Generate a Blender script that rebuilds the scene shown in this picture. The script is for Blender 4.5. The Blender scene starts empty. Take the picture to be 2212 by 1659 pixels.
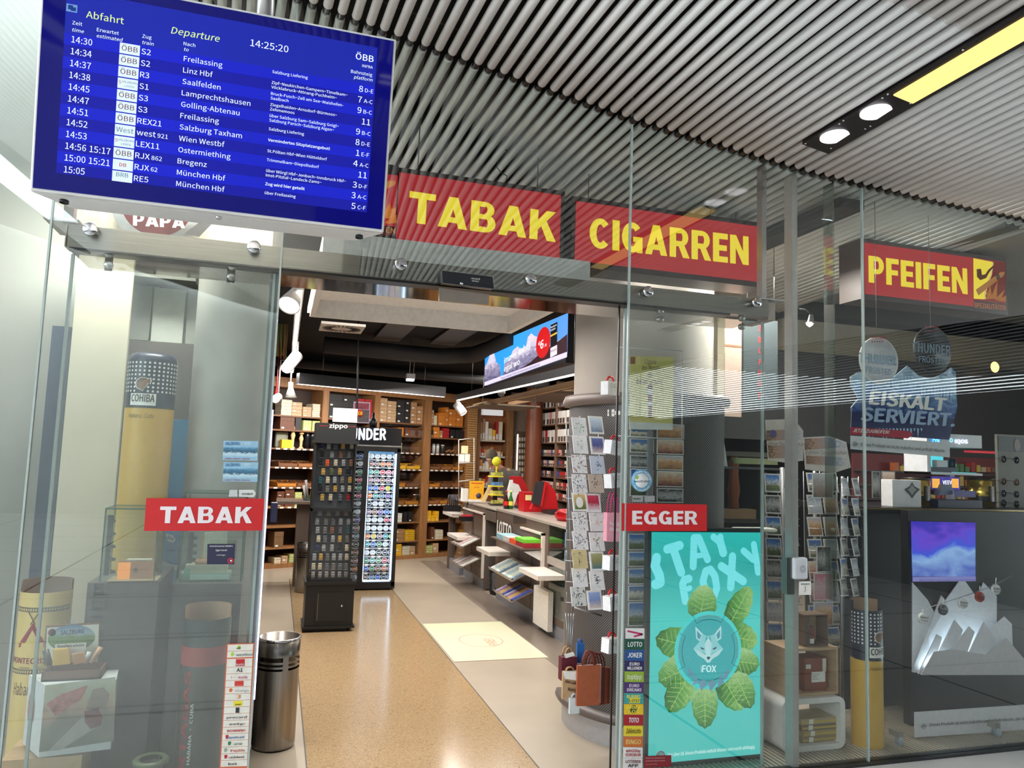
import bpy, math, random
from mathutils import Vector, Matrix
random.seed(7)
V = Vector
sc = bpy.context.scene
# ---------------------------------------------------------------- camera
H = 1.65
YAW, PIT, ROL, FPX = 0.29583265, 0.09800608, 0.03389806, 1635.8
_cy, _sy, _cp, _sp, _cr, _sr = math.cos(YAW), math.sin(YAW), math.cos(PIT), math.sin(PIT), math.cos(ROL), math.sin(ROL)
FW = V((_sy*_cp, _cy*_cp, _sp)); _r0 = V((_cy, -_sy, 0)); _u0 = _r0.cross(FW)
RT = _cr*_r0 + _sr*_u0; UP = -_sr*_r0 + _cr*_u0
CO = V((0, 0, H))
cam = bpy.data.objects.new('camera', bpy.data.cameras.new('camera'))
cam.matrix_world = Matrix(((RT.x, UP.x, -FW.x, CO.x), (RT.y, UP.y, -FW.y, CO.y), (RT.z, UP.z, -FW.z, CO.z), (0, 0, 0, 1)))
cam.data.sensor_width = 36; cam.data.lens = 36*FPX/2212; cam.data.clip_start = .05; cam.data.clip_end = 300
sc.collection.objects.link(cam); sc.camera = cam
# ---------------------------------------------------------------- world, exposure
sc.view_settings.view_transform = 'Standard'; sc.view_settings.look = 'None'
sc.view_settings.gamma = 1; sc.view_settings.use_curve_mapping = False
sc.view_settings.exposure = 0.3
sc.cycles.max_bounces = 8; sc.cycles.diffuse_bounces = 4; sc.cycles.glossy_bounces = 4
sc.cycles.transparent_max_bounces = 24; sc.cycles.sample_clamp_indirect = 4; sc.cycles.caustics_reflective = False
sc.cycles.use_adaptive_sampling = True; sc.cycles.adaptive_threshold = .02
w = bpy.data.worlds.new('world'); sc.world = w; w.use_nodes = True
bg = w.node_tree.nodes['Background']; bg.inputs[0].default_value = (.86, .95, 1.0, 1); bg.inputs[1].default_value = 5.6
# ---------------------------------------------------------------- area lights in the shop; left, back and counter follow the linear lamps
def area(name, loc, sx, sy, power, col=(1, .96, .9), rot=(0, 0, 0)):
    l = bpy.data.lights.new(name, 'AREA'); l.shape = 'RECTANGLE'; l.size = sx; l.size_y = sy; l.energy = power; l.color = col
    o = bpy.data.objects.new(name, l); o.location = loc; o.rotation_euler = rot; sc.collection.objects.link(o); return o
area('shop_light_left', (.1, 8.0, 2.66), .06, 5.5, 72)
area('shop_light_back', (1.2, 10.2, 2.46), 2.0, .06, 61, rot=(math.radians(25), 0, 0))
area('shop_light_counter', (2.3, 7.6, 2.33), .06, 4.6, 42)
area('shop_light_entrance', (.95, 6.6, 3.0), 1.4, 1.4, 49)
area('shop_light_service', (3.5, 9.8, 2.95), 1.0, 2.5, 49)
area('shop_light_coffer', (.95, 4.9, 2.6), 1.2, .9, 20)
area('shop_light_showcase_left', (-.6, 4.3, 3.3), .9, .4, 80)
area('shop_light_showcase_right', (2.85, 4.45, 3.05), 1.3, .5, 120)
area('shop_light_right_hall', (6.0, 8.0, 3.0), 2.5, 2.5, 44)
# ---------------------------------------------------------------- rays from picture points to real planes
def ray(px, py): return FW + RT*((px-1106)/FPX) - UP*((py-829.5)/FPX)
class Plane:
    def __init__(s, p0, ex, n):
        s.p, s.ex, s.n = V(p0), V(ex).normalized(), V(n).normalized(); s.ey = s.n.cross(s.ex).normalized()
    def at(s, px, py):
        d = ray(px, py); return CO + d*((s.p-CO).dot(s.n)/d.dot(s.n))
    def uv(s, px, py):
        q = s.at(px, py)-s.p; return q.dot(s.ex), q.dot(s.ey)
    def pt(s, u, v, o=0): return s.p + s.ex*u + s.ey*v + s.n*o
def PY(Y): return Plane((0, Y, 0), (1, 0, 0), (0, -1, 0))
def PX(X): return Plane((X, 0, 0), (0, -1, 0), (-1, 0, 0))
def PZ(Z): return Plane((0, 0, Z), (1, 0, 0), (0, 0, 1))
def at(px, py, Y): return PY(Y).at(px, py)
def atx(px, py, X): return PX(X).at(px, py)
def atz(px, py, Z): return PZ(Z).at(px, py)
# ---------------------------------------------------------------- mesh builder
class TP2(tuple):
    z = 0.
_tc = {}
FONT = None; TSZ = 1.0
try:   # Blender's own bundled typeface; the built-in one serves if it is not there
    import os
    _fp = os.path.join(bpy.utils.system_resource('DATAFILES'), 'fonts', 'Noto Sans CJK Regular.woff2')
    if os.path.exists(_fp): FONT = bpy.data.fonts.load(_fp)
except Exception: FONT = None
def text_mesh(s, bold=0.0, sp=1.0):
    k = (s, bold, sp)
    if k not in _tc:
        c = bpy.data.curves.new('t', 'FONT'); c.body = s; c.size = TSZ;  c.resolution_u = 2; c.space_character = sp
        if FONT: c.font = FONT
        o = bpy.data.objects.new('t', c); m = bpy.data.meshes.new_from_object(o)
        vs = [V((v.co.x*(1.08 if FONT else 1), v.co.y, 0)) for v in m.vertices]; fs = [tuple(p.vertices) for p in m.polygons]
        bpy.data.objects.remove(o); bpy.data.curves.remove(c); bpy.data.meshes.remove(m)
        if bold:   # heavier weight: the outline laid down again a little to each side
            n0 = len(vs); base_v, base_f = list(vs), list(fs); q = bold*.75
            for li, (dx, dy) in enumerate(((q, 0), (-q, 0), (q*.5, q*.6), (-q*.5, -q*.6)) if bold > .015 else ((q*1.5, 0),)):
                b0 = len(vs); vs += [v+V((dx, dy, -.00012*(li+1))) for v in base_v]; fs += [tuple(i+b0 for i in f) for f in base_f]
        x0 = min(v.x for v in vs); x1 = max(v.x for v in vs)
        o_ = []
        for v in vs: p = TP2((v.x-x0, v.y)); p.z = v.z; o_.append(p)
        _tc[k] = (o_, fs, x1-x0)
    return _tc[k]
TSZ = .73/max(y for x, y in text_mesh('H')[0]); _tc.clear()
CAP = .73
class MB:
    def __init__(s): s.v, s.f, s.sm = [], [], set()
    def add(s, vs, fs, smooth=False):
        b = len(s.v); s.v += [V(x) for x in vs]
        if smooth: s.sm.update(range(len(s.f), len(s.f)+len(fs)))
        s.f += [tuple(i+b for i in f) for f in fs]; return s
    def hexa(s, c): return s.add(c, [(0, 3, 2, 1), (4, 5, 6, 7), (0, 1, 5, 4), (1, 2, 6, 5), (2, 3, 7, 6), (3, 0, 4, 7)])
    def box(s, x0, x1, y0, y1, z0, z1):
        return s.hexa([(x0, y0, z0), (x1, y0, z0), (x1, y1, z0), (x0, y1, z0), (x0, y0, z1), (x1, y0, z1), (x1, y1, z1), (x0, y1, z1)])
    def obox(s, o, a, b, c):
        o, a, b, c = V(o), V(a), V(b), V(c)
        return s.hexa([o, o+a, o+a+b, o+b, o+c, o+a+c, o+a+b+c, o+b+c])
    def quad(s, *p): return s.add(p, [tuple(range(len(p)))])
    def tube(s, pts, r, n=8, caps=True, r1=None):
        pts = [V(p) for p in pts]; m = len(pts); rings = []; up = None
        for i, p in enumerate(pts):
            d = (pts[min(i+1, m-1)]-pts[max(i-1, 0)]).normalized()
            if up is None or abs(up.dot(d)) > .98: up = V((0, 0, 1)) if abs(d.z) < .9 else V((1, 0, 0))
            a = d.cross(up).normalized(); b = a.cross(d).normalized(); up = b
            rr = r if r1 is None else r+(r1-r)*i/(m-1)
            rings.append([p + a*(rr*math.cos(2*math.pi*k/n)) + b*(rr*math.sin(2*math.pi*k/n)) for k in range(n)])
        vs = [q for g in rings for q in g]
        fs = [(i*n+k, i*n+(k+1) % n, (i+1)*n+(k+1) % n, (i+1)*n+k) for i in range(m-1) for k in range(n)]
        s.add(vs, fs, True)
        if caps: b = len(s.v)-len(vs); s.f += [tuple(b+k for k in range(n))[::-1], tuple(b+(m-1)*n+k for k in range(n))]
        return s
    def lathe(s, c, prof, n=24, axis=(0, 0, 1), a0=0, a1=2*math.pi):
        c = V(c); ax = V(axis).normalized(); u = ax.orthogonal().normalized() if abs(ax.z) < .99 else V((1, 0, 0)); w_ = ax.cross(u)
        full = abs(a1-a0-2*math.pi) < 1e-6; k_ = n if full else n+1
        vs = []
        for r, h in prof:
            for k in range(k_):
                t = a0+(a1-a0)*k/n; vs.append(c + ax*h + u*(r*math.cos(t)) + w_*(r*math.sin(t)))
        fs = []
        for i in range(len(prof)-1):
            for k in range(n):
                k2 = (k+1) % k_; fs.append((i*k_+k, i*k_+k2, (i+1)*k_+k2, (i+1)*k_+k))
        return s.add(vs, fs, True)
    def disc(s, c, r, n=24, axis=(0, 0, 1), ry=None, ex=None):
        c = V(c); ax = V(axis).normalized(); u = V(ex).normalized() if ex is not None else (ax.orthogonal().normalized() if abs(ax.z) < .99 else V((1, 0, 0))); w_ = ax.cross(u)
        ry = r if ry is None else ry
        return s.add([c+u*(r*math.cos(2*math.pi*k/n))+w_*(ry*math.sin(2*math.pi*k/n)) for k in range(n)], [tuple(range(n))])
    def prism(s, pts, d):   # closed outline extruded by vector d
        pts = [V(p) for p in pts]; n = len(pts); d = V(d)
        return s.add(pts+[p+d for p in pts], [tuple(range(n))[::-1], tuple(range(n, 2*n))]+[(k, (k+1) % n, n+(k+1) % n, n+k) for k in range(n)])
    def text(s, t, o, ex, ey, size, bold=0, wid=None, shear=0, align='l'):
        vs, fs, W = text_mesh(t, bold); o, ex, ey = V(o), V(ex), V(ey)
        sx = size if wid is None else wid/W
        x0 = 0 if align == 'l' else (-W*sx/2 if align == 'c' else -W*sx)
        nn = ex.cross(ey); return s.add([o+ex*(p[0]*sx+x0+shear*p[1]*size)+ey*(p[1]*size)+nn*p.z for p in vs], fs)
    # picture-measured pieces lying on a real plane
    def pt_text(s, pl, t, a, b, h, bold=0, shear=0, off=.0015):
        ua, ub = pl.uv(*a), pl.uv(*b); uh = pl.uv(a[0], a[1]-h)
        dx, dy = ub[0]-ua[0], ub[1]-ua[1]; L = math.hypot(dx, dy); ex = pl.ex*(dx/L)+pl.ey*(dy/L); ey = pl.n.cross(ex)
        cap = math.hypot(uh[0]-ua[0], uh[1]-ua[1]); vs, fs, W = text_mesh(t, bold); o = pl.pt(*ua, off)
        sx, sy = L/W, cap/CAP
        return s.add([o+ex*(p[0]*sx+shear*p[1]*sy)+ey*(p[1]*sy)+pl.n*p.z for p in vs], fs)
    def pbox(s, pl, x0, y0, x1, y1, d, off=0):
        u0 = pl.uv(x0, (y0+y1)/2)[0]; u1 = pl.uv(x1, (y0+y1)/2)[0]; v1 = pl.uv((x0+x1)/2, y0)[1]; v0 = pl.uv((x0+x1)/2, y1)[1]
        return s.obox(pl.pt(u0, v0, off), pl.ex*(u1-u0), -pl.n*d, pl.ey*(v1-v0))
    def ppoly(s, pl, pts, d=0, off=.001):
        p = [pl.pt(*pl.uv(*q), off) for q in pts]
        return s.prism(p, -pl.n*d) if d else s.quad(*p)
    def pline(s, pl, pts, wd, off=.001, closed=False):
        q = [pl.uv(*p) for p in pts]
        if closed: q.append(q[0])
        for (a, b), (c, d) in zip(q, q[1:]):
            L = math.hypot(c-a, d-b) or 1; nx, ny = -(d-b)/L*wd/2, (c-a)/L*wd/2
            s.quad(pl.pt(a+nx, b+ny, off), pl.pt(c+nx, d+ny, off), pl.pt(c-nx, d-ny, off), pl.pt(a-nx, b-ny, off))
        return s
# heavy block capitals assembled from strokes, unit cap height; each letter a list of convex pieces and its width
def _arc(cx, cy, rx, ry, tx, ty, a0, a1, n=8):
    o = []
    for k in range(n):
        t0 = math.radians(a0+(a1-a0)*k/n); t1 = math.radians(a0+(a1-a0)*(k+1)/n)
        o.append([(cx+rx*math.cos(t0), cy+ry*math.sin(t0)), (cx+rx*math.cos(t1), cy+ry*math.sin(t1)), (cx+(rx-tx)*math.cos(t1), cy+(ry-ty)*math.sin(t1)), (cx+(rx-tx)*math.cos(t0), cy+(ry-ty)*math.sin(t0))])
    return o
def _r(x0, x1, y0, y1): return [(x0, y0), (x1, y0), (x1, y1), (x0, y1)]
S_W = .24
GL = {'T': (.74, [_r(0, .74, .79, 1), _r(.25, .49, 0, .8)]), 'I': (.26, [_r(0, .26, 0, 1)]),
 'A': (.84, [[(0, 0), (.25, 0), (.46, .76), (.56, 1), (.29, 1)], [(.84, 0), (.59, 0), (.38, .76), (.28, 1), (.55, 1)], _r(.2, .64, .17, .35)]),
 'E': (.60, [_r(0, .25, 0, 1), _r(.2, .60, 0, .2), _r(.2, .56, .40, .59), _r(.2, .60, .80, 1)]), 'F': (.58, [_r(0, .25, 0, 1), _r(.2, .54, .38, .57), _r(.2, .58, .80, 1)]),
 'K': (.80, [_r(0, .25, 0, 1), [(.22, .30), (.22, .62), (.50, 1), (.79, 1)], [(.33, .52), (.50, .68), (.82, 0), (.54, 0)]]),
 'N': (.76, [_r(0, .23, 0, 1), _r(.53, .76, 0, 1), [(.0, 1), (.25, 1), (.76, 0), (.52, 0)]]),
 'P': (.70, [_r(0, .25, 0, 1), _r(.2, .42, .82, 1), _r(.2, .42, .34, .52)]+_arc(.40, .67, .30, .33, .23, .17, -90, 90)),
 'R': (.76, [_r(0, .25, 0, 1), _r(.2, .42, .82, 1), _r(.2, .44, .38, .56), [(.33, .42), (.56, .45), (.78, 0), (.52, 0)]]+_arc(.42, .69, .31, .31, .23, .16, -90, 90)),
 'B': (.74, [_r(0, .25, 0, 1), _r(.2, .42, .83, 1), _r(.2, .44, .43, .59), _r(.2, .44, 0, .18)]+_arc(.41, .745, .28, .255, .21, .13, -90, 90)+_arc(.43, .30, .31, .30, .23, .15, -90, 90)),
 'C': (.74, _arc(.39, .5, .39, .5, .25, .2, 42, 318, 18)), 'G': (.78, _arc(.39, .5, .39, .5, .25, .2, 42, 330, 18)+[_r(.42, .77, .36, .53), _r(.55, .77, .0, .5)])}
def block_text(mb, pl, word, a, b, h, off=.002, gap=.09):
    ua, ub = pl.uv(*a), pl.uv(*b); uh = pl.uv(a[0], a[1]-h); dx, dy = ub[0]-ua[0], ub[1]-ua[1]; Ln = math.hypot(dx, dy)
    ex = pl.ex*(dx/Ln)+pl.ey*(dy/Ln); ey = pl.n.cross(ex); cap = math.hypot(uh[0]-ua[0], uh[1]-ua[1]); W = sum(GL[c][0]+gap for c in word)-gap; sx = Ln/W; o = pl.pt(*ua, off); x = 0
    for c in word:
        w_, ps = GL[c]
        for pi_, p in enumerate(ps): mb.quad(*[o+ex*((x+u)*sx)+ey*(v*cap)-pl.n*(.00006*pi_) for u, v in p])
        x += w_+gap
    return mb
WM = {}
def _w(o): return WM.get(o.name, Matrix())
def build(name, mb, mat, parent=None, base=None, bevel=0):
    me = bpy.data.meshes.new(name); vs = mb.v
    inv = _w(parent).inverted() if parent is not None else Matrix.Translation(-V(base)) if base is not None else None
    if inv is not None: vs = [inv @ v for v in vs]
    me.from_pydata([tuple(v) for v in vs], [], mb.f); me.materials.append(mat)
    for i in mb.sm: me.polygons[i].use_smooth = True
    o = bpy.data.objects.new(name, me); sc.collection.objects.link(o)
    if parent is not None: o.parent = parent; WM[o.name] = _w(parent)
    elif base is not None: o.location = base; WM[o.name] = Matrix.Translation(V(base))
    if bevel:
        m = o.modifiers.new('bevel', 'BEVEL'); m.width = bevel; m.segments = 2; m.limit_method = 'ANGLE'
    return o
def tag(o, label=None, cat=None, group=None, kind=None):
    if label: o['label'] = label
    if cat: o['category'] = cat
    if group: o['group'] = group
    if kind: o['kind'] = kind
    return o
def thing(name, label, cat, loc, group=None, rz=0):
    o = bpy.data.objects.new(name, None); o.empty_display_size = .05; sc.collection.objects.link(o)
    o.location = loc; o.rotation_euler = (0, 0, rz); WM[o.name] = Matrix.Translation(V(loc)) @ Matrix.Rotation(rz, 4, 'Z')
    return tag(o, label, cat, group)
def setting(name, loc=(0, 0, 0)):
    o = bpy.data.objects.new(name, None); sc.collection.objects.link(o); o.location = loc; WM[o.name] = Matrix.Translation(V(loc)); o['kind'] = 'structure'; return o
def struct(name, mb, mat, parent=None):
    o = build(name, mb, mat, parent)
    if parent is None: o['kind'] = 'structure'
    return o
def single(name, mb, mat, label, cat, group=None, bevel=0):
    xs = [v.x for v in mb.v]; ys = [v.y for v in mb.v]; zs = [v.z for v in mb.v]
    return tag(build(name, mb, mat, base=((min(xs)+max(xs))/2, (min(ys)+max(ys))/2, min(zs)), bevel=bevel), label, cat, group)
def kids(o): return [c for c in sc.objects if c.parent == o]
def copy_tree(o, loc=None, rz=None, parent=None, label=None, tree=None):
    c = o.copy(); sc.collection.objects.link(c)
    if parent is not None: c.parent = parent
    if loc is not None: c.location = loc
    if rz is not None: c.rotation_euler = (0, 0, rz)
    if label: c['label'] = label
    for ch, sub in (tree if tree is not None else tree_of(o)): copy_tree(ch, parent=c, tree=sub)
    return c
def tree_of(o):
    k = [c for c in o.children]; return [(c, tree_of(c)) for c in k]
# ---------------------------------------------------------------- materials
def lin(c): return tuple((x/255/12.92 if x/255 <= .04045 else ((x/255+.055)/1.055)**2.4) for x in c[:3])+(1,)
_mc = {}
def mat(col, rough=.5, metal=0., emis=0., var=.06, scale=30, bump=0., stretch=None, spec=.5, coat=0., name=None):
    k = (tuple(col), rough, metal, emis, var, scale, bump, stretch, spec, coat)
    if k in _mc: return _mc[k]
    m = bpy.data.materials.new(name or 'mat'); m.use_nodes = True; nt = m.node_tree; b = nt.nodes['Principled BSDF']; N = nt.nodes.new; L = nt.links.new
    b.inputs['Roughness'].default_value = rough; b.inputs['Metallic'].default_value = metal
    b.inputs['Specular IOR Level'].default_value = spec; b.inputs['Coat Weight'].default_value = coat
    c = lin(col)
    tc = N('ShaderNodeTexCoord'); no = N('ShaderNodeTexNoise'); no.inputs['Scale'].default_value = scale; no.inputs['Detail'].default_value = 3
    src = tc.outputs['Object']
    if stretch:
        mp = N('ShaderNodeMapping'); mp.inputs['Scale'].default_value = stretch; L(src, mp.inputs[0]); src = mp.outputs[0]
    L(src, no.inputs['Vector'])
    rp = N('ShaderNodeValToRGB'); rp.color_ramp.elements[0].position = .3; rp.color_ramp.elements[1].position = .7
    rp.color_ramp.elements[0].color = tuple(x*(1-var) for x in c[:3])+(1,); rp.color_ramp.elements[1].color = tuple(min(1, x*(1+var)) for x in c[:3])+(1,)
    L(no.outputs['Fac'], rp.inputs[0])
    if emis:
        b.inputs['Base Color'].default_value = (.01, .01, .01, 1); b.inputs['Specular IOR Level'].default_value = .12; L(rp.outputs[0], b.inputs['Emission Color']); b.inputs['Emission Strength'].default_value = emis
    else: L(rp.outputs[0], b.inputs['Base Color'])
    if bump:
        bp = N('ShaderNodeBump'); bp.inputs['Strength'].default_value = bump; bp.inputs['Distance'].default_value = .004; L(no.outputs['Fac'], bp.inputs['Height']); L(bp.outputs[0], b.inputs['Normal'])
    _mc[k] = m; return m
def ramp_mat(stops, axis='Z', noise=.15, nscale=6, rough=.4, emis=0, name='print', dist=0.):
    """a printed or displayed picture: colour bands along the object's own extent, broken up by noise"""
    m = bpy.data.materials.new(name); m.use_nodes = True; nt = m.node_tree; b = nt.nodes['Principled BSDF']; N = nt.nodes.new; L = nt.links.new
    b.inputs['Roughness'].default_value = rough
    tc = N('ShaderNodeTexCoord'); sp = N('ShaderNodeSeparateXYZ'); L(tc.outputs['Generated'], sp.inputs[0])
    oi = N('ShaderNodeObjectInfo'); ad = N('ShaderNodeVectorMath'); ad.operation = 'ADD'; cx = N('ShaderNodeCombineXYZ')
    mu = N('ShaderNodeMath'); mu.operation = 'MULTIPLY'; mu.inputs[1].default_value = 37; L(oi.outputs['Random'], mu.inputs[0]); L(mu.outputs[0], cx.inputs[0])
    L(tc.outputs['Generated'], ad.inputs[0]); L(cx.outputs[0], ad.inputs[1])
    no = N('ShaderNodeTexNoise'); no.inputs['Scale'].default_value = nscale; no.inputs['Detail'].default_value = 5; no.inputs['Distortion'].default_value = dist; L(ad.outputs[0], no.inputs['Vector'])
    a = N('ShaderNodeMath'); a.operation = 'MULTIPLY_ADD'; L(no.outputs['Fac'], a.inputs[0]); a.inputs[1].default_value = noise*2; a.inputs[2].default_value = -noise
    a2 = N('ShaderNodeMath'); a2.operation = 'ADD'; L(a.outputs[0], a2.inputs[0]); L(sp.outputs[axis], a2.inputs[1])
    rp = N('ShaderNodeValToRGB'); els = rp.color_ramp.elements
    while len(els) < len(stops): els.new(.5)
    for e_, (p, c) in zip(els, stops): e_.position = p; e_.color = lin(c)
    L(a2.outputs[0], rp.inputs[0])
    if emis:
        b.inputs['Base Color'].default_value = (.01, .01, .01, 1); b.inputs['Specular IOR Level'].default_value = .15; L(rp.outputs[0], b.inputs['Emission Color']); b.inputs['Emission Strength'].default_value = emis
    else: L(rp.outputs[0], b.inputs['Base Color'])
    return m
def glass_mat(tint=(.955, .975, .965), base=.03, mul=1.5, name='glass'):
    m = bpy.data.materials.new(name); m.use_nodes = True; nt = m.node_tree; N = nt.nodes.new; L = nt.links.new
    nt.nodes.remove(nt.nodes['Principled BSDF']); out = nt.nodes['Material Output']
    t = N('ShaderNodeBsdfTransparent'); t.inputs[0].default_value = (*tint, 1); g = N('ShaderNodeBsdfGlossy'); g.inputs['Roughness'].default_value = .0
    ge = N('ShaderNodeNewGeometry'); dt = N('ShaderNodeVectorMath'); dt.operation = 'DOT_PRODUCT'; L(ge.outputs['Normal'], dt.inputs[0]); L(ge.outputs['Incoming'], dt.inputs[1])
    ab = N('ShaderNodeMath'); ab.operation = 'ABSOLUTE'; L(dt.outputs['Value'], ab.inputs[0]); om = N('ShaderNodeMath'); om.operation = 'SUBTRACT'; om.inputs[0].default_value = 1; L(ab.outputs[0], om.inputs[1])
    pw = N('ShaderNodeMath'); pw.operation = 'POWER'; pw.inputs[1].default_value = 4; L(om.outputs[0], pw.inputs[0])
    ma = N('ShaderNodeMath'); ma.operation = 'MULTIPLY_ADD'; ma.inputs[1].default_value = mul*.6; ma.inputs[2].default_value = base+.03*mul; ma.use_clamp = True
    L(pw.outputs[0], ma.inputs[0]); mx = N('ShaderNodeMixShader'); L(ma.outputs[0], mx.inputs[0]); L(t.outputs[0], mx.inputs[1]); L(g.outputs[0], mx.inputs[2]); L(mx.outputs[0], out.inputs[0])
    return m
GLASS = glass_mat(base=.035, mul=1.3); CLEAR = glass_mat(base=.01, mul=1.0, tint=(.97, .98, .98))
STEEL = mat((168, 166, 162), .28, 1, var=.12, scale=8, stretch=(1, 1, 40), bump=.05)
CHROME = mat((200, 200, 202), .12, 1, var=.03)
BLACK = mat((16, 16, 18), .35); MBLACK = mat((22, 22, 24), .7); CEILBLACK = mat((12, 11, 12), .9)
WHITE = mat((232, 230, 226), .45); PAPER = mat((238, 236, 230), .6); LAMP = mat((255, 250, 242), .5, emis=6, var=0)
PIPE = mat((224, 222, 220), .45, var=.05, scale=6); PIPEIN = mat((216, 213, 204), .45, var=.05, scale=6)
CONC = mat((158, 156, 150), .8, var=.14, scale=3.5, bump=.25); WOOD = mat((150, 104, 62), .5, var=.22, scale=5, stretch=(8, 8, .6))
DWOOD = mat((96, 80, 70), .45, var=.14, scale=6, stretch=(10, 10, .7)); SHELFWOOD = mat((120, 78, 46), .5, var=.2, scale=5, stretch=(1, 1, 8))
SEAL = mat((170, 182, 178), .3, var=.05); RED = mat((186, 26, 28), .4)
ORD = ['first', 'second', 'third', 'fourth', 'fifth', 'sixth', 'seventh', 'eighth', 'ninth', 'tenth', 'eleventh', 'twelfth', 'thirteenth', 'fourteenth', 'fifteenth', 'sixteenth', 'seventeenth', 'eighteenth', 'nineteenth', 'twentieth']
YF = 3.6633
# ================================================================ structure
_hx = [(-6, 5.3), (-3, 4.5), (-1.2, 4.06), (.513, 3.728), (1.759, 3.524), (2.887, 3.396), (3.904, 3.343), (5.2, 3.31), (9, 3.28), (14, 3.3)]
def hgt(x):
    for (a, b), (c, d) in zip(_hx, _hx[1:]):
        if x <= c: 
            t = (x-a)/(c-a); return b+(d-b)*t
    return _hx[-1][1]
PD = V((-.077, 1, -.064))
m = MB().box(-14, 20, -22, YF+.02, -.06, 0); hall = struct('floor', m, mat((206, 203, 200), .32, var=.05, scale=2.5), None)
m = MB()
for i in range(12): m.box(-14, 16, -20+i*2.0, -19.975+i*2.0, -.001, .0012)
for i in range(12): m.box(-13+i*2.6, -12.975+i*2.6, -22, YF-.05, -.001, .0012)
struct('paving_joint', m, mat((40, 40, 42), .6), hall)
m = MB().box(-2.6, 8, YF+.02, 14.5, -.06, 0); shopfloor = struct('floor_shop', m, mat((176, 162, 144), .3, var=.08, scale=2, bump=.02))
# terrazzo strip with chips
tz = bpy.data.materials.new('terrazzo'); tz.use_nodes = True; nt = tz.node_tree; b = nt.nodes['Principled BSDF']; b.inputs['Roughness'].default_value = .16
tc = nt.nodes.new('ShaderNodeTexCoord'); mp = nt.nodes.new('ShaderNodeMapping'); nt.links.new(tc.outputs['Object'], mp.inputs[0])
vo = nt.nodes.new('ShaderNodeTexVoronoi'); vo.inputs['Scale'].default_value = 75; nt.links.new(mp.outputs[0], vo.inputs['Vector'])
no = nt.nodes.new('ShaderNodeTexNoise'); no.inputs['Scale'].default_value = 90; no.inputs['Distortion'].default_value = 2.5; nt.links.new(mp.outputs[0], no.inputs['Vector'])
rp = nt.nodes.new('ShaderNodeValToRGB'); cr = rp.color_ramp; cr.elements[0].position = .33; cr.elements[0].color = lin((100, 78, 54)); cr.elements[1].position = .42; cr.elements[1].color = lin((170, 142, 106))
e = cr.elements.new(.62); e.color = lin((174, 146, 110)); e = cr.elements.new(.7); e.color = lin((208, 186, 154)); nt.links.new(no.outputs['Fac'], rp.inputs[0]); nt.links.new(rp.outputs[0], b.inputs['Base Color'])
struct('terrazzo_strip', MB().box(.25, 1.44, YF+.06, 10.4, 0, .002), tz, shopfloor)
m = MB().box(.243, .25, YF+.06, 10.4, 0, .0026).box(1.44, 1.447, YF+.06, 10.4, 0, .0026)
struct('floor_joint', m, mat((70, 66, 58), .5), shopfloor)
struct('grey_floor_border', MB().box(2.24, 2.56, 4.0, 12.0, 0, .0018), mat((140, 126, 114), .3, var=.05), shopfloor)
# floor track under the glass and slatted grating of the right showcase
struct('trim_track', MB().box(-2.4, -.02, YF-.03, YF+.05, 0, .012).box(1.74, 5.6, YF-.03, YF+.05, 0, .012), mat((36, 36, 38), .4))
gr = setting('grating'); sl = None
struct('grating_bed', MB().box(2.0, 5.0, YF+.06, 4.45, .0008, .004), MBLACK, gr)
for i in range(100):
    x = 2.02+i*.03
    if sl is None: sl = struct('slat', MB().box(-.009, .009, YF+.06, 4.45, .004, .012), mat((170, 160, 142), .4), gr); sl.location = (x, 0, 0)
    else: c = sl.copy(); sc.collection.objects.link(c); c.location = (x, 0, 0)
# ---- ceiling of round pipes
ceil = setting('ceiling')
m = MB(); xs = [-9, -6.4, -4.6, -3.7, -2.4, -1.2, .5, 1.76, 2.9, 3.9, 5.2, 9, 13, 18]
for a, c in zip(xs, xs[1:]):
    for (y0, y1) in ((-12.8, YF), (YF, 6.2)):
        if y1 > 5 and (c > 4.6 or a < -1.3) or a == -4.6: continue
        za = lambda x, y: hgt(x)-.064*(y-YF)+.22
        m.hexa([(a, y0, za(a, y0)), (c, y0, za(c, y0)), (c, y1, za(c, y1)), (a, y1, za(a, y1)), (a, y0, za(a, y0)+.05), (c, y0, za(c, y0)+.05), (c, y1, za(c, y1)+.05), (a, y1, za(a, y1)+.05)])
struct('ceiling_void', m, CEILBLACK, ceil)
PR = .0235; PITCH = .0692
def pipe_mesh(t0, t1, mt, name):
    m = MB(); m.tube([PD*t0, PD*t1], PR, 12); return build(name, m, mt)
_po = _pi = _ri = None
k = 0
for i in range(-60, 104):
    X = .513+i*PITCH; P = V((X, YF, hgt(X)))
    if i % 2 == 0 and X > 6.6: pass
    jt = 1.5+.0  # joint position
    if _po is None:
        mm = MB(); mm.tube([PD*-.05, PD*-1.32], PR, 12); mm.tube([PD*-1.32, PD*-1.326], PR*.86, 12, False); mm.tube([PD*-1.326, PD*-16.4], PR, 12)
        _po = struct('ceiling_pipe', mm, PIPE, ceil); _po.location = P
        _ri = struct('pipe_coupling', MB().tube([PD*-.05, PD*.0], PR*.8, 12, False), BLACK, ceil); _ri.location = P
        _pi = struct('inner_pipe', MB().tube([PD*.01, PD*2.5], PR, 12), PIPEIN, ceil); _pi.location = P
    else:
        c = _po.copy(); c.location = P; sc.collection.objects.link(c)
        if X < 6.6: c = _ri.copy(); c.location = P; sc.collection.objects.link(c)
        if -1.1 < X < 4.75: c = _pi.copy(); c.location = P; sc.collection.objects.link(c)
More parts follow.
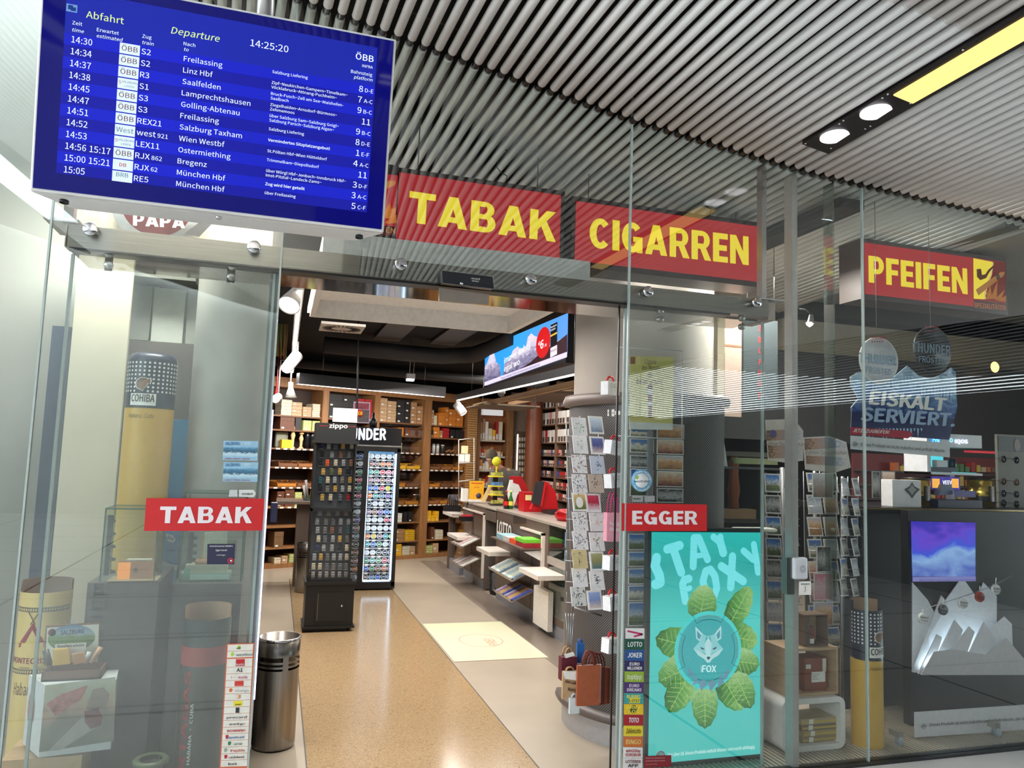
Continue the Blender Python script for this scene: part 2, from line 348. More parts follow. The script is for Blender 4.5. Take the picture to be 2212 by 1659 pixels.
# light trough in the ceiling, parallel to the pipes
def ceilpt(px, py, dz=-.035, X0=3.4):
    z0 = hgt(X0)
    for _ in range(6):
        n = V((0, .064, 1)); p0 = V((X0, YF, z0+dz)); d = ray(px, py); q = CO+d*((p0-CO).dot(n)/d.dot(n)); xr = q.x+.077*(q.y-YF); z0 = hgt(xr)
    return q
def trough(a, b, wd, d0, d1, name, label, discs, panel, loc_label):
    pass
A1, A2 = ceilpt(1733, 312), ceilpt(1797, 329)
wv = (A2-A1); dv = PD.normalized()*-1; wv = wv-dv*wv.dot(dv); nrm = dv.cross(wv).normalized(); nrm = nrm if nrm.z > 0 else -nrm
t = thing('ceiling_light_trough', 'black recessed trough in the pipe ceiling with two round lamps and a yellow panel', 'ceiling light', A1)
build('trough_housing', MB().obox(A1-nrm*.0, dv*4.2, wv, nrm*.12), mat((26, 22, 22), .5), t)
for nm, px, py, r, em in (('round_lamp', 1892, 241, .074, 4.5), ('round_lamp', 1803, 294, .074, 3.5)):
    c = ceilpt(px, py); build(nm, MB().lathe(c-nrm*.006, [(0, 0), (r, 0), (r, .006)], 32, nrm), mat((255, 248, 255), .5, emis=em*.5, var=.03), t)
L1 = ceilpt(1932, 205); L2 = ceilpt(1985, 212); s0 = (L1-A1).dot(dv); w1 = (L1-A1).dot(wv)/wv.length_squared; w2 = (L2-A1).dot(wv)/wv.length_squared
build('warm_light_panel', MB().obox(A1+dv*s0+wv*.16-nrm*.006, dv*2.4, wv*.68, nrm*.006), mat((255, 214, 130), .5, emis=1.25, var=.03), t, ).__setitem__('label', 'long yellow light panel')
sm = MB()
for px, py in [(1740, 310), (1795, 320), (1813, 267), (1822, 260), (1869, 278), (1880, 272), (1906, 211), (1918, 203), (1966, 223), (1977, 217), (2080, 107), (2146, 122)]:
    c = ceilpt(px, py); sm.lathe(c-nrm*.004, [(0, 0), (.005, 0), (.005, .004)], 8, nrm)
build('screw', sm, CHROME, t)['kind'] = 'stuff'
# more troughs further out over the concourse, seen only mirrored in the glass
for k, (xx, yy) in enumerate(((.55, .2), (-.6, -1.8), (5.4, -1.5))):
    P0 = V((xx, yy, hgt(xx)-.064*(yy-YF)-.035)); t = thing('ceiling_light_trough', ['black ceiling trough of lamps mirrored above the doorway', 'black ceiling trough of lamps over the left of the concourse', 'black ceiling trough of lamps over the right of the concourse'][k], 'ceiling light', P0)
    build('trough_housing', MB().obox(P0, dv*1.5, wv, nrm*.12), mat((26, 22, 22), .5), t)
    for q in (.2, .5): build('round_lamp', MB().lathe(P0+dv*q+wv*.5-nrm*.006, [(0, 0), (.07, 0), (.07, .006)], 24, nrm), mat((255, 248, 255), .5, emis=3, var=.03), t)
# inner lamp in right showcase ceiling
c = PY(5.0).at(1773, 480)
zc = hgt(3.1)-.15; c = atz(1773, 480, zc)
t = thing('recessed_downlight', 'round white lamp in a dark trough above the right showcase', 'ceiling light', c)
build('lamp_trough', MB().obox(c+V((-.09, -.28, .004)), (.18, 0, 0), (-.08, 1.1, -.04), (0, 0, .06)), mat((30, 36, 38), .6), t)
build('lamp_disc', MB().lathe(c-V((0, 0, .004)), [(0, 0), (.075, 0), (.075, .006)], 32), mat((235, 240, 255), .5, emis=3, var=0), t)
# ---- shop shell
struct('ceiling_shop', MB().box(-2.6, 8, 6.2, 14.5, 3.1, 3.16).box(-2.6, 8, 6.2, 6.26, 3.1, 4.3), CEILBLACK)
struct('wall_back', MB().box(-2.6, 8, 14.3, 14.4, 0, 3.1), CEILBLACK)
struct('wall_left', MB().box(-.75, -.65, 5.0, 14.3, 0, 3.1), mat((54, 40, 34), .7))
struct('wall_divider', MB().box(-2.6, -.55, 5.05, 5.12, 0, 4.4), mat((170, 172, 164), .8, var=.05, scale=2))
struct('wall_far_left', MB().box(-2.66, -2.6, YF, 5.1, 0, 4.6), mat((92, 100, 104), .7))
struct('wall_right', MB().box(8, 8.1, YF, 14.3, 0, 3.4), mat((40, 42, 44), .7))
# dark beam and beige bulkhead over the right part of the shop
struct('trim_beam', MB().box(4.5, 4.62, YF+.05, 6.4, 3.28, 3.42), mat((66, 72, 72), .6))
struct('wall_bulkhead', MB().box(4.62, 8, 6.2, 6.3, 2.5, 3.4).box(3.4, 3.62, 5.4, 5.5, 2.1, 3.3), mat((164, 152, 130), .7, var=.05))
struct('ceiling_right', MB().box(4.62, 8, YF+.05, 6.2, 3.3, 3.36), mat((150, 146, 138), .7, var=.05))
struct('wall_showcase', MB().box(3.3, 7.9, 6.0, 6.06, 1.9, 2.75), mat((70, 68, 66), .7))
# concrete columns
cc = (2.52, 4.99)
m = MB().lathe((cc[0], cc[1], 0), [(.50, 0), (.50, 3.62)], 48); m.lathe((cc[0], cc[1], 0), [(.5005, 2.2), (.5005, 2.203)], 48)
struct('column_right', m, mat((168, 160, 152), .8, var=.06, scale=2.5, bump=.1))
struct('column_left', MB().lathe((-.27, 4.66, 0), [(.225, 0), (.225, 3.95)], 40), CONC)
# ---- white ceiling coffer just inside the door
co = setting('ceiling_coffer', (.95, 4.9, 2.7)); z0, z1 = 2.64, 2.84; x0, x1, y0, y1 = .165, 1.72, 4.12, 5.72
m = MB().box(x0, x1, y0, y0+.06, z0, z1).box(x0, x1, y1-.03, y1, z0, z1).box(x0, x0+.04, y0+.06, y1-.03, z0, z1).box(x1-.04, x1, y0+.06, y1-.03, z0, z1)
struct('coffer_rim', m, WHITE, co); struct('coffer_panel', MB().box(x0+.04, x1-.04, y0+.06, y1-.03, z0+.13, z1), mat((244, 242, 242), .6), co)
struct('coffer_light', MB().box(x0-.02, x0-.004, y0+.1, y1-.05, z0+.02, z0+.06), mat((255, 246, 226), .5, emis=2.5, var=0), co)
# ---- the concourse behind the viewer, mirrored in the glass
struct('wall_concourse', MB().box(.5, 9.1, -13.1, -13, 0, 7).box(9, 9.1, -13, .5, 0, 2.75).box(9, 9.1, -13, .5, 4.05, 5.4), mat((74, 74, 76), .6, var=.2, scale=.6))
struct('wall_concourse_left', MB().box(-14, .5, -13.1, -13, 0, 7), mat((176, 176, 172), .6, var=.1, scale=.5))
struct('wall_concourse_side', MB().box(-9.1, -9, -13, 3.0, 0, 2.0), mat((150, 152, 150), .6, var=.1, scale=.5))
lv = MB()
for k in range(28): lv.box(9, 9.05, -13, .5, 2.76+k*.046, 2.785+k*.046)
struct('trim_louvre', lv, mat((60, 62, 66), .6))
t = thing('direction_sign', 'long blue direction sign mirrored in the right showcase glass', 'sign', (5.6, -7, 2.4))
build('sign_panel', MB().box(3.9, 7.6, -7.06, -7.0, 2.22, 2.62), mat((26, 34, 92), .4), t)
build('lettering', MB().text('Südtiroler Platz', (7.4, -6.995, 2.46), (-1, 0, 0), (0, 0, 1), .12).text('Schallmooser Str.', (5.3, -6.995, 2.46), (-1, 0, 0), (0, 0, 1), .12), WHITE, t)
[build('hanging_rod', MB().tube([(x_, -7.03, 2.62), (x_, -7.03, 3.9)], .015, 8), STEEL, t) for x_ in (4.3, 7.2)]
# ---- glass front
hz = lambda x: hgt(x)+.16
def pane(name, x0, x1, z0, z1a, z1b, y=YF, th=.01):
    g = MB().hexa([(x0, y, z0), (x1, y, z0), (x1, y+th, z0), (x0, y+th, z0), (x0, y, z1a), (x1, y, z1b), (x1, y+th, z1b), (x0, y+th, z1a)])
    return struct(name, g, GLASS)
g = .004
pane('window_1', -2.4, -1.0-g, .012, hz(-2.4), hz(-1.0)); pane('window_2', -1.0+g, -.04-g, .012, hz(-1), hz(0))
pane('window_3', -.04+g, 1.76-g, 2.51, hz(0), hz(1.76)); pane('window_4', 1.76+g, 2.83-g, .012, hz(1.76), hz(2.83))
pane('window_5', 2.83+g, 3.302-g, .012, hz(2.83), hz(3.3)); pane('window_6', 3.302+g, 5.6, .012, hz(3.3), hz(5.2))
m = MB()
for x, z in ((-1.0, .012), (-.04, .012), (3.302, .012)): m.box(x-.004, x+.004, YF-.004, YF+.014, z, hz(x))
m.box(1.756, 1.764, YF-.004, YF+.014, .012, hz(1.76)); struct('trim_glass_joint', m, SEAL)
struct('trim_joint_shadow', MB().box(1.735, 1.742, YF+.07, YF+.08, .02, 2.5).box(-1.012, -1.008, YF+.03, YF+.035, .012, 3.2), BLACK)
struct('window_fin', MB().box(3.10, 3.112, YF+.02, YF+.10, .9, hz(3.1)), glass_mat(base=.2, mul=2, tint=(.8, .88, .84)))
# steel posts of the glass front
struct('trim_post', MB().box(2.812, 2.850, YF+.02, YF+.09, 0, hz(2.83)), mat((178, 172, 168), .45, .3, var=.05))
struct('trim_hanger', MB().box(2.615, 2.645, YF+.03, YF+.08, 2.61, hz(2.63)).box(-.97, -.93, YF+.05, YF+.1, 2.62, 4.1), mat((170, 164, 160), .35, .8, var=.05))
# ---- door drive: header beam, studs, sliding leaves
d1 = setting('door_1', (.86, YF+.05, 2.56))
struct('header_beam', MB().box(-.94, 2.66, YF+.03, YF+.12, 2.51, 2.612), mat((138, 132, 124), .3, 1, var=.12, scale=5, stretch=(.6, 1, 30), bump=.04), d1)
struct('beam_shelf', MB().box(-1.04, -.9, YF+.02, YF+.3, 2.625, 2.634).box(2.6, 2.76, YF+.02, YF+.3, 2.612, 2.62), mat((190, 186, 180), .3, .8), d1)
struct('beam_underside', MB().box(-.93, 2.65, YF+.125, 4.06, 2.5, 2.512), mat((190, 184, 178), .08, 1, var=.04), d1)
struct('beam_end', MB().box(2.67, 2.72, YF+.05, YF+.28, 2.5, 2.605).box(-.95, -.945, YF+.03, YF+.12, 2.51, 2.612), mat((176, 160, 148), .4, .4), d1)
struct('beam_track_line', MB().box(-.93, 2.4, YF+.02, YF+.11, 2.497, 2.509), BLACK, d1)  # black track line along the lower edge of the header beam
for px, py in ((194, 493.4), (548, 532), (867, 570), (1148.4, 602.5), (1402, 629), (1637, 652)):
    c = at(px, py, YF-.035); s = struct('stud', MB().lathe(c, [(0, 0), (.026, 0), (.030, .004), (.030, .022), (.018, .024), (.018, .06)], 28, (0, 1, 0)), CHROME, d1)
for nm, x0, x1, sg in (('door_leaf', -.93, -.06, 0), ('door_leaf', 1.77, 2.66, 1)):
    lf = struct(nm, MB().box(x0, x1, YF+.075, YF+.085, .02, 2.49), GLASS, d1)
    struct('leaf_edge', MB().box(x0, x0+.012, YF+.072, YF+.088, .02, 2.49).box(x1-.012, x1, YF+.072, YF+.088, .02, 2.49), SEAL, lf)
struct('door_jamb', MB().box(-.085, -.045, YF+.1, YF+.24, 0, 2.5), mat((150, 152, 150), .35, .7, var=.05), d1)
for px, py in ((234, 548), (233, 571), (501, 575), (499, 597), (1429, 671), (1429, 689), (1605, 686), (1605, 705)):
    c = at(px, py, YF+.045); struct('leaf_clamp', MB().lathe(c, [(0, 0), (.016, 0), (.018, .003), (.018, .025)], 20, (0, 1, 0)), STEEL, d1)
m = MB()
for px, y0_, y1_ in ((236, 535, 585), (500, 562, 610)): m.pbox(PY(YF+.068), px-9, y0_, px+8, y1_, .006)
struct('clamp_plate', m, mat((84, 84, 76), .4, .6), d1)
# ================================================================ hanging light-box signs
SR = mat((188, 44, 48), .35, emis=0, var=.03); YEL = mat((244, 226, 40), .45, var=.02); FRM = mat((52, 40, 36), .5)
SRE = mat((190, 48, 54), .3, emis=.6, var=.02); YELE = mat((246, 224, 60), .3, emis=.8, var=.02)
SP = PY(4.2)
def sign(label, TL, BR, words, extra=None):
    a, b = SP.at(*TL), SP.at(*BR); x0, x1, z1, z0 = a.x, b.x, a.z, b.z
    t = thing('light_box_sign', label, 'sign', ((x0+x1)/2, 4.3, z0-.02), 'red hanging shop signs')
    build('sign_case', MB().box(x0-.025, x1+.025, 4.202, 4.42, z0-.035, z1+.03), FRM, t)
    sf = build('sign_face', MB().box(x0, x1, 4.197, 4.203, z0, z1), SRE, t)
    for s, A, B, h in words:
        m = block_text(MB(), PY(4.195), s, A, B, h); build('lettering', m, YELE, sf)
    for xx in (x0+.12, x1-.12):
        m = MB(); m.tube([(xx, 4.3, z1+.03), (xx, 4.3, hgt(xx)+.05)], .003, 6); m.lathe((xx, 4.3, z1+.028), [(0, 0), (.012, 0), (.012, .012), (0, .02)], 8)
        build('hanging_wire', m, FRM, t)
    m = MB(); p = [V((x1-.35+.03*math.sin(k*1.1), 4.3+.03*math.cos(k*1.7), z1+.03+k*.035)) for k in range(9)]; m.tube(p, .0035, 6)
    build('power_cable', m, BLACK, t); return t, z0, z1
sign('red lit sign reading TABAK in yellow capitals above the doorway', (863, 372.5), (1208, 559.7), [('TABAK', (881, 480), (1199, 523), 68)])
sign('red lit sign reading CIGARREN in yellow capitals right of the TABAK sign', (1244.7, 434.4), (1642, 609.3), [('CIGARREN', (1273, 535), (1617, 573), 66)])
t, z0, z1 = sign('red lit sign reading PFEIFEN in yellow capitals with a pipe and cigar picture', (1867, 524), (2172, 670), [('PFEIFEN', (1876, 610), (2090, 636), 58)])
# picture field of the PFEIFEN sign: yellow and dark red ground, pipe, cigar, leaves, caption
P = PY(4.192)
def picfield(t, fx, cap, caps):
    build('picture_ground', MB().ppoly(P, [fx(0, 0), fx(1, 0), fx(1, .84), fx(0, .84)], .001), mat((136, 34, 28), .4, emis=.45), t)
    build('yellow_field', MB().ppoly(P, [fx(0, 0), fx(.6, .02), fx(.52, .35), fx(.33, .83), fx(0, .84)], .001, .003), YELE, t)
    build('cream_curve', MB().pline(P, [fx(.6, .03), fx(.54, .3), fx(.42, .5), fx(.33, .72), fx(.36, .83)], .012, .0045), mat((250, 216, 150), .4, emis=.6), t)
    build('pipe_picture', MB().ppoly(P, [fx(.09, .22), fx(.22, .2), fx(.25, .33), fx(.36, .3), fx(.45, .2), fx(.6, .1), fx(.61, .13), fx(.47, .26), fx(.38, .38), fx(.2, .44), fx(.1, .38)], .002, .006), mat((120, 60, 22), .35, emis=.35), t)
    build('cigar_picture', MB().ppoly(P, [fx(.06, .65), fx(.14, .76), fx(.9, .3), fx(.96, .22), fx(.9, .2), fx(.82, .22)], .002, .006), mat((206, 140, 62), .4, emis=.45), t)
    build('cigar_band', MB().ppoly(P, [fx(.66, .3), fx(.72, .4), fx(.82, .34), fx(.76, .25)], .001, .008), mat((90, 74, 60), .4, emis=.3), t)
    lm = MB()
    for A, B, C in ((( .36, .83), (.5, .52), (.56, .8)), ((.5, .82), (.72, .42), (.7, .78)), ((.62, .82), (.95, .58), (.84, .8)), ((.7, .83), (1, .7), (.98, .84)), ((.4, .82), (.36, .62), (.5, .8))):
        lm.ppoly(P, [fx(*A), fx(*B), fx(*C)], .001, .007)
    build('leaf_picture', lm, mat((214, 136, 40), .4, emis=.45), t)
    if cap: build('caption_bar', MB().ppoly(P, [fx(0, .86), fx(1, .86), fx(1, 1.02), fx(0, 1.02)], .001), mat((70, 28, 20), .4), t); build('lettering', MB().pt_text(P, cap, *caps, bold=.02, off=.004), mat((230, 140, 80), .4, emis=.5), t)
def fx(u, v):   # corners measured on the sign
    TL, TR, BR, BL = (2102, 558), (2172, 568), (2172, 669), (2103, 662)
    return tuple((1-u)*(1-v)*a+u*(1-v)*b_+u*v*c+(1-u)*v*d_ for a, b_, c, d_ in zip(TL, TR, BR, BL))
picfield(t, fx, 'SPEZIALITÄTEN', ((2104, 664), (2171, 670), 10))
# left-hand end sign, mostly hidden behind the departure board
t2 = thing('light_box_sign', 'red picture sign with orange leaves half hidden behind the departure board', 'sign', (.4, 4.3, 2.85), 'red hanging shop signs')
a, b_ = SP.at(800, 360), SP.at(853, 508); build('sign_case', MB().box(a.x, b_.x+.004, 4.202, 4.42, b_.z-.035, a.z+.03), FRM, t2)
build('sign_face', MB().box(a.x, b_.x, 4.197, 4.203, b_.z, a.z-.03), SRE, t2)
def fx2(u, v): return (786+70*u, 366+10*u+122*v)
lm = MB()
for q in ([(826, 462), (842, 438), (845, 452), (856, 448), (852, 475), (826, 470)], [(832, 480), (856, 464), (856, 482), (836, 484)]): lm.ppoly(P, q, .001, .004)
build('leaf_picture', lm, mat((226, 130, 46), .4, emis=.6), t2)
build('cigar_picture', MB().ppoly(P, [(830, 400), (840, 390), (855, 392), (853, 400), (836, 408)], .001, .004), mat((214, 140, 70), .4, emis=.6), t2)
build('lettering', MB().ppoly(P, [(820, 486), (856, 490), (856, 508), (820, 503)], .001, .001), mat((70, 28, 20), .4), t2)
build('lettering', MB().pt_text(P, 'EN', (833, 502), (853, 505), 11, .03, off=.004), mat((230, 150, 90), .4, emis=.5), t2)
# round sign fragment and beige panel above the beam, left
t = thing('round_brand_sign', 'white and dark red round sign with letters above the steel beam left', 'sign', at(350, 520, 4.3))
Q = PY(4.3); c = Q.at(340, 440); r = 66/1636*4.35
build('round_board', MB().lathe(c, [(0, 0), (r*1.28, 0), (r*1.28, .04), (0, .04)], 40, (0, 1, 0)), WHITE, t)
build('red_disc', MB().lathe(c-V((0, .004, 0)), [(0, 0), (r, 0), (r, .004)], 40, (0, 1, 0)), mat((158, 24, 44), .4), t)
build('lettering', block_text(MB(), Q, 'PAPA', (288, 488), (400, 494), 26, .009), WHITE, t)
build('dark_stripe', MB().ppoly(Q, [(432, 480), (462, 480), (430, 512), (398, 505)], .004, .006), mat((60, 58, 58), .5), t)
single('beige_backdrop', MB().pbox(PY(4.36), 176, 450, 590, 560, .03), mat((206, 196, 170), .6), 'beige wall panel behind the round sign above the beam', 'panel')
# ================================================================ departure board
BT = .1234; bc = V((-.282, 3.069, 2.970)); BW, BH = 1.30, .802
bn = V((0, -math.cos(BT), -math.sin(BT))); bup = V((0, -math.sin(BT), math.cos(BT)))
BP = Plane(bc, (1, 0, 0), bn)
t = thing('departure_board', 'large white-framed blue departure screen hanging at the upper left', 'departure board', bc+bup*(BH/2))
m = MB(); fr = [bc+V((sx*BW/2, 0, 0))+bup*(sz*BH/2) for sx, sz in ((-1, -1), (1, -1), (1, 1), (-1, 1))]
bk = [bc-bn*.20+V((sx*(BW/2-.10), 0, 0))+bup*(sz*(BH/2-.03)) for sx, sz in ((-1, -1), (1, -1), (1, 1), (-1, 1))]
bk[0] -= bup*.05; bk[1] -= bup*.05; bk[0] += V((0, 0, 0))
f2 = [p-bn*.05 for p in fr]
m.hexa(fr+f2); m.hexa(f2+bk); build('housing', m, mat((216, 214, 212), .4, var=.03), t, bevel=.006)
gw = .011; m = MB().obox(bc+V((-BW/2+gw, 0, 0))-bup*(BH/2-gw)+bn*.0005, (BW-2*gw, 0, 0), bup*(BH-2*gw), bn*.003)
gb = bpy.data.materials.new('screen_glass'); gb.use_nodes = True; pb = gb.node_tree.nodes['Principled BSDF']; pb.inputs['Base Color'].default_value = lin((8, 8, 70)); pb.inputs['Roughness'].default_value = .04
pb.inputs['Emission Color'].default_value = lin((8, 8, 104)); pb.inputs['Emission Strength'].default_value = .62; pb.inputs['Specular IOR Level'].default_value = .22
build('front_glass', m, gb, t)
def bq(pts, off=.004): return [BP.pt(*BP.uv(*p), off) for p in pts]
SC = [(142.5, 0), (813, 118), (792, 459.5), (121.6, 374)]
SC[0] = (146, -22); SC[1] = (815, 109)
def lerp4(u, v): return tuple((1-u)*(1-v)*a+u*(1-v)*b_+u*v*c+(1-u)*v*d_ for a, b_, c, d_ in zip(*SC))
bl1 = mat((10, 26, 206), .5, emis=.78, var=.10, scale=1.5); bl2 = mat((6, 14, 168), .5, emis=.78, var=.10, scale=1.5); bl3 = mat((14, 34, 176), .5, emis=.78, var=.1, scale=2)
df = build('display_field', MB().quad(*bq([lerp4(0, 0), lerp4(1, 0), lerp4(1, 1), lerp4(0, 1)])), bl2, t)
# the twelve rows
def rowy(k): return .0
u0a, v0a = BP.uv(180, 90); u0b, v0b = BP.uv(162, 369)
def rv(k): return v0a+(v0b-v0a)*k/11
us, ue = BP.uv(*lerp4(.0, .5))[0], BP.uv(*lerp4(1, .5))[0]; dvv = abs(v0b-v0a)/11
m = MB()
for k in range(12):
    if k % 2 == 0: m.quad(*[BP.pt(uu, vv, .0047) for uu, vv in ((us, rv(k)+dvv/2), (ue, rv(k)+dvv/2), (ue, rv(k)-dvv/2), (us, rv(k)-dvv/2))])
build('row_band', m, bl1, df)
m = MB().quad(*[BP.pt(uu, vv, .0046) for uu, vv in ((us, BP.uv(*lerp4(0, 0))[1]), (ue, BP.uv(*lerp4(0, 0))[1]), (ue, rv(0)+dvv/2), (us, rv(0)+dvv/2))]); build('header_band', m, bl3, df)
TW = mat((226, 240, 250), .5, emis=1.0, var=0); TY = mat((214, 240, 140), .5, emis=1.0, var=0)
def btext(m, s, px, v, size, bold=.0, shear=0, al='l', off=.006):
    size *= .82
    u = BP.uv(*px)[0] if isinstance(px, tuple) else px
    m.text(s, BP.pt(u, v-size*CAP/2, off), BP.ex, BP.ey, size, bold, None, shear, al)
cu = lambda px, py: BP.uv(px, py)[0]
cT, cE, cL0, cL1, cZ, cD, cV, cP = cu(155, 90), cu(194, 326), cu(259, 106), cu(303, 106), cu(306, 115), cu(397, 135), cu(588, 160), cu(806, 200)
rows = [('14:30', '', 'ÖBB', 'S2', 'Freilassing', 'Salzburg Liefering', '', '8', 'D-E'), ('14:34', '', 'ÖBB', 'S2', 'Linz Hbf', 'Zipf~Neukirchen-Gampern~Timelkam~', 'Vöcklabruck~Attnang-Puchheim~', '7', 'A-C'),
 ('14:37', '', 'ÖBB', 'R3', 'Saalfelden', 'Bruck-Fusch~Zell am See~Maishofen-', 'Saalbach', '9', 'B-C'), ('14:38', '', 'SL', 'S1', 'Lamprechtshausen', 'Ziegelhaiden~Arnsdorf~Bürmoos~', 'Zehmemoos', '11', ''),
 ('14:45', '', 'ÖBB', 'S3', 'Golling-Abtenau', 'über Salzburg Sam~Salzburg Gnigl~', 'Salzburg Parsch~Salzburg Aigen~', '9', 'B-C'), ('14:47', '', 'ÖBB', 'S3', 'Freilassing', 'Salzburg Liefering', '', '8', 'D-E'),
 ('14:51', '', 'ÖBB', 'REX21', 'Salzburg Taxham', 'Vermindertes Sitzplatzangebot!', '', '1', 'E-F'), ('14:52', '', 'West', 'west 921', 'Wien Westbf', 'St.Pölten Hbf~Wien Hütteldorf', '', '4', 'A-C'),
 ('14:53', '', 'SL', 'LEX11', 'Ostermiething', 'Trimmelkam~Diepoltsdorf', '', '11', ''), ('14:56', '15:17', 'ÖBB', 'RJX 862', 'Bregenz', 'über Wörgl Hbf~Jenbach~Innsbruck Hbf~', 'Imst-Pitztal~Landeck-Zams~', '3', 'D-F'),
 ('15:00', '15:21', 'DB', 'RJX 62', 'München Hbf', 'Zug wird hier geteilt', '', '3', 'A-C'), ('15:05', '', 'BRB', 'RE5', 'München Hbf', 'über Freilassing', '', '5', 'C-F')]
mt, ml = MB(), MB(); lg, lr, lgn, lred = MB(), MB(), MB(), MB()
vsh = lambda px, py, k: BP.uv(px, py)[1]-rv(k)
for k, (ti, es, lo, zu, de, v1, v2, pl, se) in enumerate(rows):
    v = rv(k); S = .0405
    mt.text(ti, BP.pt(cT, v-.0115, .006), BP.ex, BP.ey, .032, .006, cu(200, 97)-cT)
    if es: mt.text(es, BP.pt(cE, v-.0115, .006), BP.ex, BP.ey, .032, .006, cu(239, 334)-cE)
    ml.quad(*[BP.pt(uu, vv, .0055) for uu, vv in ((cL0, v+dvv*.44), (cL1, v+dvv*.44), (cL1, v-dvv*.46), (cL0, v-dvv*.46))])
    mid = (cL0+cL1)/2
    if lo == 'ÖBB': btext(lg, lo, mid, v, .032, .01, 0, 'c', .007)
    elif lo == 'SL': btext(lgn, 'SALZBURG', mid+.006, v+.006, .0125, .01, 0, 'c', .007); btext(lgn, 'LINIEN', mid+.006, v-.009, .0125, 0, 0, 'c', .007); btext(lred, 'S', cL0+.003, v+.003, .02, .01, 0, 'l', .007)
    elif lo == 'West': btext(lgn, 'West', mid, v, .030, .0, 0, 'c', .007)
    elif lo == 'DB': btext(lred, 'DB', mid, v, .022, .02, 0, 'c', .007)
    else: btext(lgn, 'BRB', mid, v+.006, .026, .01, 0, 'c', .007)
    z = zu.split(' '); btext(mt, z[0], cZ, v, S*.86, .006)
    if len(z) > 1: btext(mt, z[1], cZ+text_mesh(z[0], .006)[2]*S*.705+.006, v-.002, S*.66, .006)
    btext(mt, de, cD, v, S*.80, .006)
    if v2: btext(mt, v1, cV, v+.009, .0185, .01); btext(mt, v2, cV, v-.009, .0185, .01)
    else: btext(mt, v1, cV, v+(.008 if k in (0, 3, 8, 11) else .0), .0185, .012 if k not in (6, 10) else .03)
    seW = text_mesh(se, .006)[2]*.0213 if se else 0
    btext(mt, se, cP, v-.003, .026, .006, 0, 'r') if se else None
    btext(mt, pl, cP-seW-(.008 if se else .004), v, S, .006, 0, 'r')
pp = lambda px, py: BP.uv(px, py)
for s, px, py, sz, bo, sh in (('Zeit', 157, 50, .0215, .006, 0), ('time', 156, 65, .0215, .006, .2), ('Erwartet', 210, 65, .0215, .006, 0), ('estimated', 209, 78, .0215, .006, .2), ('Zug', 308, 79, .0215, .006, 0), ('train', 307, 92, .0215, .006, .2),
                              ('Nach', 397, 95, .0215, .006, 0), ('to', 397, 107, .0215, .006, .2), ('14:25:20', 541, 93, .0435, .008, 0)):
    u, v = pp(px, py); btext(mt, s, u, v, sz, bo, sh)
for s, px, py, sz, sh in (('Bahnsteig', 804, 163, .0215, 0), ('platform', 804, 174, .0215, .2), ('ÖBB', 807, 129, .042, 0), ('INFRA', 805, 147, .018, 0)):
    u, v = pp(px, py); btext(mt, s, u, v, sz, .02 if s == 'ÖBB' else .006, sh, 'r')
build('white_lettering', mt, TW, df)
m = MB(); u, v = pp(187, 32); btext(m, 'Abfahrt', u, v, .0415, .008); u, v = pp(370, 66); btext(m, 'Departure', u, v, .0425, .008, .2); build('yellow_lettering', m, TY, df)
build('logo_tile', ml, mat((214, 232, 246), .5, emis=.95, var=.03), df)
build('logo_lettering', lg, mat((110, 40, 50), .5), t); build('logo_lettering', lgn, mat((70, 120, 130), .5), t); build('logo_lettering', lred, mat((196, 40, 40), .5), t)
u, v = pp(156, 19); m = MB().obox(BP.pt(u-.018, v-.014, .005), BP.ex*.036, BP.ey*.028, bn*.001); build('train_icon', m, mat((120, 170, 230), .5, emis=.7), t)
m = MB()
for a_, b2 in (((-.012, -.006), (.004, .01)), ((-.003, -.010), (.014, .004))): m.obox(BP.pt(u+a_[0], v+a_[1], .0065), BP.ex*(b2[0]-a_[0]), BP.ey*(b2[1]-a_[1]), bn*.0006)
build('train_icon', m, mat((20, 60, 150), .5, emis=.7), t)
m = MB()
for px, py in ((139, 433), (776, 509)): m.lathe(at(px, py, 3.12), [(0, 0), (.016, 0), (.016, .01)], 16, (0, -.1, -1))
build('rubber_plug', m, BLACK, t)
build('status_lamp', MB().lathe(at(472, 469, 3.1), [(0, 0), (.012, 0), (.010, .006), (0, .008)], 16, (0, -.2, -1)), CHROME, t)
m = MB()
for x0_, x1_, n in ((-.78, -.52, 26), (-.3, -.02, 28), (.1, .3, 20)):
    for k in range(n):
        xx = x0_+(x1_-x0_)*k/n; q = bc-bup*(BH/2+.0)+V((xx+.282+0, 0, 0))-bn*.09; m.obox(q-bup*(-.013)-bup*.016, (.005, 0, 0), -bn*.03, -bup*.002)
build('vent_slot', m, MBLACK, t)['kind'] = 'stuff'
m = MB().tube([(-.282+.12, 3.22, 3.3), (-.282+.12, 3.22, 4.2)], .036, 20); build('ceiling_tube', m, mat((176, 172, 170), .3, .9), t)
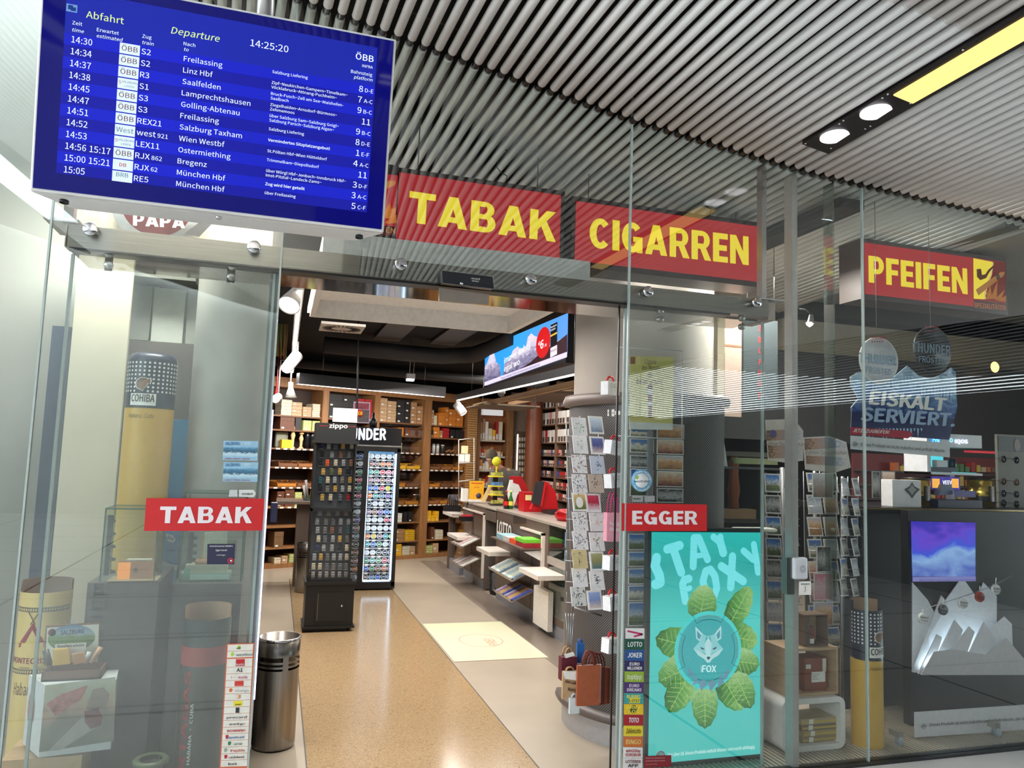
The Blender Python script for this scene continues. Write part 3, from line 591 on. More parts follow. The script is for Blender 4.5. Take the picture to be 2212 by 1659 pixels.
# door sensor on the beam
t = thing('door_sensor', 'black and silver motion sensor box fixed on the beam over the doorway', 'sensor', at(1010, 650, YF-.02))
S_ = PY(YF-.045)
build('sensor_case', MB().ppoly(S_, [(953, 584), (1064, 598), (1067, 624), (955, 611)], .05), mat((22, 24, 34), .12, var=0), t, bevel=.004)
build('sensor_rim', MB().pline(S_, [(954, 583), (1066, 597), (1068, 625), (955, 612)], .003, .002, True), STEEL, t)
build('sensor_lettering', MB().pt_text(S_, 'record', (1018, 603), (1036, 605), 4, off=.002).pt_text(S_, 'ASSA ABLOY', (1019, 608), (1034, 610), 3, off=.002), WHITE, t)
build('sensor_eye', MB().lathe(S_.at(997, 612)-V((0, .002, 0)), [(0, 0), (.008, 0), (.006, .004)], 12, (0, 1, 0)), CHROME, t)
build('mounting_plate', MB().ppoly(PY(YF-.02), [(949, 622), (1057, 636), (1056, 658), (949, 649)], .02), mat((150, 138, 128), .4, .6), t)
# red name stickers on the glass
def sticker(label, pts, word, A, B, h, col=(204, 34, 38), tc_=(238, 226, 228), Y=YF-.003):
    q = PY(Y); t = thing('glass_sticker', label, 'sticker', q.at(*pts[3]))
    bk_ = build('backing', MB().ppoly(q, pts, .0015, 0), mat(col, .4, var=.02), t); build('lettering', block_text(MB(), q, word, A, B, h, .002), mat(tc_, .5, var=.01), bk_); return t
sticker('red glass sticker reading TABAK on the left door leaf', [(316, 1076), (574, 1077), (571, 1146), (311, 1147)], 'TABAK', (344, 1130), (543, 1130), 36)
sticker('red glass sticker reading EGGER on the right door leaf', [(1343, 1087), (1527, 1090), (1527, 1147), (1343, 1147)], 'EGGER', (1365, 1133), (1506, 1133), 30)
# ================================================================ back wall shelving, slightly turned
SA = V((.04, 11.33, 0)); SE = (V((2.61, 12.45, 0))-SA).normalized(); SN = V((SE.y, -SE.x, 0))   # SN faces the door
SH = Plane(SA, SE, SN)
def sbox(m, s0, s1, z0, z1, d0, d1): return m.obox(SH.pt(s0, z0, -d0), SE*(s1-s0), -SN*(d1-d0), V((0, 0, z1-z0)))
ZS = [0.0, .285, .582, .858, 1.137, 1.422, 1.69, 1.955, 2.16]
shelf = thing('wall_shelving', 'tall wooden wall shelving full of cigar boxes along the back of the shop', 'shelving', SA)
posts = [(-1.0, -.95), (.60, .70), (1.48, 1.58), (2.42, 2.56), (3.30, 3.52), (4.28, 4.36)]
for s0, s1 in posts: build('post', sbox(MB(), s0, s1, 0, 2.66, -.02, .36), WOOD, shelf)
build('cornice', sbox(MB(), -1.0, 3.52, 2.56, 2.70, -.03, .36), WOOD, shelf)
build('plinth', sbox(MB(), -1.0, 3.52, 0, .06, -.01, .36), WOOD, shelf)
build('back_panel', sbox(MB(), -1.0, 4.36, 0, 2.7, .37, .39), mat((58, 40, 30), .6), shelf)
bays = [(-.95, .60), (.70, 1.48), (1.58, 2.42), (2.56, 3.30)]
for i, (a, b_) in enumerate(bays):
    for j, z in enumerate(ZS[1:]): build('shelf_board', sbox(MB(), a, b_, z-.022, z, 0, .36), SHELFWOOD if j > 2 else WOOD, shelf)
build('slatted_panel', None or (lambda m: [sbox(m, 3.31, 3.51, .1+k*.04, .13+k*.04, -.035, -.02) for k in range(60)] and m)(MB()), mat((196, 150, 96), .5), shelf)['kind'] = 'stuff'
hb = build('door_handle', MB().lathe(SH.pt(2.36, 1.02, .02), [(0, 0), (.008, 0), (.008, .05), (0, .05)], 10, SN).tube([SH.pt(2.36, 1.02, .06), SH.pt(2.24, 1.02, .06)], .009, 8).obox(SH.pt(2.33, .93, .022), SE*.05, -SN*.01, V((0, 0, .16))), CHROME, shelf)
build('door_glass', sbox(MB(), 1.60, 2.41, .1, 2.14, -.018, -.012), CLEAR, shelf)
tagm = mat((230, 226, 218), .5)
rowname = ['lowest', 'second lowest', 'third lowest', 'fourth lowest', 'middle', 'fourth from top', 'third from top', 'second from top', 'top']
bayname = ['leftmost', 'second', 'third', 'fourth']
TAN, KRAFT, BLK, ORG, YLW, DBR, CRM, REDB = (196, 160, 122), (176, 132, 92), (36, 33, 34), (214, 128, 46), (238, 180, 34), (104, 60, 38), (222, 208, 180), (168, 30, 34)
cname = {TAN: 'light tan', KRAFT: 'kraft brown', BLK: 'black', ORG: 'orange', YLW: 'yellow', DBR: 'dark brown', CRM: 'cream', REDB: 'red', (238, 232, 224): 'white', (190, 196, 120): 'pale green', (120, 90, 60): 'brown'}
def cbox(i, j, s0, s1, z0, z1, col, txt, tagq=True, d=.22, kind='cigar_box', cat='box', group=None):
    p = SH.pt((s0+s1)/2, z0, -.02-d/2); t = thing(kind, txt, cat, p, group or 'boxes on the back wall shelving')
    build('body', sbox(MB(), s0, s1, z0+.0005, z1, .02, .02+d), mat(col, .5, var=.08), t)
    build('lid_line', sbox(MB(), s0, s1, z0+(z1-z0)*.68, z0+(z1-z0)*.68+.003, .0185, .022), mat(tuple(int(x*.55) for x in col), .6), t)
    if tagq:
        w_ = min(.04, (s1-s0)*.35); build('paper_label', sbox(MB(), s0+.02, s0+.02+w_, z0+.012, z0+min(.035, (z1-z0)*.6), .0172, .02), tagm, t)
    return t
def stackrow(i, j, specs):
    """specs: (s0, s1, height of one box, how many, colour)"""
    for n, (s0, s1, h, cnt, col) in enumerate(specs):
        for k in range(cnt):
            lab = f"{cname[col]} cigar box, {ORD[k]} up in {ORD[n]} stack, {rowname[j]} shelf, {bayname[i]} bay"
            dx = random.uniform(-.003, .003); cbox(i, j, s0+dx, s1-.004+dx, ZS[j]+k*h, ZS[j]+(k+1)*h-.002, col, lab, tagq=(k+n) % 2 == 0)
T = (190, 196, 120)
stackrow(0, 8, [(-.02, .14, .045, 5, CRM), (.14, .30, .05, 4, TAN), (.31, .45, .036, 4, TAN), (.46, .585, .028, 7, CRM)])
stackrow(1, 8, [(.72, .95, .09, 4, BLK), (.95, 1.16, .09, 4, BLK), (1.17, 1.32, .11, 3, REDB), (1.33, 1.46, .11, 3, REDB)])
stackrow(2, 8, [(1.60, 1.73, .062, 6, TAN), (1.735, 1.90, .048, 7, TAN), (1.91, 2.06, .06, 6, BLK), (2.065, 2.17, .06, 6, BLK), (2.175, 2.29, .058, 6, KRAFT), (2.295, 2.41, .058, 5, KRAFT)])
stackrow(3, 8, [(2.58, 2.63, .05, 5, TAN), (2.64, 2.70, .16, 1, CRM), (2.73, 2.86, .105, 2, ORG), (2.865, 2.93, .078, 4, ORG), (2.935, 3.09, .095, 3, ORG), (3.095, 3.24, .095, 3, ORG)])
stackrow(0, 7, [(-.02, .20, .18, 1, DBR), (.21, .30, .18, 1, BLK), (.33, .46, .15, 1, T), (.47, .59, .15, 1, T)])
stackrow(2, 7, [(1.62, 1.93, .06, 2, DBR), (1.96, 2.06, .13, 1, ORG), (2.08, 2.38, .07, 2, DBR)])
stackrow(3, 7, [(2.58, 2.63, .13, 1, BLK), (2.64, 2.76, .058, 3, ORG), (2.765, 2.83, .12, 1, KRAFT), (2.84, 2.96, .165, 1, REDB), (2.98, 3.08, .15, 1, BLK), (3.09, 3.26, .15, 1, BLK)])
stackrow(0, 3, [(0.0, .11, .036, 6, DBR), (.12, .26, .05, 5, DBR), (.27, .38, .034, 6, T), (.42, .55, .05, 3, KRAFT)])
stackrow(0, 1, [(0.0, .14, .22, 1, (120, 90, 60)), (.42, .55, .07, 2, KRAFT)])
stackrow(0, 0, [(0.02, .12, .07, 2, CRM), (.13, .22, .08, 2, TAN), (.24, .36, .036, 5, T), (.42, .56, .06, 3, KRAFT)])
stackrow(2, 1, [(1.98, 2.16, .062, 3, KRAFT), (2.17, 2.36, .034, 5, YLW)])
stackrow(3, 1, [(2.68, 2.74, .2, 1, DBR), (2.77, 2.92, .05, 3, CRM)])
stackrow(2, 0, [(1.88, 2.0, .16, 1, YLW), (2.005, 2.12, .12, 2, YLW), (2.14, 2.28, .04, 5, CRM), (2.285, 2.38, .065, 3, TAN)])
stackrow(3, 0, [(2.58, 2.72, .038, 5, T), (2.73, 2.84, .11, 2, TAN)])
stackrow(2, 2, [(2.0, 2.1, .07, 2, (238, 232, 224)), (2.13, 2.2, .16, 1, BLK), (2.22, 2.3, .16, 1, BLK)])
stackrow(3, 2, [(2.58, 2.66, .17, 1, YLW), (2.67, 2.74, .09, 1, YLW), (2.75, 2.82, .16, 1, YLW)])
# trays of loose cigars with price strips
def tray(i, j, s0, s1, col, lab, cig=True):
    t = thing('cigar_tray', lab, 'tray', SH.pt((s0+s1)/2, ZS[j], -.1), 'open cigar trays'); z = ZS[j]
    m = sbox(MB(), s0, s1, z+.0005, z+.012, .01, .28); sbox(m, s0, s1, z+.0005, z+.05, .01, .02); sbox(m, s0, s0+.008, z+.0005, z+.07, .01, .28); sbox(m, s1-.008, s1, z+.0005, z+.07, .01, .28); sbox(m, s0, s1, z+.0005, z+.09, .27, .28)
    build('tray_body', m, mat(col, .5), t)
    m = MB(); n = int((s1-s0-.02)/.02)
    for k in range(n):
        s = s0+.016+k*.02; m.tube([SH.pt(s, z+.03, -.03), SH.pt(s+random.uniform(-.004, .004), z+.06+random.uniform(0, .02), -.2)], .008, 6)
    o = build('cigars', m, mat((122, 74, 40), .6), t); o['kind'] = 'stuff'
for i, s0, s1 in ((0, -.02, .58), (2, 1.6, 2.4), (3, 2.58, 3.27)):
    for j in (3, 4, 5) if i else (4, 5):
        n = 3 if i != 0 else 2; w_ = (s1-s0)/n
        for q in range(n): tray(i, j, s0+q*w_+.006, s0+(q+1)*w_-.006, [(150, 96, 52), (188, 120, 40), (120, 78, 50)][(i+j+q) % 3] if not (i == 2 and j == 5) else (232, 176, 40), f"open tray of cigars, {ORD[q]} from left, {rowname[j]} shelf, {bayname[i]} bay")
m = MB()
for i, (a, b_) in enumerate(bays):
    if i == 1: continue
    for j in (3, 4, 5, 6):
        s = max(a, -.1)+.03
        while s < b_-.06: sbox(m, s, s+.055, ZS[j]-.024, ZS[j]-.002, -.004, -.001); s += random.uniform(.085, .12)
o = build('price_strip', m, tagm, shelf); o['kind'] = 'stuff'
# jars, bottles and figures
def jar(i, s, z, r, h, col, lid, lab, kind='jar', rough=.15):
    p = SH.pt(s, z, -.1); t = thing(kind, lab, 'jar', p, 'jars on the back wall shelving')
    build('body', MB().lathe(p, [(0, 0.0005), (r, 0.0005), (r, h*.8), (r*.85, h*.86), (0, h*.86)], 14), mat(col, rough), t)
    build('lid', MB().lathe(p, [(0, h*.86), (r*.95, h*.86), (r*.95, h), (0, h)], 14), mat(lid, .4), t)
for k, (s, r, h, c, l) in enumerate(((2.62, .035, .13, (90, 40, 44), (80, 34, 38)), (2.71, .028, .16, (220, 220, 214), (150, 150, 148)), (2.79, .028, .16, (206, 206, 200), (140, 140, 140)), (2.89, .032, .15, (60, 56, 54), (200, 198, 190)))):
    jar(3, s, ZS[6], r, h, c, l, ['maroon tub', 'white jar', 'pale grey jar', 'dark jar with light lid'][k]+' on the third shelf from top, fourth bay')
for k, (s, r, h) in enumerate(((1.98, .026, .17), (2.06, .026, .15))): jar(2, s, ZS[6], r, h, (170, 164, 150), (210, 206, 196), ['taller glass jar', 'shorter glass jar'][k]+' on the third shelf from top, third bay')
p = SH.pt(3.05, ZS[6], -.08); m = MB()
for k in range(7): m.lathe(p+SE*(.03*(k-3))+V((0, 0, .02+.012*(k % 3))), [(0, 0), (.022, .008), (.024, .02), (.012, .034), (0, .036)], 8)
single('wooden_pipes', m, mat((150, 100, 60), .5), 'heap of wooden tobacco pipes beside the jars in the fourth bay', 'pipe').__setitem__('kind', 'stuff')
# left bay: two little wooden figures, yellow card, grey bag, dark bottles
for k, (s, h) in enumerate(((.20, .34), (.33, .26))):
    p = SH.pt(s, ZS[6]-.0, -.06); t = thing('wooden_figure', ['taller', 'shorter'][k]+' carved pale wooden mushroom figure on the left bay shelf', 'figurine', p)
    build('body', MB().lathe(p, [(0, .0005), (.04, .0005), (.036, .01), (.018, .03), (.022, h*.4), (.034, h*.55), (.018, h*.72), (.012, h*.8)], 14), mat((228, 186, 130), .5), t)
    build('cap', MB().lathe(p, [(0, h*.78), (.036, h*.8), (.03, h*.9), (0, h)], 14), mat((214, 160, 110), .5), t)
single('yellow_card_box', sbox(MB(), .02, .17, ZS[6]+.0005, ZS[6]+.12, .02, .1), mat((236, 196, 30), .5), 'yellow cardboard box beside the wooden figures', 'box')
single('grey_pouch', sbox(MB(), -.02, .17, ZS[6]+.0005, ZS[6]+.24, .14, .2), mat((140, 142, 128), .7), 'grey cloth pouch behind the yellow box', 'pouch', bevel=.02)
for k, s in enumerate((.44, .52)): jar(0, s, ZS[6], .036, .26, (28, 28, 32), (50, 48, 50), ['left', 'right'][k]+' black bottle behind the yellow topped vial in the left bay', 'bottle')
jar(0, .57, 1.585, .022, .1, (220, 226, 230), (240, 214, 60), 'small clear vial with yellow cap in the left bay', 'vial')
build('glass_shelf', sbox(MB(), -.95, .60, 1.575, 1.584, .0, .3), CLEAR, shelf)
# mountain poster glass reflections left bay top + speaker box
# ---- unit to the right, square to the shop: lit sign box, tobacco boxes
U = PY(12.9); unit = thing('tobacco_cabinet', 'brown tobacco cabinet with a blank white light box right of the shelving', 'cabinet', U.at(1064, 1080)*1.0)
m = MB(); 
build('side_panel', MB().pbox(U, 1026, 872, 1033, 1240, .3, .02), WOOD, unit); build('side_panel', MB().pbox(U, 1090, 880, 1104, 1240, .3, .02), WOOD, unit)
build('top_panel', MB().pbox(U, 1026, 862, 1104, 874, .3, .03), WOOD, unit)
build('white_light_box', MB().pbox(U, 1033, 876, 1087, 897, .05), mat((244, 240, 240), .5, emis=.55, var=.01), unit)
build('back_panel', MB().pbox(U, 1033, 870, 1092, 1240, .01, -.28), mat((150, 86, 44), .6), unit)
ys = (950, 985, 1015, 1050, 1085)
for y in ys: build('shelf_board', MB().pbox(U, 1033, y, 1091, y+4, .28), mat((196, 186, 170), .4), unit)
cols = [ORG, CRM, (238, 232, 224), KRAFT, REDB, BLK, YLW]
cn = {ORG: 'orange', CRM: 'cream', (238, 232, 224): 'white', KRAFT: 'brown', REDB: 'red', BLK: 'black', YLW: 'yellow'}
for j, y in enumerate(ys[:4]):
    x = 1034.5; n = 0; nr = random.Random(j)
    while x < 1086:
        w_ = nr.uniform(5.5, 9); h = nr.uniform(9, 22) if j else nr.uniform(12, 46); c = nr.choice(cols if j != 1 and j != 3 else [ORG, ORG, CRM, REDB])
        x1 = min(x+w_, 1090); a_ = U.uv(x, y)[0]; b2 = U.uv(x1-.8, y)[0]; z0_ = U.uv(1062, y)[1]; z1_ = U.uv(1062, y-h)[1]
        t = thing('tobacco_box', f"{cn[c]} tobacco box, {ORD[n]} from left on the {ORD[j]} shelf of the right cabinet", 'box', U.pt((a_+b2)/2, z0_, -.1), 'tobacco boxes in the right cabinet')
        build('body', MB().obox(U.pt(a_, z0_+.001, -.03), U.ex*(b2-a_), V((0, .12, 0)), V((0, 0, z1_-z0_))), mat(c, .5), t)
        build('paper_label', MB().obox(U.pt(a_+.005, z0_+.01, -.028), U.ex*(b2-a_-.01), V((0, .001, 0)), V((0, 0, (z1_-z0_)*.3))), tagm, t)
        x = x1; n += 1
# brown round pillar, beige door panel and keyed cabinet further right
struct('column_brown', MB().lathe((4.05, 11.95, 0), [(.14, 0), (.14, 3.1)], 24), mat((122, 66, 42), .4))
struct('wall_service', MB().pbox(PY(13.0), 1100, 850, 1190, 1260, .08), mat((150, 128, 112), .6))
t = thing('key_cabinet', 'narrow glazed cabinet of small hanging goods behind the clerk', 'cabinet', PY(12.7).at(1125, 1060)); q = PY(12.7)
build('body', MB().pbox(q, 1112, 932, 1144, 1075, .05), mat((96, 76, 64), .5), t); build('light_strip', MB().pbox(q, 1115, 938, 1117.5, 1065, .01, .012), mat((255, 244, 220), .4, emis=2.5, var=0), t)
m = MB()
for a_ in range(4):
    for b2 in range(9): m.pbox(q, 1121+a_*5.3, 945+b2*13, 1124.5+a_*5.3, 953+b2*13, .01, .012)
build('hanging_goods', m, mat((214, 206, 190), .5), t)['kind'] = 'stuff'
# ---- cigarette wall behind the counter, along x = 4.2
C = PX(4.2); cw = thing('cigarette_shelving', 'long wall shelving of packs and cartons behind the counter', 'shelving', (4.35, 10.8, 0))
build('back_panel', MB().box(4.44, 4.48, 8.6, 12.1, 0, 2.9), mat((60, 48, 42), .6), cw)
zsr = [2.5, 2.22, 1.93, 1.72, 1.55, 1.38, 1.21, 1.04, .87, .7, .5]
for z in zsr: build('shelf_board', MB().box(4.2, 4.44, 8.6, 12.1, z-.02, z), mat((110, 84, 66), .5), cw)
for y in (12.1, 11.3, 10.5, 9.7, 8.6): build('upright', MB().box(4.19, 4.44, y-.02, y+.02, 0, 2.9), mat((120, 94, 76), .5), cw)
rr = random.Random(5); packs = {}
pc = [('white', (230, 224, 218)), ('red', (186, 44, 40)), ('cream', (222, 204, 176)), ('blue', (70, 90, 160)), ('pink', (220, 160, 150)), ('dark', (60, 50, 54))]
for j, z in enumerate(zsr[:8]):
    y = 12.05; n = 0
    while y > 9.75:
        big = j < 3; w_ = .115 if big else .085; h = .2 if big else .09; nm_, c = pc[0] if big and rr.random() < .8 else rr.choice(pc)
        key = (big, nm_)
        lab = f"{'carton' if big else 'pack'} {nm_} on the {ORD[j]} cigarette shelf, {ORD[min(n,19)]} from the brown pillar"
        if n > 19: break
        if key not in packs:
            t = thing('cigarette_carton' if big else 'cigarette_pack', lab, 'box' , (4.22, y, z), 'packs on the cigarette shelving')
            build('body', MB().box(4.22, 4.28, y-w_*.46, y+w_*.46, z+.0005, z+h), mat(c, .5), t)
            build('warning_label', MB().box(4.2185, 4.22, y-w_*.4, y+w_*.4, z+.01, z+h*.45), mat((90, 70, 60), .6, var=.4, scale=60), t)
            packs[key] = (t, tree_of(t))
        else:
            t0, tr = packs[key]; t = copy_tree(t0, loc=(4.22, y, z), label=lab, tree=tr)
        t['label'] = f"{nm_} {'carton' if big else 'cigarette pack'}, {ORD[n]} from the pillar on the {ORD[j]} cigarette shelf"
        y -= w_*(1.04 if rr.random() < .9 else 1.6); n += 1
# ---- dark technical ceiling: ducts, vents, cable, panels
m = MB().tube([(1.0-.55, 9.2, 2.92), (1.4, 9.25, 2.90), (1.9, 9.3, 2.90), (2.25, 9.1, 2.92), (2.35, 8.6, 2.94), (2.35, 7.6, 2.94)], .10, 18); m.tube([(-.4, 10.6, 2.86), (1.8, 10.9, 2.82), (4, 11.2, 2.82)], .07, 14)
struct('trim_duct', m, mat((46, 44, 44), .6))
m = MB()
for x_ in (1.05, 1.75): m.box(x_, x_+.32, 7.4, 9.4, 3.06, 3.08)
struct('trim_ceiling_panel', m, mat((96, 94, 94), .7))
m = MB()
for px, py in ((905, 770), (975, 770), (1008, 768)): m.pbox(PY(12.5), px-8, py-12, px+8, py+12, .05)
struct('trim_duct_plate', m, mat((90, 72, 60), .7))
D_ = thing('air_diffuser', 'square white ceiling diffuser with radial slots', 'vent', (.55, 7.75, 2.9)); build('plate', MB().box(.33, .76, 7.54, 8.02, 2.9, 2.925), mat((206, 196, 186), .5), D_)
m = MB()
for k in range(24):
    a_ = 2*math.pi*k/24; c_, s_ = math.cos(a_), math.sin(a_); p = V((.545, 7.78, 2.896)); m.obox(p+V((c_*.10, s_*.10, 0))-V((-s_, c_, 0))*.006, V((c_*.09, s_*.09, 0)), V((-s_, c_, 0))*.013, V((0, 0, .003)))
build('slot', m, BLACK, D_)['kind'] = 'stuff'
# track lights
t = thing('hanging_rod', 'thin dark rod hanging from the black ceiling above the lighter display', 'rod', at(773, 850, 8.3)); build('rod', MB().tube([V((at(773, 722, 8.3).x, 8.3, 3.1)), at(771, 905, 8.3)], .010, 8), mat((50, 50, 54), .5), t)
t = thing('ribbon_bunch', 'bunch of yellow and green ribbons hanging at the left shop wall', 'ribbon', at(608, 780, 9.0)); rw = random.Random(4)
for k in range(9): x_ = 600+k*2.3; build('ribbon', MB().tube([at(x_+2, 672, 9.0), at(x_+rw.uniform(-2, 2), 720, 9.0), at(x_+rw.uniform(-3, 3), 764+rw.uniform(0, 14), 9.0)], .012, 6), mat([(170, 140, 60), (80, 130, 80), (150, 90, 60)][k % 3], .6), t)
t = thing('red_ornament', 'small red hanging ornament above the leftmost spotlight', 'ornament', at(597, 850, 9.6)); build('body', MB().lathe(at(597, 850, 9.6), [(0, -.12), (.02, -.08), (.03, 0), (.01, .08), (.003, .3), (.003, 3.09-at(597, 850, 9.6).z)], 10), mat((190, 30, 36), .5), t)
def strip(label, a, b_, w_, h, em, housing=(44, 42, 44)):
    a, b_ = V(a), V(b_); d = b_-a; sd = V((d.y, -d.x, 0)).normalized()
    t = thing('linear_light', label, 'ceiling light', (a+b_)/2)
    build('housing', MB().obox(a-sd*w_+V((0, 0, .004)), d, sd*2*w_, V((0, 0, h))), mat(housing, .5), t)
    build('diffuser', MB().obox(a-sd*w_*.55, d, sd*w_*1.1, V((0, 0, .004))), mat((255, 248, 236), .5, emis=em, var=0), t)
    m = MB()
    for f_ in (.15, .85): p = a+d*f_+V((0, 0, h)); m.tube([p, V((p.x, p.y, 3.1))], .003, 6)
    build('hanging_wire', m, STEEL, t); return t
strip('thin linear lamp running along the left side of the shop', (.075, 5.0, 2.68), (.12, 10.6, 2.70), .025, .05, 4, (200, 198, 194))
strip('linear lamp in a dark housing across the back shelving', (.19, 10.0, 2.5), (2.25, 10.75, 2.5), .05, .14, 3.5)
strip('long linear lamp under the screen above the counter', (2.27, 5.0, 2.335), (2.27, 9.9, 2.40), .045, .07, 4)
def spot(label, tip, tail, r0, r1, lit=True, anc=(.10, 2.73)):
    tip, tail = V(tip), V(tail); d = (tip-tail).normalized(); L = (tip-tail).length
    t = thing('spotlight', label, 'spotlight', tail); 
    build('shade', MB().lathe(tail, [(0, 0), (r0, 0), (r0, L*.35), (r0+(r1-r0)*.35, L*.6), (r1, L), (r1*.92, L), (r1*.9, L-.004)], 24, d), mat((214, 210, 208), .4), t)
    build('lamp_face', MB().lathe(tail, [(0, L-.008), (r1*.91, L-.008)], 24, d), mat((255, 248, 236), .4, emis=5 if lit else .6, var=0), t)
    build('bracket', MB().tube([tail, V((tail.x, tail.y, anc[1])), V((anc[0], tail.y+.01, anc[1]))], .010, 8), mat((214, 210, 208), .4), t)
spot('largest white spotlight just inside the doorway, upper left', at(624, 660, 5.0), at(650, 612, 5.15), .035, .073)
spot('white cylinder spotlight below the large one on the left track', at(617, 797, 7.6), at(642, 768, 7.75), .058, .055)
spot('white cone spotlight hanging over the left shelf bay', at(628, 858, 10.0), at(628, 826, 10.02), .03, .075, False)
spot('white disc spotlight at the far left edge of the doorway', at(595, 862, 9.3), at(601, 858, 9.42), .05, .05)
spot('white spotlight at the far end of the counter lamp', at(1002, 893, 9.8), at(986, 873, 9.88), .055, .055, False, (2.27, 2.43))
t = thing('hanging_lamp', 'small lit box lamp hanging on a wire below the dark ceiling', 'ceiling light', at(887, 816, 9.5)); q = PY(9.5)
build('body', MB().pbox(q, 879, 807, 897, 818, .12), mat((190, 190, 192), .4), t); build('lamp_face', MB().pbox(q, 880, 818, 895, 822, .1), mat((240, 250, 255), .4, emis=4, var=0), t)
build('wire', MB().tube([q.at(885, 808), q.at(890, 706)], .004, 6).tube([q.at(893, 808), q.at(896, 760)], .003, 6), STEEL, t)
t = thing('dome_camera', 'white dome camera under the counter canopy', 'camera', at(1083, 855, 9.0)); c = at(1083, 850, 9.0)
build('base', MB().lathe(c, [(0, .06), (.05, .06), (.05, 0), (0, 0)], 20), WHITE, t); build('dome', MB().lathe(c, [(.042, 0), (.036, -.03), (0, -.045)], 20), mat((120, 120, 124), .1), t)
# canopy over service area
struct('trim_canopy', MB().box(2.75, 2.8, 5.6, 11.0, 2.38, 2.44).box(3.3, 3.34, 6.5, 11.0, 2.45, 2.5), mat((196, 160, 122), .5))
struct('trim_canopy_panel', MB().box(3.0, 3.9, 8.2, 9.6, 2.42, 2.45).box(2.6, 3.4, 9.8, 10.8, 2.36, 2.38), mat((128, 112, 98), .6))
# ---- LED screen above the counter
lx, ly0, ly1, lz0, lz1 = 2.32, 6.05, 8.62, 2.50, 2.915
Lp = PX(lx); t = thing('advert_screen', 'long LED advertising screen with mountains above the counter', 'screen', (lx+.1, 7.3, 2.5))
build('case', MB().box(lx, lx+.24, 6.05, 8.62, 2.485, 2.94), BLACK, t)
LP_ = Plane((lx-.004, 0, 0), (0, -1, 0), (-1, 0, 0))
LQ = [(1047.5, 751.4), (1227, 676), (1225.5, 771.4), (1047, 834)]
def lq(u, v): return tuple((1-u)*(1-v)*a+u*(1-v)*b_+u*v*c+(1-u)*v*d_ for a, b_, c, d_ in zip(*LQ))
def lpoly(pts, mt, nm, off=.001, par=t): return build(nm, MB().ppoly(LP_, [lq(*p) for p in pts], .0008, off), mt, par)
sky = ramp_mat([(0, (90, 150, 235)), (.5, (56, 160, 240)), (1, (40, 150, 236))], 'Y', .1, 2, emis=1.05)
rock = ramp_mat([(0, (90, 86, 120)), (.45, (170, 160, 190)), (.6, (214, 206, 226)), (1, (236, 220, 232))], 'Z', .55, 9, emis=.95, dist=1.5)
lpoly([(0, 0), (1, 0), (1, .93), (0, .93)], sky, 'sky_field', 0)
lpoly([(.22, .93), (.24, .62), (.30, .55), (.34, .36), (.40, .30), (.42, .40), (.5, .38), (.52, .18), (.56, .12), (.6, .22), (.66, .3), (.72, .42), (.8, .58), (1, .5), (1, .93)], rock, 'mountain_picture', .002)
lpoly([(0, .93), (0, .5), (.03, .42), (.07, .2), (.09, .12), (.11, .22), (.14, .5), (.18, .6), (.2, .93)], rock, 'mountain_picture', .002)
lpoly([(.36, .93), (.55, .82), (.7, .66), (.84, .6), (1, .48), (1, .93)], mat((60, 24, 34), .5, emis=.8, var=.4, scale=6), 'dark_slope', .003)
lpoly([(0, .9), (1, .88), (1, 1), (0, 1)], mat((226, 216, 250), .5, emis=1.0, var=.01), 'caption_band', .004)
m = MB(); c = LP_.uv(*lq(.71, .46)); m.disc(LP_.pt(*c, .006), .20, 40, LP_.n, .145, LP_.ex); build('price_badge', m, mat((216, 16, 22), .5, emis=.95, var=0), t)
W_ = mat((250, 248, 252), .5, emis=1, var=0)
m = MB(); m.pt_text(LP_, 'immer dabei', lq(.24, .61), lq(.55, .47), 12, .02, 0, .007); m.pt_text(LP_, 'egal wo', lq(.24, .82), lq(.43, .77), 12, .02, 0, .007)
m.pt_text(LP_, '€', lq(.655, .5), lq(.68, .49), 8, .02, 0, .009); m.pt_text(LP_, '6', lq(.68, .6), lq(.72, .58), 17, .05, 0, .009); m.pt_text(LP_, '.40', lq(.73, .58), lq(.755, .575), 6, .03, 0, .009)
build('white_lettering', m, W_, t)
build('small_lettering', MB().pt_text(LP_, 'Tabakrauch enthält über 70 Stoffe, die erwiesenermaßen krebserregend sind', lq(.2, .985), lq(.67, .975), 4.5, .01, 0, .006), mat((60, 50, 80), .5), t)
lpoly([(.80, .12), (.88, .11), (.88, .60), (.80, .62)], mat((14, 12, 16), .4, emis=.01), 'pack_picture', .006); lpoly([(.80, .36), (.88, .34), (.88, .38), (.80, .40)], mat((236, 196, 60), .5, emis=.9), 'pack_band', .008)
lpoly([(.80, .66), (.88, .64), (.88, .85), (.80, .88)], mat((236, 230, 244), .5, emis=.95), 'pack_picture', .006)
build('pack_lettering', MB().pt_text(LP_, 'Winston', lq(.805, .77), lq(.875, .755), 5, .02, 0, .009), mat((190, 30, 50), .5, emis=.6), t)
build('pack_lettering', MB().pt_text(LP_, 'Rauchen ist', lq(.805, .20), lq(.875, .19), 3.4, .02, 0, .009).pt_text(LP_, 'tödlich', lq(.805, .27), lq(.86, .26), 3.4, .02, 0, .009), W_, t)
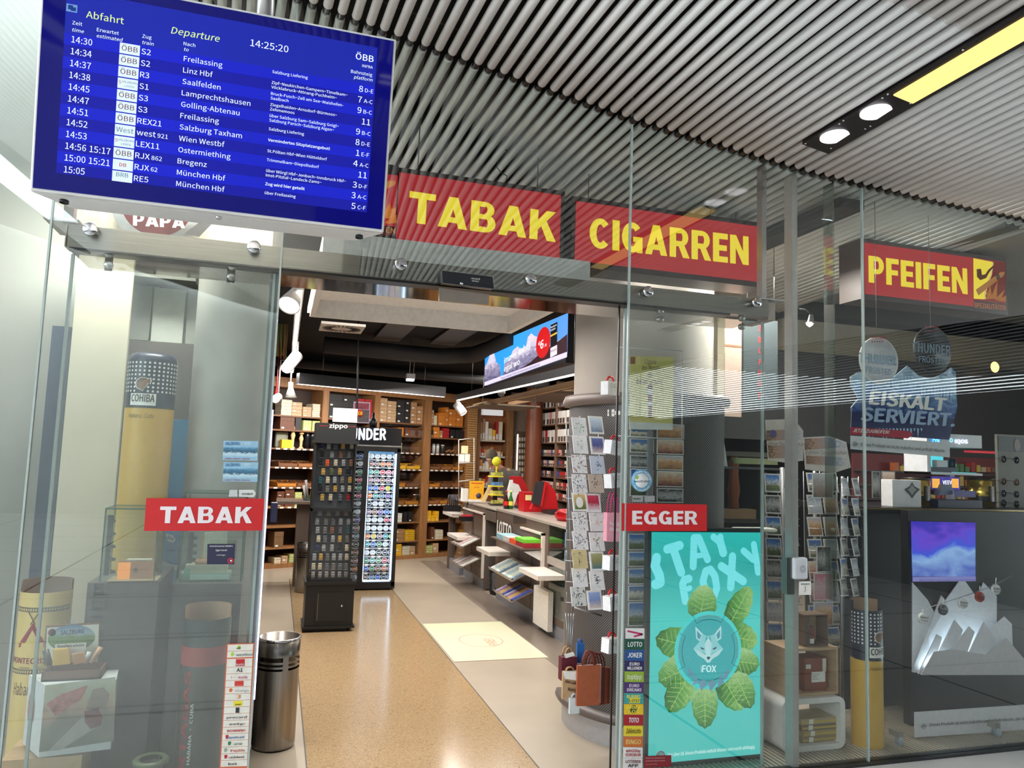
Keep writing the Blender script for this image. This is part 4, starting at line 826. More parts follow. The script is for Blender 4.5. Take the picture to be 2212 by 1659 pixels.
# ================================================================ tall lighter display
zp = thing('lighter_display', 'tall black lockable lighter display on a cabinet in the middle of the shop', 'display stand', (.53, 7.5, 0)); YZ = 7.32
PB = mat((20, 20, 21), .45)
build('cabinet', MB().box(.325, .765, YZ+.02, YZ+.40, .035, .43), PB, zp, bevel=.004)
build('cabinet_foot', MB().box(.32, .72, YZ+.05, YZ+.36, 0, .035).box(.31, .78, YZ, YZ+.41, .035, .055), PB, zp)
build('cabinet_top', MB().box(.31, .78, YZ, YZ+.41, .43, .46).box(.34, .74, YZ+.02, YZ+.38, .46, .48), PB, zp)
cd = build('cabinet_door', MB().box(.42, .68, YZ+.012, YZ+.02, .10, .36), mat((26, 26, 27), .4), zp)
build('door_knob', MB().lathe((.655, YZ+.012, .235), [(0, -.012), (.009, -.012), (.009, 0)], 12, (0, 1, 0)), CHROME, cd)
build('door_seam', MB().box(.438, .440, YZ+.0105, YZ+.012, .11, .35), CHROME, cd)
build('back_panel', MB().box(.335, .715, YZ+.16, YZ+.34, .48, 1.74), mat((48, 48, 54), .5), zp)
build('case_frame', MB().box(.33, .345, YZ+.03, YZ+.34, .48, 1.74).box(.705, .72, YZ+.03, YZ+.34, .48, 1.74).box(.33, .72, YZ+.03, YZ+.34, 1.10, 1.125), PB, zp)
build('glass_door', MB().box(.345, .705, YZ+.03, YZ+.034, .49, 1.10), CLEAR, zp); build('glass_door', MB().box(.345, .705, YZ+.03, YZ+.034, 1.125, 1.73), CLEAR, zp)
build('header_sign', MB().box(.33, .705, YZ+.02, YZ+.34, 1.765, 1.925), PB, zp); build('header_ledge', MB().box(.315, .735, YZ, YZ+.36, 1.735, 1.765), PB, zp)
q = PY(YZ+.018); build('lettering', MB().pt_text(q, 'zippo', (711, 924), (751, 925), 9, .05), WHITE, zp)
build('red_line', MB().pbox(q, 690, 919.5, 708, 920.3, .001).pbox(q, 753, 921, 768, 921.8, .001), RED, zp)
build('paper_note', MB().pbox(PY(YZ+.1), 719, 882, 772, 912, .002), PAPER, zp)
m = MB()
for k in range(6): m.pt_text(PY(YZ+.097), 'Jugendschutz Abgabe ab 18 Jahren', (727, 889+k*3.6), (765, 889.3+k*3.6), 1.2)
build('note_lettering', m, BLACK, zp)
lc = [('silver', (168, 168, 172)), ('brass', (206, 164, 84)), ('black', (42, 42, 46)), ('grey', (110, 112, 118)), ('copper', (150, 104, 76)), ('pewter', (126, 122, 116)), ('green', (96, 110, 70)), ('red', (170, 44, 50)), ('orange', (240, 96, 40)), ('cream', (220, 206, 176)), ('navy', (38, 44, 84)), ('teal', (50, 96, 108))]
L = {n: c for n, c in lc}
rowsz = [(943, [696, 717, 736, 760], ['green', 'grey', 'black', 'pewter']), (963, [694, 710, 725, 741, 760], ['navy', 'silver', 'grey', 'brass', 'cream']), (982, [696, 717, 736, 754], ['black', 'silver', 'copper', 'pewter']), (1000, [692, 707, 725, 742, 758], ['black', 'orange', 'cream', 'silver', 'copper']),
 (1019, [698, 716, 734, 752], ['brass', 'green', 'brass', 'black']), (1037, [692, 708, 723, 739, 756], ['teal', 'cream', 'silver', 'pewter', 'brass']), (1056, [692, 707, 724, 740, 755], ['black', 'pewter', 'brass', 'silver', 'cream']), (1074.5, [696, 714, 735, 752], ['brass', 'cream', 'grey', 'red']),
 (1106, [691, 710, 729, 748], ['grey', 'green', 'pewter', 'copper']), (1126.6, [685, 704, 720, 736, 753], ['silver', 'pewter', 'grey', 'silver', 'silver']), (1145, [686, 702, 717, 735, 752], ['silver', 'pewter', 'copper', 'grey', 'teal']), (1164, [688, 702, 719, 734, 750], ['cream', 'grey', 'silver', 'brass', 'pewter']),
 (1183.6, [685, 699, 717, 733, 749], ['navy', 'silver', 'silver', 'black', 'cream']), (1203, [679, 693, 707, 721, 735, 749], ['silver', 'brass', 'grey', 'silver', 'silver', 'cream']), (1223.5, [677, 691, 706, 720, 734, 748], ['cream', 'cream', 'grey', 'pewter', 'grey', 'pewter']), (1242, [676, 691, 705, 719, 733, 747], ['silver', 'silver', 'silver', 'silver', 'silver', 'silver'])]
proto = {}
q = PY(YZ+.14)
for j, (y, xs_, cs_) in enumerate(rowsz):
    for i, (x, c_) in enumerate(zip(xs_, cs_)):
        p = q.at(x, y); lab = f"{c_} pocket lighter, {ORD[i]} from left in {ORD[j]} row of the black display"
        if c_ not in proto:
            t = thing('pocket_lighter', lab, 'lighter', p, 'lighters in the black display')
            build('body', MB().box(p.x-.018, p.x+.018, p.y-.006, p.y+.006, p.z-.026, p.z+.010), mat(L[c_], .28, .65, var=.3, scale=120), t, bevel=.003)
            build('lid', MB().box(p.x-.018, p.x+.018, p.y-.006, p.y+.006, p.z+.011, p.z+.030), mat(L[c_], .25, .7, var=.15, scale=120), t, bevel=.003)
            build('holder_clip', MB().box(p.x-.02, p.x+.02, p.y-.008, p.y+.018, p.z-.031, p.z-.027), STEEL, t)
            proto[c_] = (t, tree_of(t))
        else: copy_tree(proto[c_][0], loc=p, label=lab, tree=proto[c_][1])
# ================================================================ lit fridge
YFr = 9.45; fg = thing('display_fridge', 'tall black lit glass-door fridge full of round tins behind the lighter display', 'fridge', (1.03, 9.75, 0))
fx0, fx1 = .60, 1.465
build('housing', MB().box(fx0, fx0+.05, YFr, YFr+.6, .05, 1.72).box(fx1-.045, fx1, YFr, YFr+.6, .05, 1.72).box(fx0, fx1, YFr+.5, YFr+.6, .05, 1.72).box(fx0, fx1, YFr, YFr+.6, .02, .1).box(fx0, fx1, YFr, YFr+.6, 1.68, 1.74), BLACK, fg)
build('foot', MB().lathe((.7, YFr+.06, 0), [(0, 0), (.02, 0), (.02, .03), (0, .03)], 12).lathe((1.4, YFr+.06, 0), [(0, 0), (.02, 0), (.02, .03), (0, .03)], 12), BLACK, fg)
build('header_box', MB().box(fx0, fx1, YFr-.01, YFr+.6, 1.755, 1.975), mat((20, 20, 26), .2), fg); build('header_trim', MB().box(fx0, fx1, YFr-.012, YFr, 1.74, 1.757), STEEL, fg)
q = PY(YFr-.012); build('lettering', MB().pt_text(q, 'THUNDER', (724, 949), (834, 950), 24, .07), mat((225, 235, 255), .5, emis=1.6, var=0), fg)
build('door_mullion', MB().box(1.01, 1.07, YFr-.01, YFr+.04, .1, 1.69), BLACK, fg); build('interior_back', MB().box(fx0+.05, fx1-.045, YFr+.45, YFr+.46, .1, 1.68), mat((24, 30, 40), .5), fg)
build('door_glass', MB().box(1.07, fx1-.045, YFr, YFr+.006, .1, 1.68), CLEAR, fg); build('door_glass', MB().box(fx0+.05, 1.01, YFr, YFr+.006, .1, 1.68), CLEAR, fg)
lt = mat((200, 228, 255), .5, emis=3.2, var=0); lb = MB().box(fx1-.062, fx1-.046, YFr+.02, YFr+.05, .12, 1.66).box(1.072, 1.08, YFr+.02, YFr+.05, .12, 1.66)
build('led_tube', lb, lt, fg); build('led_tube', MB().box(1.08, fx1-.06, YFr+.02, YFr+.05, .105, .12), lt, fg); build('top_graphic', MB().box(1.08, fx1-.06, YFr+.12, YFr+.13, 1.64, 1.68), mat((110, 170, 220), .5, emis=.7, var=.3, scale=90), fg)
area('fridge_light', (1.25, YFr+.06, 1.0), .3, 1.5, 2.0, (.8, .9, 1), (math.radians(90), 0, 0)).parent = fg
bpy.data.objects['fridge_light'].location = (1.25-1.03, YFr+.03-9.75, 1.0)
cc_ = {'white': (232, 238, 244), 'teal': (60, 160, 160), 'green': (60, 140, 100), 'red': (200, 60, 80), 'pink': (220, 110, 140), 'violet': (110, 80, 170), 'blue': (50, 100, 200), 'yellow': (240, 210, 60), 'sky blue': (60, 170, 235), 'orange': (230, 120, 50), 'dark': (50, 54, 66), 'grey blue': (90, 130, 160), 'brown': (140, 90, 70), 'lime': (170, 210, 90), 'mauve': (150, 110, 130), 'navy': (40, 60, 110)}
rr_ = [['white']*5, ['brown', 'brown', 'orange', 'orange', 'grey blue'], ['teal', 'green', 'red', 'pink', 'pink'], ['mauve', 'mauve', 'brown', 'mauve', 'white'], ['blue', 'blue', 'red', 'yellow', 'sky blue'], ['orange', 'teal', 'grey blue', 'violet', 'sky blue'], ['dark', 'white', 'white', 'dark', 'dark'], ['mauve', 'brown', 'violet', 'blue', 'sky blue'],
       ['white', 'white', 'white', 'red', 'pink'], ['white']*5, ['orange', 'yellow', 'mauve', 'teal', 'lime'], ['teal', 'blue', 'green', 'white', 'dark'], ['white', 'white', 'dark', 'dark', 'navy'], ['green', 'teal', 'green', 'red', 'mauve'], ['blue', 'green', 'brown', 'orange', 'violet'], ['brown', 'grey blue', 'blue', 'dark', 'blue']]
ys_ = [986, 1002.4, 1020.5, 1037.7, 1054.7, 1071.4, 1088, 1106, 1123, 1141, 1158.4, 1175.6, 1193.4, 1210.7, 1228.4, 1246]
q = PY(YFr+.10); proto = {}; sb = MB(); sp_ = MB()
for j, y in enumerate(ys_):
    zc_ = q.uv(822, y)[1]
    sh_ = build('fridge_shelf', MB().box(fx0+.05, fx1-.05, YFr+.07, YFr+.44, zc_-.043, zc_-.037), STEEL, fg)
    build('price_rail', MB().box(fx0+.05, fx1-.06, YFr+.06, YFr+.068, zc_-.054, zc_-.040), mat((116, 126, 140), .3), fg)
    for i in range(-3, 5):
        x = 1.118+i*.0745
        if i < 0: x = .985+(i+1)*.0745
        c_ = rr_[j][i] if i >= 0 else rr_[(j*7+i) % 16][(i+3) % 5]
        if i == -3: continue
        lab = f"{c_} lidded round tin, {ORD[i]} from left behind the right door, {ORD[j]} row" if i >= 0 else f"{c_} lidded round tin, {'second' if i == -2 else 'first'} left of the mullion, {ORD[j]} row of the fridge"
        if c_ not in proto:
            t = thing('round_tin', lab, 'tin', (x, YFr+.10, zc_), 'round tins in the fridge'); p = V((x, YFr+.10, zc_))
            build('tin_body', MB().lathe(p, [(.001, 0), (.0345, 0), (.0355, .004), (.0355, .022), (.001, .022)], 20, (0, 1, 0)), mat((236, 240, 244), .3), t)
            build('lid_print', MB().lathe(p, [(0, -.001), (.027, -.001), (.0275, .001)], 20, (0, 1, 0)), mat(cc_[c_], .4, var=.25, scale=60), t)
            build('brand_stripe', MB().box(x-.018, x+.018, YFr+.0975, YFr+.0985, zc_-.004, zc_+.005), mat((220, 226, 232) if c_ not in ('white', 'yellow') else (130, 150, 170), .5), t)
            proto[c_] = (t, tree_of(t))
        else: copy_tree(proto[c_][0], loc=(x, YFr+.10, zc_), label=lab, tree=proto[c_][1])
    for i in range(5): 
        if (i+j) % 3: sp_.box(1.10+i*.0745, 1.14+i*.0745, YFr+.058, YFr+.06, zc_-.054, zc_-.040)
build('price_tag', sp_, tagm, fg)['kind'] = 'stuff'
t = thing('bottle', 'dark bottle and cable standing on top of the lit fridge', 'bottle', at(805, 912, 9.7)); p = at(806, 917, 9.7); p.z = 1.976
build('body', MB().lathe(p, [(0, 0), (.05, 0), (.05, .10), (.018, .13), (.018, .19), (0, .19)], 14), BLACK, t)
t = thing('framed_notice', 'framed notice with a red and yellow round sticker on the fridge top', 'notice', at(785, 915, 9.6)); q = PY(9.6)
build('frame', MB().pbox(q, 763, 868, 799, 914, .02), mat((190, 170, 190), .4), t); build('picture', MB().pbox(q, 766, 871, 797, 884, .001, .001), mat((150, 60, 80), .5, var=.4, scale=14), t); build('picture', MB().pbox(q, 766, 885, 797, 912, .001, .001), mat((96, 88, 92), .5, var=.3), t)
build('round_sticker', MB().lathe(q.at(777, 893)-V((0, .006, 0)), [(0, 0), (.045, 0), (.045, .002)], 20, (0, 1, 0)), mat((224, 70, 40), .5), t); build('lettering', MB().pt_text(PY(9.58), '18', (772, 896), (783, 896.5), 7, .06), mat((250, 210, 60), .5), t)
# bins
def bin_(name, label, c, r, h):
    t = thing(name, label, 'bin', (*c, 0)); p = V((*c, 0)); z1 = h*.72
    sheet = mat((150, 144, 138), .28, 1, var=.14, scale=5, stretch=(12, 12, .4))
    build('body', MB().lathe(p, [(0, .001), (r*.96, .001), (r, .02), (r, z1)], 40).lathe(p, [(r, z1+.12*h), (r, h), (r-.008, h), (r-.008, .02), (0, .02)], 40), sheet, t)
    build('rim', MB().lathe(p, [(r+.002, h-.012), (r+.004, h-.002), (r-.004, h), (r-.008, h-.01)], 40), CHROME, t)
    for k in range(4):     # four panels between the slots, each with three open slits
        a0 = math.radians(90*k+8+20); a1 = math.radians(90*k+82+20)
        m = MB()
        for q_ in range(2): z = z1+(.04*q_+.02)*h; m.lathe(p, [(r, z), (r, z+.02*h)], 12, (0, 0, 1), a0, a1)
        m.lathe(p, [(r, z1), (r, z1+.12*h)], 3, (0, 0, 1), a1, a0+math.pi/2); build('slotted_band', m, sheet, t)
    return t
bin_('waste_bin', 'brushed steel waste bin with slots standing at the left door leaf', (.075, 4.62), .118, .60)
bin_('waste_bin', 'smaller looking steel waste bin beside the tall table behind the display', (.42, 9.45), .13, .57)
# tall table with leaflets
t = thing('standing_table', 'tall brown standing table left of the lighter display', 'table', (.30, 9.9, 0)); build('table_top', MB().box(.02, .58, 9.6, 10.2, 1.01, 1.05), DWOOD, t, bevel=.006); build('table_leg', MB().box(.27, .45, 9.8, 9.95, 0, 1.01), DWOOD, t)
t = thing('leaflet_holder', 'holder with rolled papers and leaflets on the standing table', 'leaflet holder', (.46, 9.8, 1.051)); build('box', MB().box(.34, .57, 9.7, 9.9, 1.051, 1.08), mat((60, 70, 60), .5), t)
for k in range(7):
    x_ = .36+k*.03; build('leaflet', MB().tube([(x_, 9.8, 1.08), (x_+random.uniform(-.04, .06), 9.8, 1.08+random.uniform(.14, .34))], .016, 8), mat([(190, 186, 180), (160, 150, 150), (150, 170, 80), (214, 208, 200)][k % 4], .5), t)
# projected welcome light, painted as a pale sheet lying on the floor
t = thing('floor_projection', 'pale rectangle of projected light with faint ring and letters, painted on the floor', 'projected light', (1.86, 6.84, 0))
pm = ramp_mat([(0, (236, 214, 186)), (.5, (232, 216, 190)), (1, (214, 216, 180))], 'Y', .05, 3, .35, name='projection_paint')
build('projection_sheet', MB().box(1.462, 2.27, 6.14, 7.54, .002, .004), pm, t)
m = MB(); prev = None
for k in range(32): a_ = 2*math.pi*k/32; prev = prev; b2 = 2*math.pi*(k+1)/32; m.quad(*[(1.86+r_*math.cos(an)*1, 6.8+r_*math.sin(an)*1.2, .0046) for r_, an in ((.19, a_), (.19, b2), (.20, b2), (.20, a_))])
build('projected_ring', m, mat((200, 176, 150), .5), t); build('lettering', MB().text('FREI', (1.98, 6.6, .005), (0, 1, 0), (-1, 0, 0), .12), mat((206, 150, 120), .5), t)
# ================================================================ counter
ct = thing('sales_counter', 'long brown sales counter with glass sections along the right of the shop', 'counter', (2.85, 8.8, 0)); CX = 2.55
def cfront(y0, y1, z0=.13, z1=1.024): return MB().box(CX, CX+.35, y0, y1, z0, z1)
build('front_panel', cfront(9.32, 10.45, z1=1.014), DWOOD, ct); build('front_panel', cfront(6.98, 8.80), DWOOD, ct); build('end_post', MB().box(CX-.04, CX+.05, 11.15, 11.25, 0, 1.08), DWOOD, ct)
build('gap_back', MB().box(CX+.3, CX+.34, 8.8, 9.32, 0, .95), mat((34, 32, 32), .6), ct); build('gap_side', MB().box(CX, CX+.3, 9.30, 9.32, .02, 1.0), mat((92, 82, 76), .5), ct)
build('worktop', MB().box(CX-.004, CX+.55, 6.2, 8.82, 1.025, 1.05).box(CX-.004, CX+.36, 8.82, 11.2, 1.015, 1.03), mat((158, 148, 138), .35), ct)
build('upper_board', MB().box(CX-.012, CX, 8.82, 9.32, .88, 1.0).box(CX-.012, CX, 9.9, 10.45, .80, 1.0), mat((96, 84, 74), .5), ct)
KG = mat((150, 152, 160), .4, .3)
build('kick_plate', MB().box(CX+.02, CX+.04, 6.2, 8.80, 0, .13).box(CX+.02, CX+.04, 9.32, 10.45, 0, .13).box(CX-.03, CX+.3, 10.50, 11.15, 0, .16), KG, ct)
build('drawer_front', MB().box(CX-.006, CX, 9.5, 9.9, .42, .50), mat((104, 90, 80), .5), ct)
for (y0, y1, z0, z1) in ((9.38, 9.85, .14, .26), (9.38, 9.85, .27, .38), (6.99, 7.45, .14, .28), (6.99, 7.45, .29, .42), (9.95, 10.4, .14, .7), (7.9, 8.7, .14, .78), (7.47, 7.85, .14, .78)): build('drawer_front', MB().box(CX-.004, CX, y0, y1, z0, z1), mat((98, 82, 72), .45, var=.12, scale=6, stretch=(10, 10, .7)), ct)
build('white_edge', MB().box(CX-.03, CX, 9.30, 9.33, .15, .95).box(CX-.03, CX, 9.30, 10.45, .93, .95).box(CX-.03, CX, 7.08, 7.12, .40, .93).box(CX-.03, CX, 7.08, 7.8, .91, .93), mat((220, 208, 196), .4), ct)
PC = PX(CX-.004); build('lettering', MB().pt_text(PC, 'LOTTO', (1075, 1150), (1106, 1165), 27, .06, off=.012), WHITE, ct)
for y0, y1 in ((8.18, 8.72), (6.52, 7.08), (9.72, 10.32)): build('white_ledge', MB().box(2.29, 2.55, y0, y1, .57, .612), mat((222, 212, 202), .35), ct)
build('white_ledge', MB().box(2.40, 2.60, 10.50, 11.18, .80, .84), mat((222, 212, 202), .35), ct)
# glass sections
gl = MB().box(CX, CX+.006, 6.22, 6.96, .2, 1.0).box(CX, CX+.5, 6.20, 6.206, .2, 1.0).box(CX+.006, CX+.5, 6.94, 6.946, .2, 1.0); build('glass_section', gl, glass_mat(base=.04, mul=1.2, tint=(.9, .95, .92)), ct)
build('glass_section', MB().box(CX, CX+.006, 10.48, 11.14, .16, .98), CLEAR, ct); build('glass_section', MB().box(CX-.01, CX-.004, 7.66, 8.12, .93, 1.03), CLEAR, ct)
build('glass_shelf', MB().box(CX+.01, CX+.45, 6.22, 6.94, .62, .626).box(CX+.01, CX+.45, 6.22, 6.94, .82, .826), CLEAR, ct); build('cabinet_base', MB().box(CX+.01, CX+.5, 6.2, 6.96, .13, .2), DWOOD, ct)
build('cabinet_rail', MB().box(CX-.01, CX+.02, 6.2, 6.98, .66, .73), mat((176, 164, 152), .4, .3), ct)
m = MB()
for j, z in enumerate((.86, .68, .45)):
    for k in range(8): c = V((CX+.12, 6.28+k*.085, z)); m.lathe(c, [(.030, 0), (.034, .006), (.030, .012), (.026, .006), (.030, 0)], 14, (1, 0, .4))
build('hanging_straps', m, mat((70, 110, 130), .3, var=.3, scale=9), ct)['kind'] = 'stuff'
def prop(name, label, cat, mbm, mt, group=None): return single(name, mbm, mt, label, cat, group)
# tilted paper racks with newspapers
def nrack(y0, y1, z, label, lab2, col, tilt=.12, n=2, width=.26, cover=None):
    t = thing('paper_rack', label, 'rack', (CX-.14, (y0+y1)/2, z), 'tilted paper racks on the counter front')
    a = V((CX-.01, y0, z+tilt)); ex = V((0, y1-y0, 0)); dn = V((-width, 0, -tilt)); up_ = dn.cross(ex).normalized(); up_ = up_ if up_.z > 0 else -up_
    build('rack_plate', MB().obox(a, ex, dn, up_*.008), mat((116, 102, 92), .4), t); build('front_lip', MB().obox(a+dn, ex, V((-.012, 0, .03)), up_*.006), mat((170, 158, 148), .3), t)
    for k in range(n):
        f0 = (k+.06)/n; f1 = (k+.94)/n
        for s_ in range(2):
            mb = MB().obox(a+ex*(f0+.02*s_)+dn*(.12+.05*s_)+up_*(.009+.008*s_), ex*(f1-f0-.03), dn*.78, up_*.007)
            c = mb.v[0]; o = build('newspaper', mb, cover or ramp_mat([(0, (230, 228, 222)), (.45, (120, 112, 108)), (.6, (206, 200, 192)), (1, (150, 60, 56))], 'Y', .5, 14, .6, name='newsprint'), base=(c.x, c.y, c.z))
            tag(o, f"{lab2}, {['nearer', 'farther'][k] if n > 1 else 'single'} pile, {'upper' if s_ else 'lower'} copy", 'newspaper', 'papers in the counter racks')
nrack(9.45, 10.02, .50, 'tilted rack of newspapers on the far counter panel, upper', 'newspaper in the upper far rack', None)
nrack(9.40, 9.95, .26, 'tilted rack of newspapers on the far counter panel, lower', 'newspaper in the lower far rack', None)
nrack(7.25, 8.1, .44, 'tilted rack of magazines under the lottery letters', 'striped magazine in the middle rack', None, cover=ramp_mat([(0, (90, 120, 150)), (.3, (214, 216, 190)), (.6, (120, 150, 160)), (1, (210, 206, 196))], 'Y', .6, 20, .5))
nrack(7.25, 7.85, .24, 'lowest tilted rack of coloured ticket booklets near the column', 'coloured ticket booklet in the lowest rack', None, cover=ramp_mat([(0, (60, 90, 190)), (.35, (222, 180, 60)), (.7, (120, 80, 160)), (1, (220, 220, 216))], 'Y', .4, 16, .5))
# carton tray with red and green boxes
t = thing('counter_shelf', 'brown tray shelf with small cartons on the counter front', 'shelf', (CX-.12, 7.6, .78)); build('shelf_board', MB().box(CX-.24, CX, 7.1, 8.2, .77, .785), DWOOD, t)
build('bracket', MB().prism([(CX-.02, 7.13, .76), (CX-.02, 7.13, .66), (CX-.2, 7.13, .75)], (0, .01, 0)), WHITE, t)
for k, (y0, y1, c, l) in enumerate(((7.12, 7.38, (150, 30, 40), 'dark red'), (7.40, 7.62, (226, 80, 30), 'orange'), (7.64, 7.84, (200, 196, 190), 'white striped'), (7.86, 8.1, (150, 190, 200), 'pale blue'))):
    prop('small_carton', f'{l} carton on the brown tray shelf of the counter', 'box', MB().box(CX-.2, CX-.02, y0, y1, .7855, .83), mat(c, .5, var=.3, scale=40), 'cartons on the tray shelf')
prop('small_carton', 'bright green carton standing on the dark red carton', 'box', MB().box(CX-.2, CX-.02, 7.14, 7.42, .8305, .865), mat((110, 196, 50), .5), 'cartons on the tray shelf')
prop('paper_carrier', 'large white paper folder bag leaning on the counter', 'bag', MB().box(CX-.06, CX-.01, 6.78, 7.2, .06, .42), mat((228, 222, 214), .6))
prop('black_basket', 'stack of black baskets in the gap of the counter', 'basket', MB().lathe((CX+.12, 9.05, 0), [(0, .001), (.10, .001), (.11, .06), (.1, .06), (.11, .12), (.1, .12), (.115, .18), (.105, .18), (.12, .24), (.11, .24), (.125, .30), (.12, .31)], 20), BLACK)
# things on the worktop
def onc(name, label, cat, parts, group=None):
    t = thing(name, label, cat, parts[0][3] if len(parts[0]) > 3 else (2.7, 8, 1.05), group)
    for nm, mb, mt in [p_[:3] for p_ in parts]: build(nm, mb, mt, t)
    return t
ZT = 1.051
q = PY(8.4); t = thing('display_box', 'red cardboard box with a small label on the counter', 'box', (2.83, 8.4, ZT)); build('body', MB().box(2.72, 3.0, 8.3, 8.5, ZT, ZT+.22), mat((190, 20, 32), .4), t); build('paper_label', MB().box(2.735, 2.81, 8.298, 8.3, ZT+.13, ZT+.19), mat((230, 226, 160), .5), t)
for nm, px, c, cap, lab in (('soda_bottle', 1093, (60, 20, 14), (180, 30, 30), 'brown cola bottle with red cap left of the red box'), ('soda_bottle', 1103, (40, 110, 40), (220, 210, 60), 'green bottle with yellow cap beside the red box')):
    p = at(px, 1094, 8.75); p.z = 1.051; t = thing(nm, lab, 'bottle', p, 'bottles by the red box'); build('glass_body', MB().lathe(p, [(0, 0), (.03, 0), (.032, .09), (.012, .16), (.012, .2), (0, .2)], 14), mat(c, .1), t)
    build('cap', MB().lathe(p, [(.014, .2), (.014, .215), (0, .215)], 12), mat(cap, .4), t); build('paper_label', MB().lathe(p, [(.033, .04), (.033, .09)], 14), mat((200, 40, 40) if cap[0] == 180 else (230, 220, 90), .4), t)
t = thing('cash_terminal', 'black lottery terminal screen in a red stand on the counter', 'terminal', (3.05, 8.0, ZT)); q = PY(8.0)
build('red_stand', MB().ppoly(q, [(1146, 1100), (1176, 1040), (1184, 1042), (1200, 1062), (1206, 1100)], .06), mat((190, 22, 28), .35), t)
build('dark_screen', MB().ppoly(q, [(1145, 1086), (1155, 1040), (1174, 1040), (1166, 1093)], .03, .05), mat((54, 52, 54), .25), t); build('screen_edge', MB().pline(q, [(1166, 1093), (1175, 1040)], .02, .052), mat((200, 24, 30), .35), t)
build('base', MB().box(2.9, 3.3, 7.9, 8.2, ZT, ZT+.05), mat((40, 38, 40), .4), t)
t = thing('receipt_printer', 'red and white machine behind the counter beside the clerk', 'machine', (3.2, 9.0, ZT)); q = PY(9.0)
build('red_body', MB().ppoly(q, [(1106, 1029), (1127, 1029), (1146, 1066), (1146, 1092), (1118, 1092)], .12), mat((184, 24, 30), .4), t); build('white_side', MB().ppoly(q, [(1083, 1092), (1096, 1036), (1102, 1036), (1102, 1042), (1114, 1046), (1120, 1060), (1112, 1066), (1104, 1092)], .03, .12), WHITE, t)
t = thing('handbag', 'glossy red handbag lying on the counter by the card rack', 'bag', at(1200, 1118, 7.2)); p = V((2.83, 7.15, ZT))
build('body', MB().lathe(p, [(0, 0), (.12, 0), (.15, .03), (.15, .08), (.10, .11), (0, .115)], 20), mat((196, 18, 24), .25), t); build('strap', MB().tube([p+V((-.14, 0, .07)), p+V((-.16, -.1, .1)), p+V((0, -.16, .06)), p+V((.15, -.12, .04)), p+V((.17, 0, .06))], .012, 8), mat((170, 14, 20), .3), t)
t = thing('lighter_stand', 'yellow tiered stand of lighters with a balloon shaped top sign', 'display stand', at(1073, 1085, 9.6)); q = PY(9.6); YL = mat((240, 214, 40), .45)
build('column', MB().pbox(q, 1066, 1020, 1076, 1090, .03, -.02), BLACK, t); build('top_sign', MB().lathe(q.at(1073, 997), [(0, 0), (.062, 0), (.062, .006), (0, .006)], 24, (0, 1, 0)), mat((226, 216, 50), .4), t); build('sign_stem', MB().pbox(q, 1071, 1006, 1074, 1022, .01), YL, t)
for y in (1028, 1049, 1068, 1088):
    build('tier', MB().pbox(q, 1058, y, 1086, y+2.5, .14, .04), YL if y < 1080 else BLACK, t)
    m = MB()
    for k in range(9): m.pbox(q, 1059.5+k*2.9, y-8, 1061.5+k*2.9, y, .01, .03)
    build('lighters', m, mat([(190, 190, 90), (90, 140, 190), (220, 220, 220), (200, 110, 80)][int(y) % 4], .4, var=.6, scale=26), t)['kind'] = 'stuff'
q = PY(10.0); t = thing('price_poster', 'yellow orange poster standing on the far counter top', 'poster', q.at(1030, 1084)); build('sheet', MB().pbox(q, 1014, 1039, 1045, 1079, .006), mat((240, 176, 30), .45, var=.1), t); build('white_foot', MB().pbox(q, 1013, 1079, 1046, 1084, .04), WHITE, t); build('round_badge', MB().lathe(q.at(1034, 1071)-V((0, .004, 0)), [(0, 0), (.036, 0), (.036, .002)], 20, (0, 1, 0)), mat((60, 50, 90), .4, var=.4), t)
build('red_print', MB().pbox(q, 1018, 1043, 1042, 1045, .001, .001).pbox(q, 1024, 1052, 1036, 1053, .001, .001), mat((200, 60, 30), .5), t)
q = PY(9.8); prop('card_holder', 'leaning pale card beside the yellow poster', 'card', MB().ppoly(q, [(1038, 1085), (1055, 1050), (1062, 1052), (1048, 1086)], .006), mat((226, 200, 150), .5))
q = PY(10.2); prop('paper_stack', 'white stack of papers left of the yellow poster', 'paper', MB().pbox(q, 999, 1056, 1012, 1083, .1), PAPER)
q = PY(10.4); t = thing('pen_box', 'black open box of dark pens on the far white ledge', 'box', q.at(975, 1103)); build('box', MB().pbox(q, 961, 1092, 995, 1105, .12), BLACK, t)
for k in range(6): build('pen', MB().tube([q.at(966+k*4.5, 1092), q.at(968+k*4.5+random.uniform(-2, 4), 1068)], .008, 6), mat((26, 28, 46), .4), t)
q = PY(9.9); t = thing('sweet_box', 'black box of bright red sweets on the counter ledge', 'box', q.at(1007, 1126)); build('box', MB().pbox(q, 995, 1116, 1022, 1126, .1), BLACK, t)
m = MB()
for k in range(16): m.lathe(q.at(998+(k % 8)*3, 1115-(k//8)*2)+V((0, .02*(k//8), 0)), [(0, -.01), (.012, 0), (0, .012)], 8)
build('sweets', m, mat((206, 24, 50), .3), t)['kind'] = 'stuff'
t = thing('acrylic_stand', 'clear framed shelf stand with cream boxes on the far counter', 'display stand', at(1008, 1085, 10.6)); q = PY(10.6)
m = MB()
for a_, b2 in (((991, 950), (991, 1080)), ((1024, 946), (1024, 1080)), ((991, 950), (1024, 946)), ((991, 1000), (1024, 1000)), ((991, 1040), (1024, 1036))): m.tube([q.at(*a_), q.at(*b2)], .006, 6)
build('frame', m, mat((200, 196, 192), .3), t); build('cream_box', MB().pbox(q, 998, 963, 1011, 980, .05), mat((226, 206, 160), .5), t); build('cream_box', MB().pbox(q, 994, 981, 1003, 998, .05).pbox(q, 1004, 981, 1015, 998, .05), mat((230, 222, 214), .5), t)
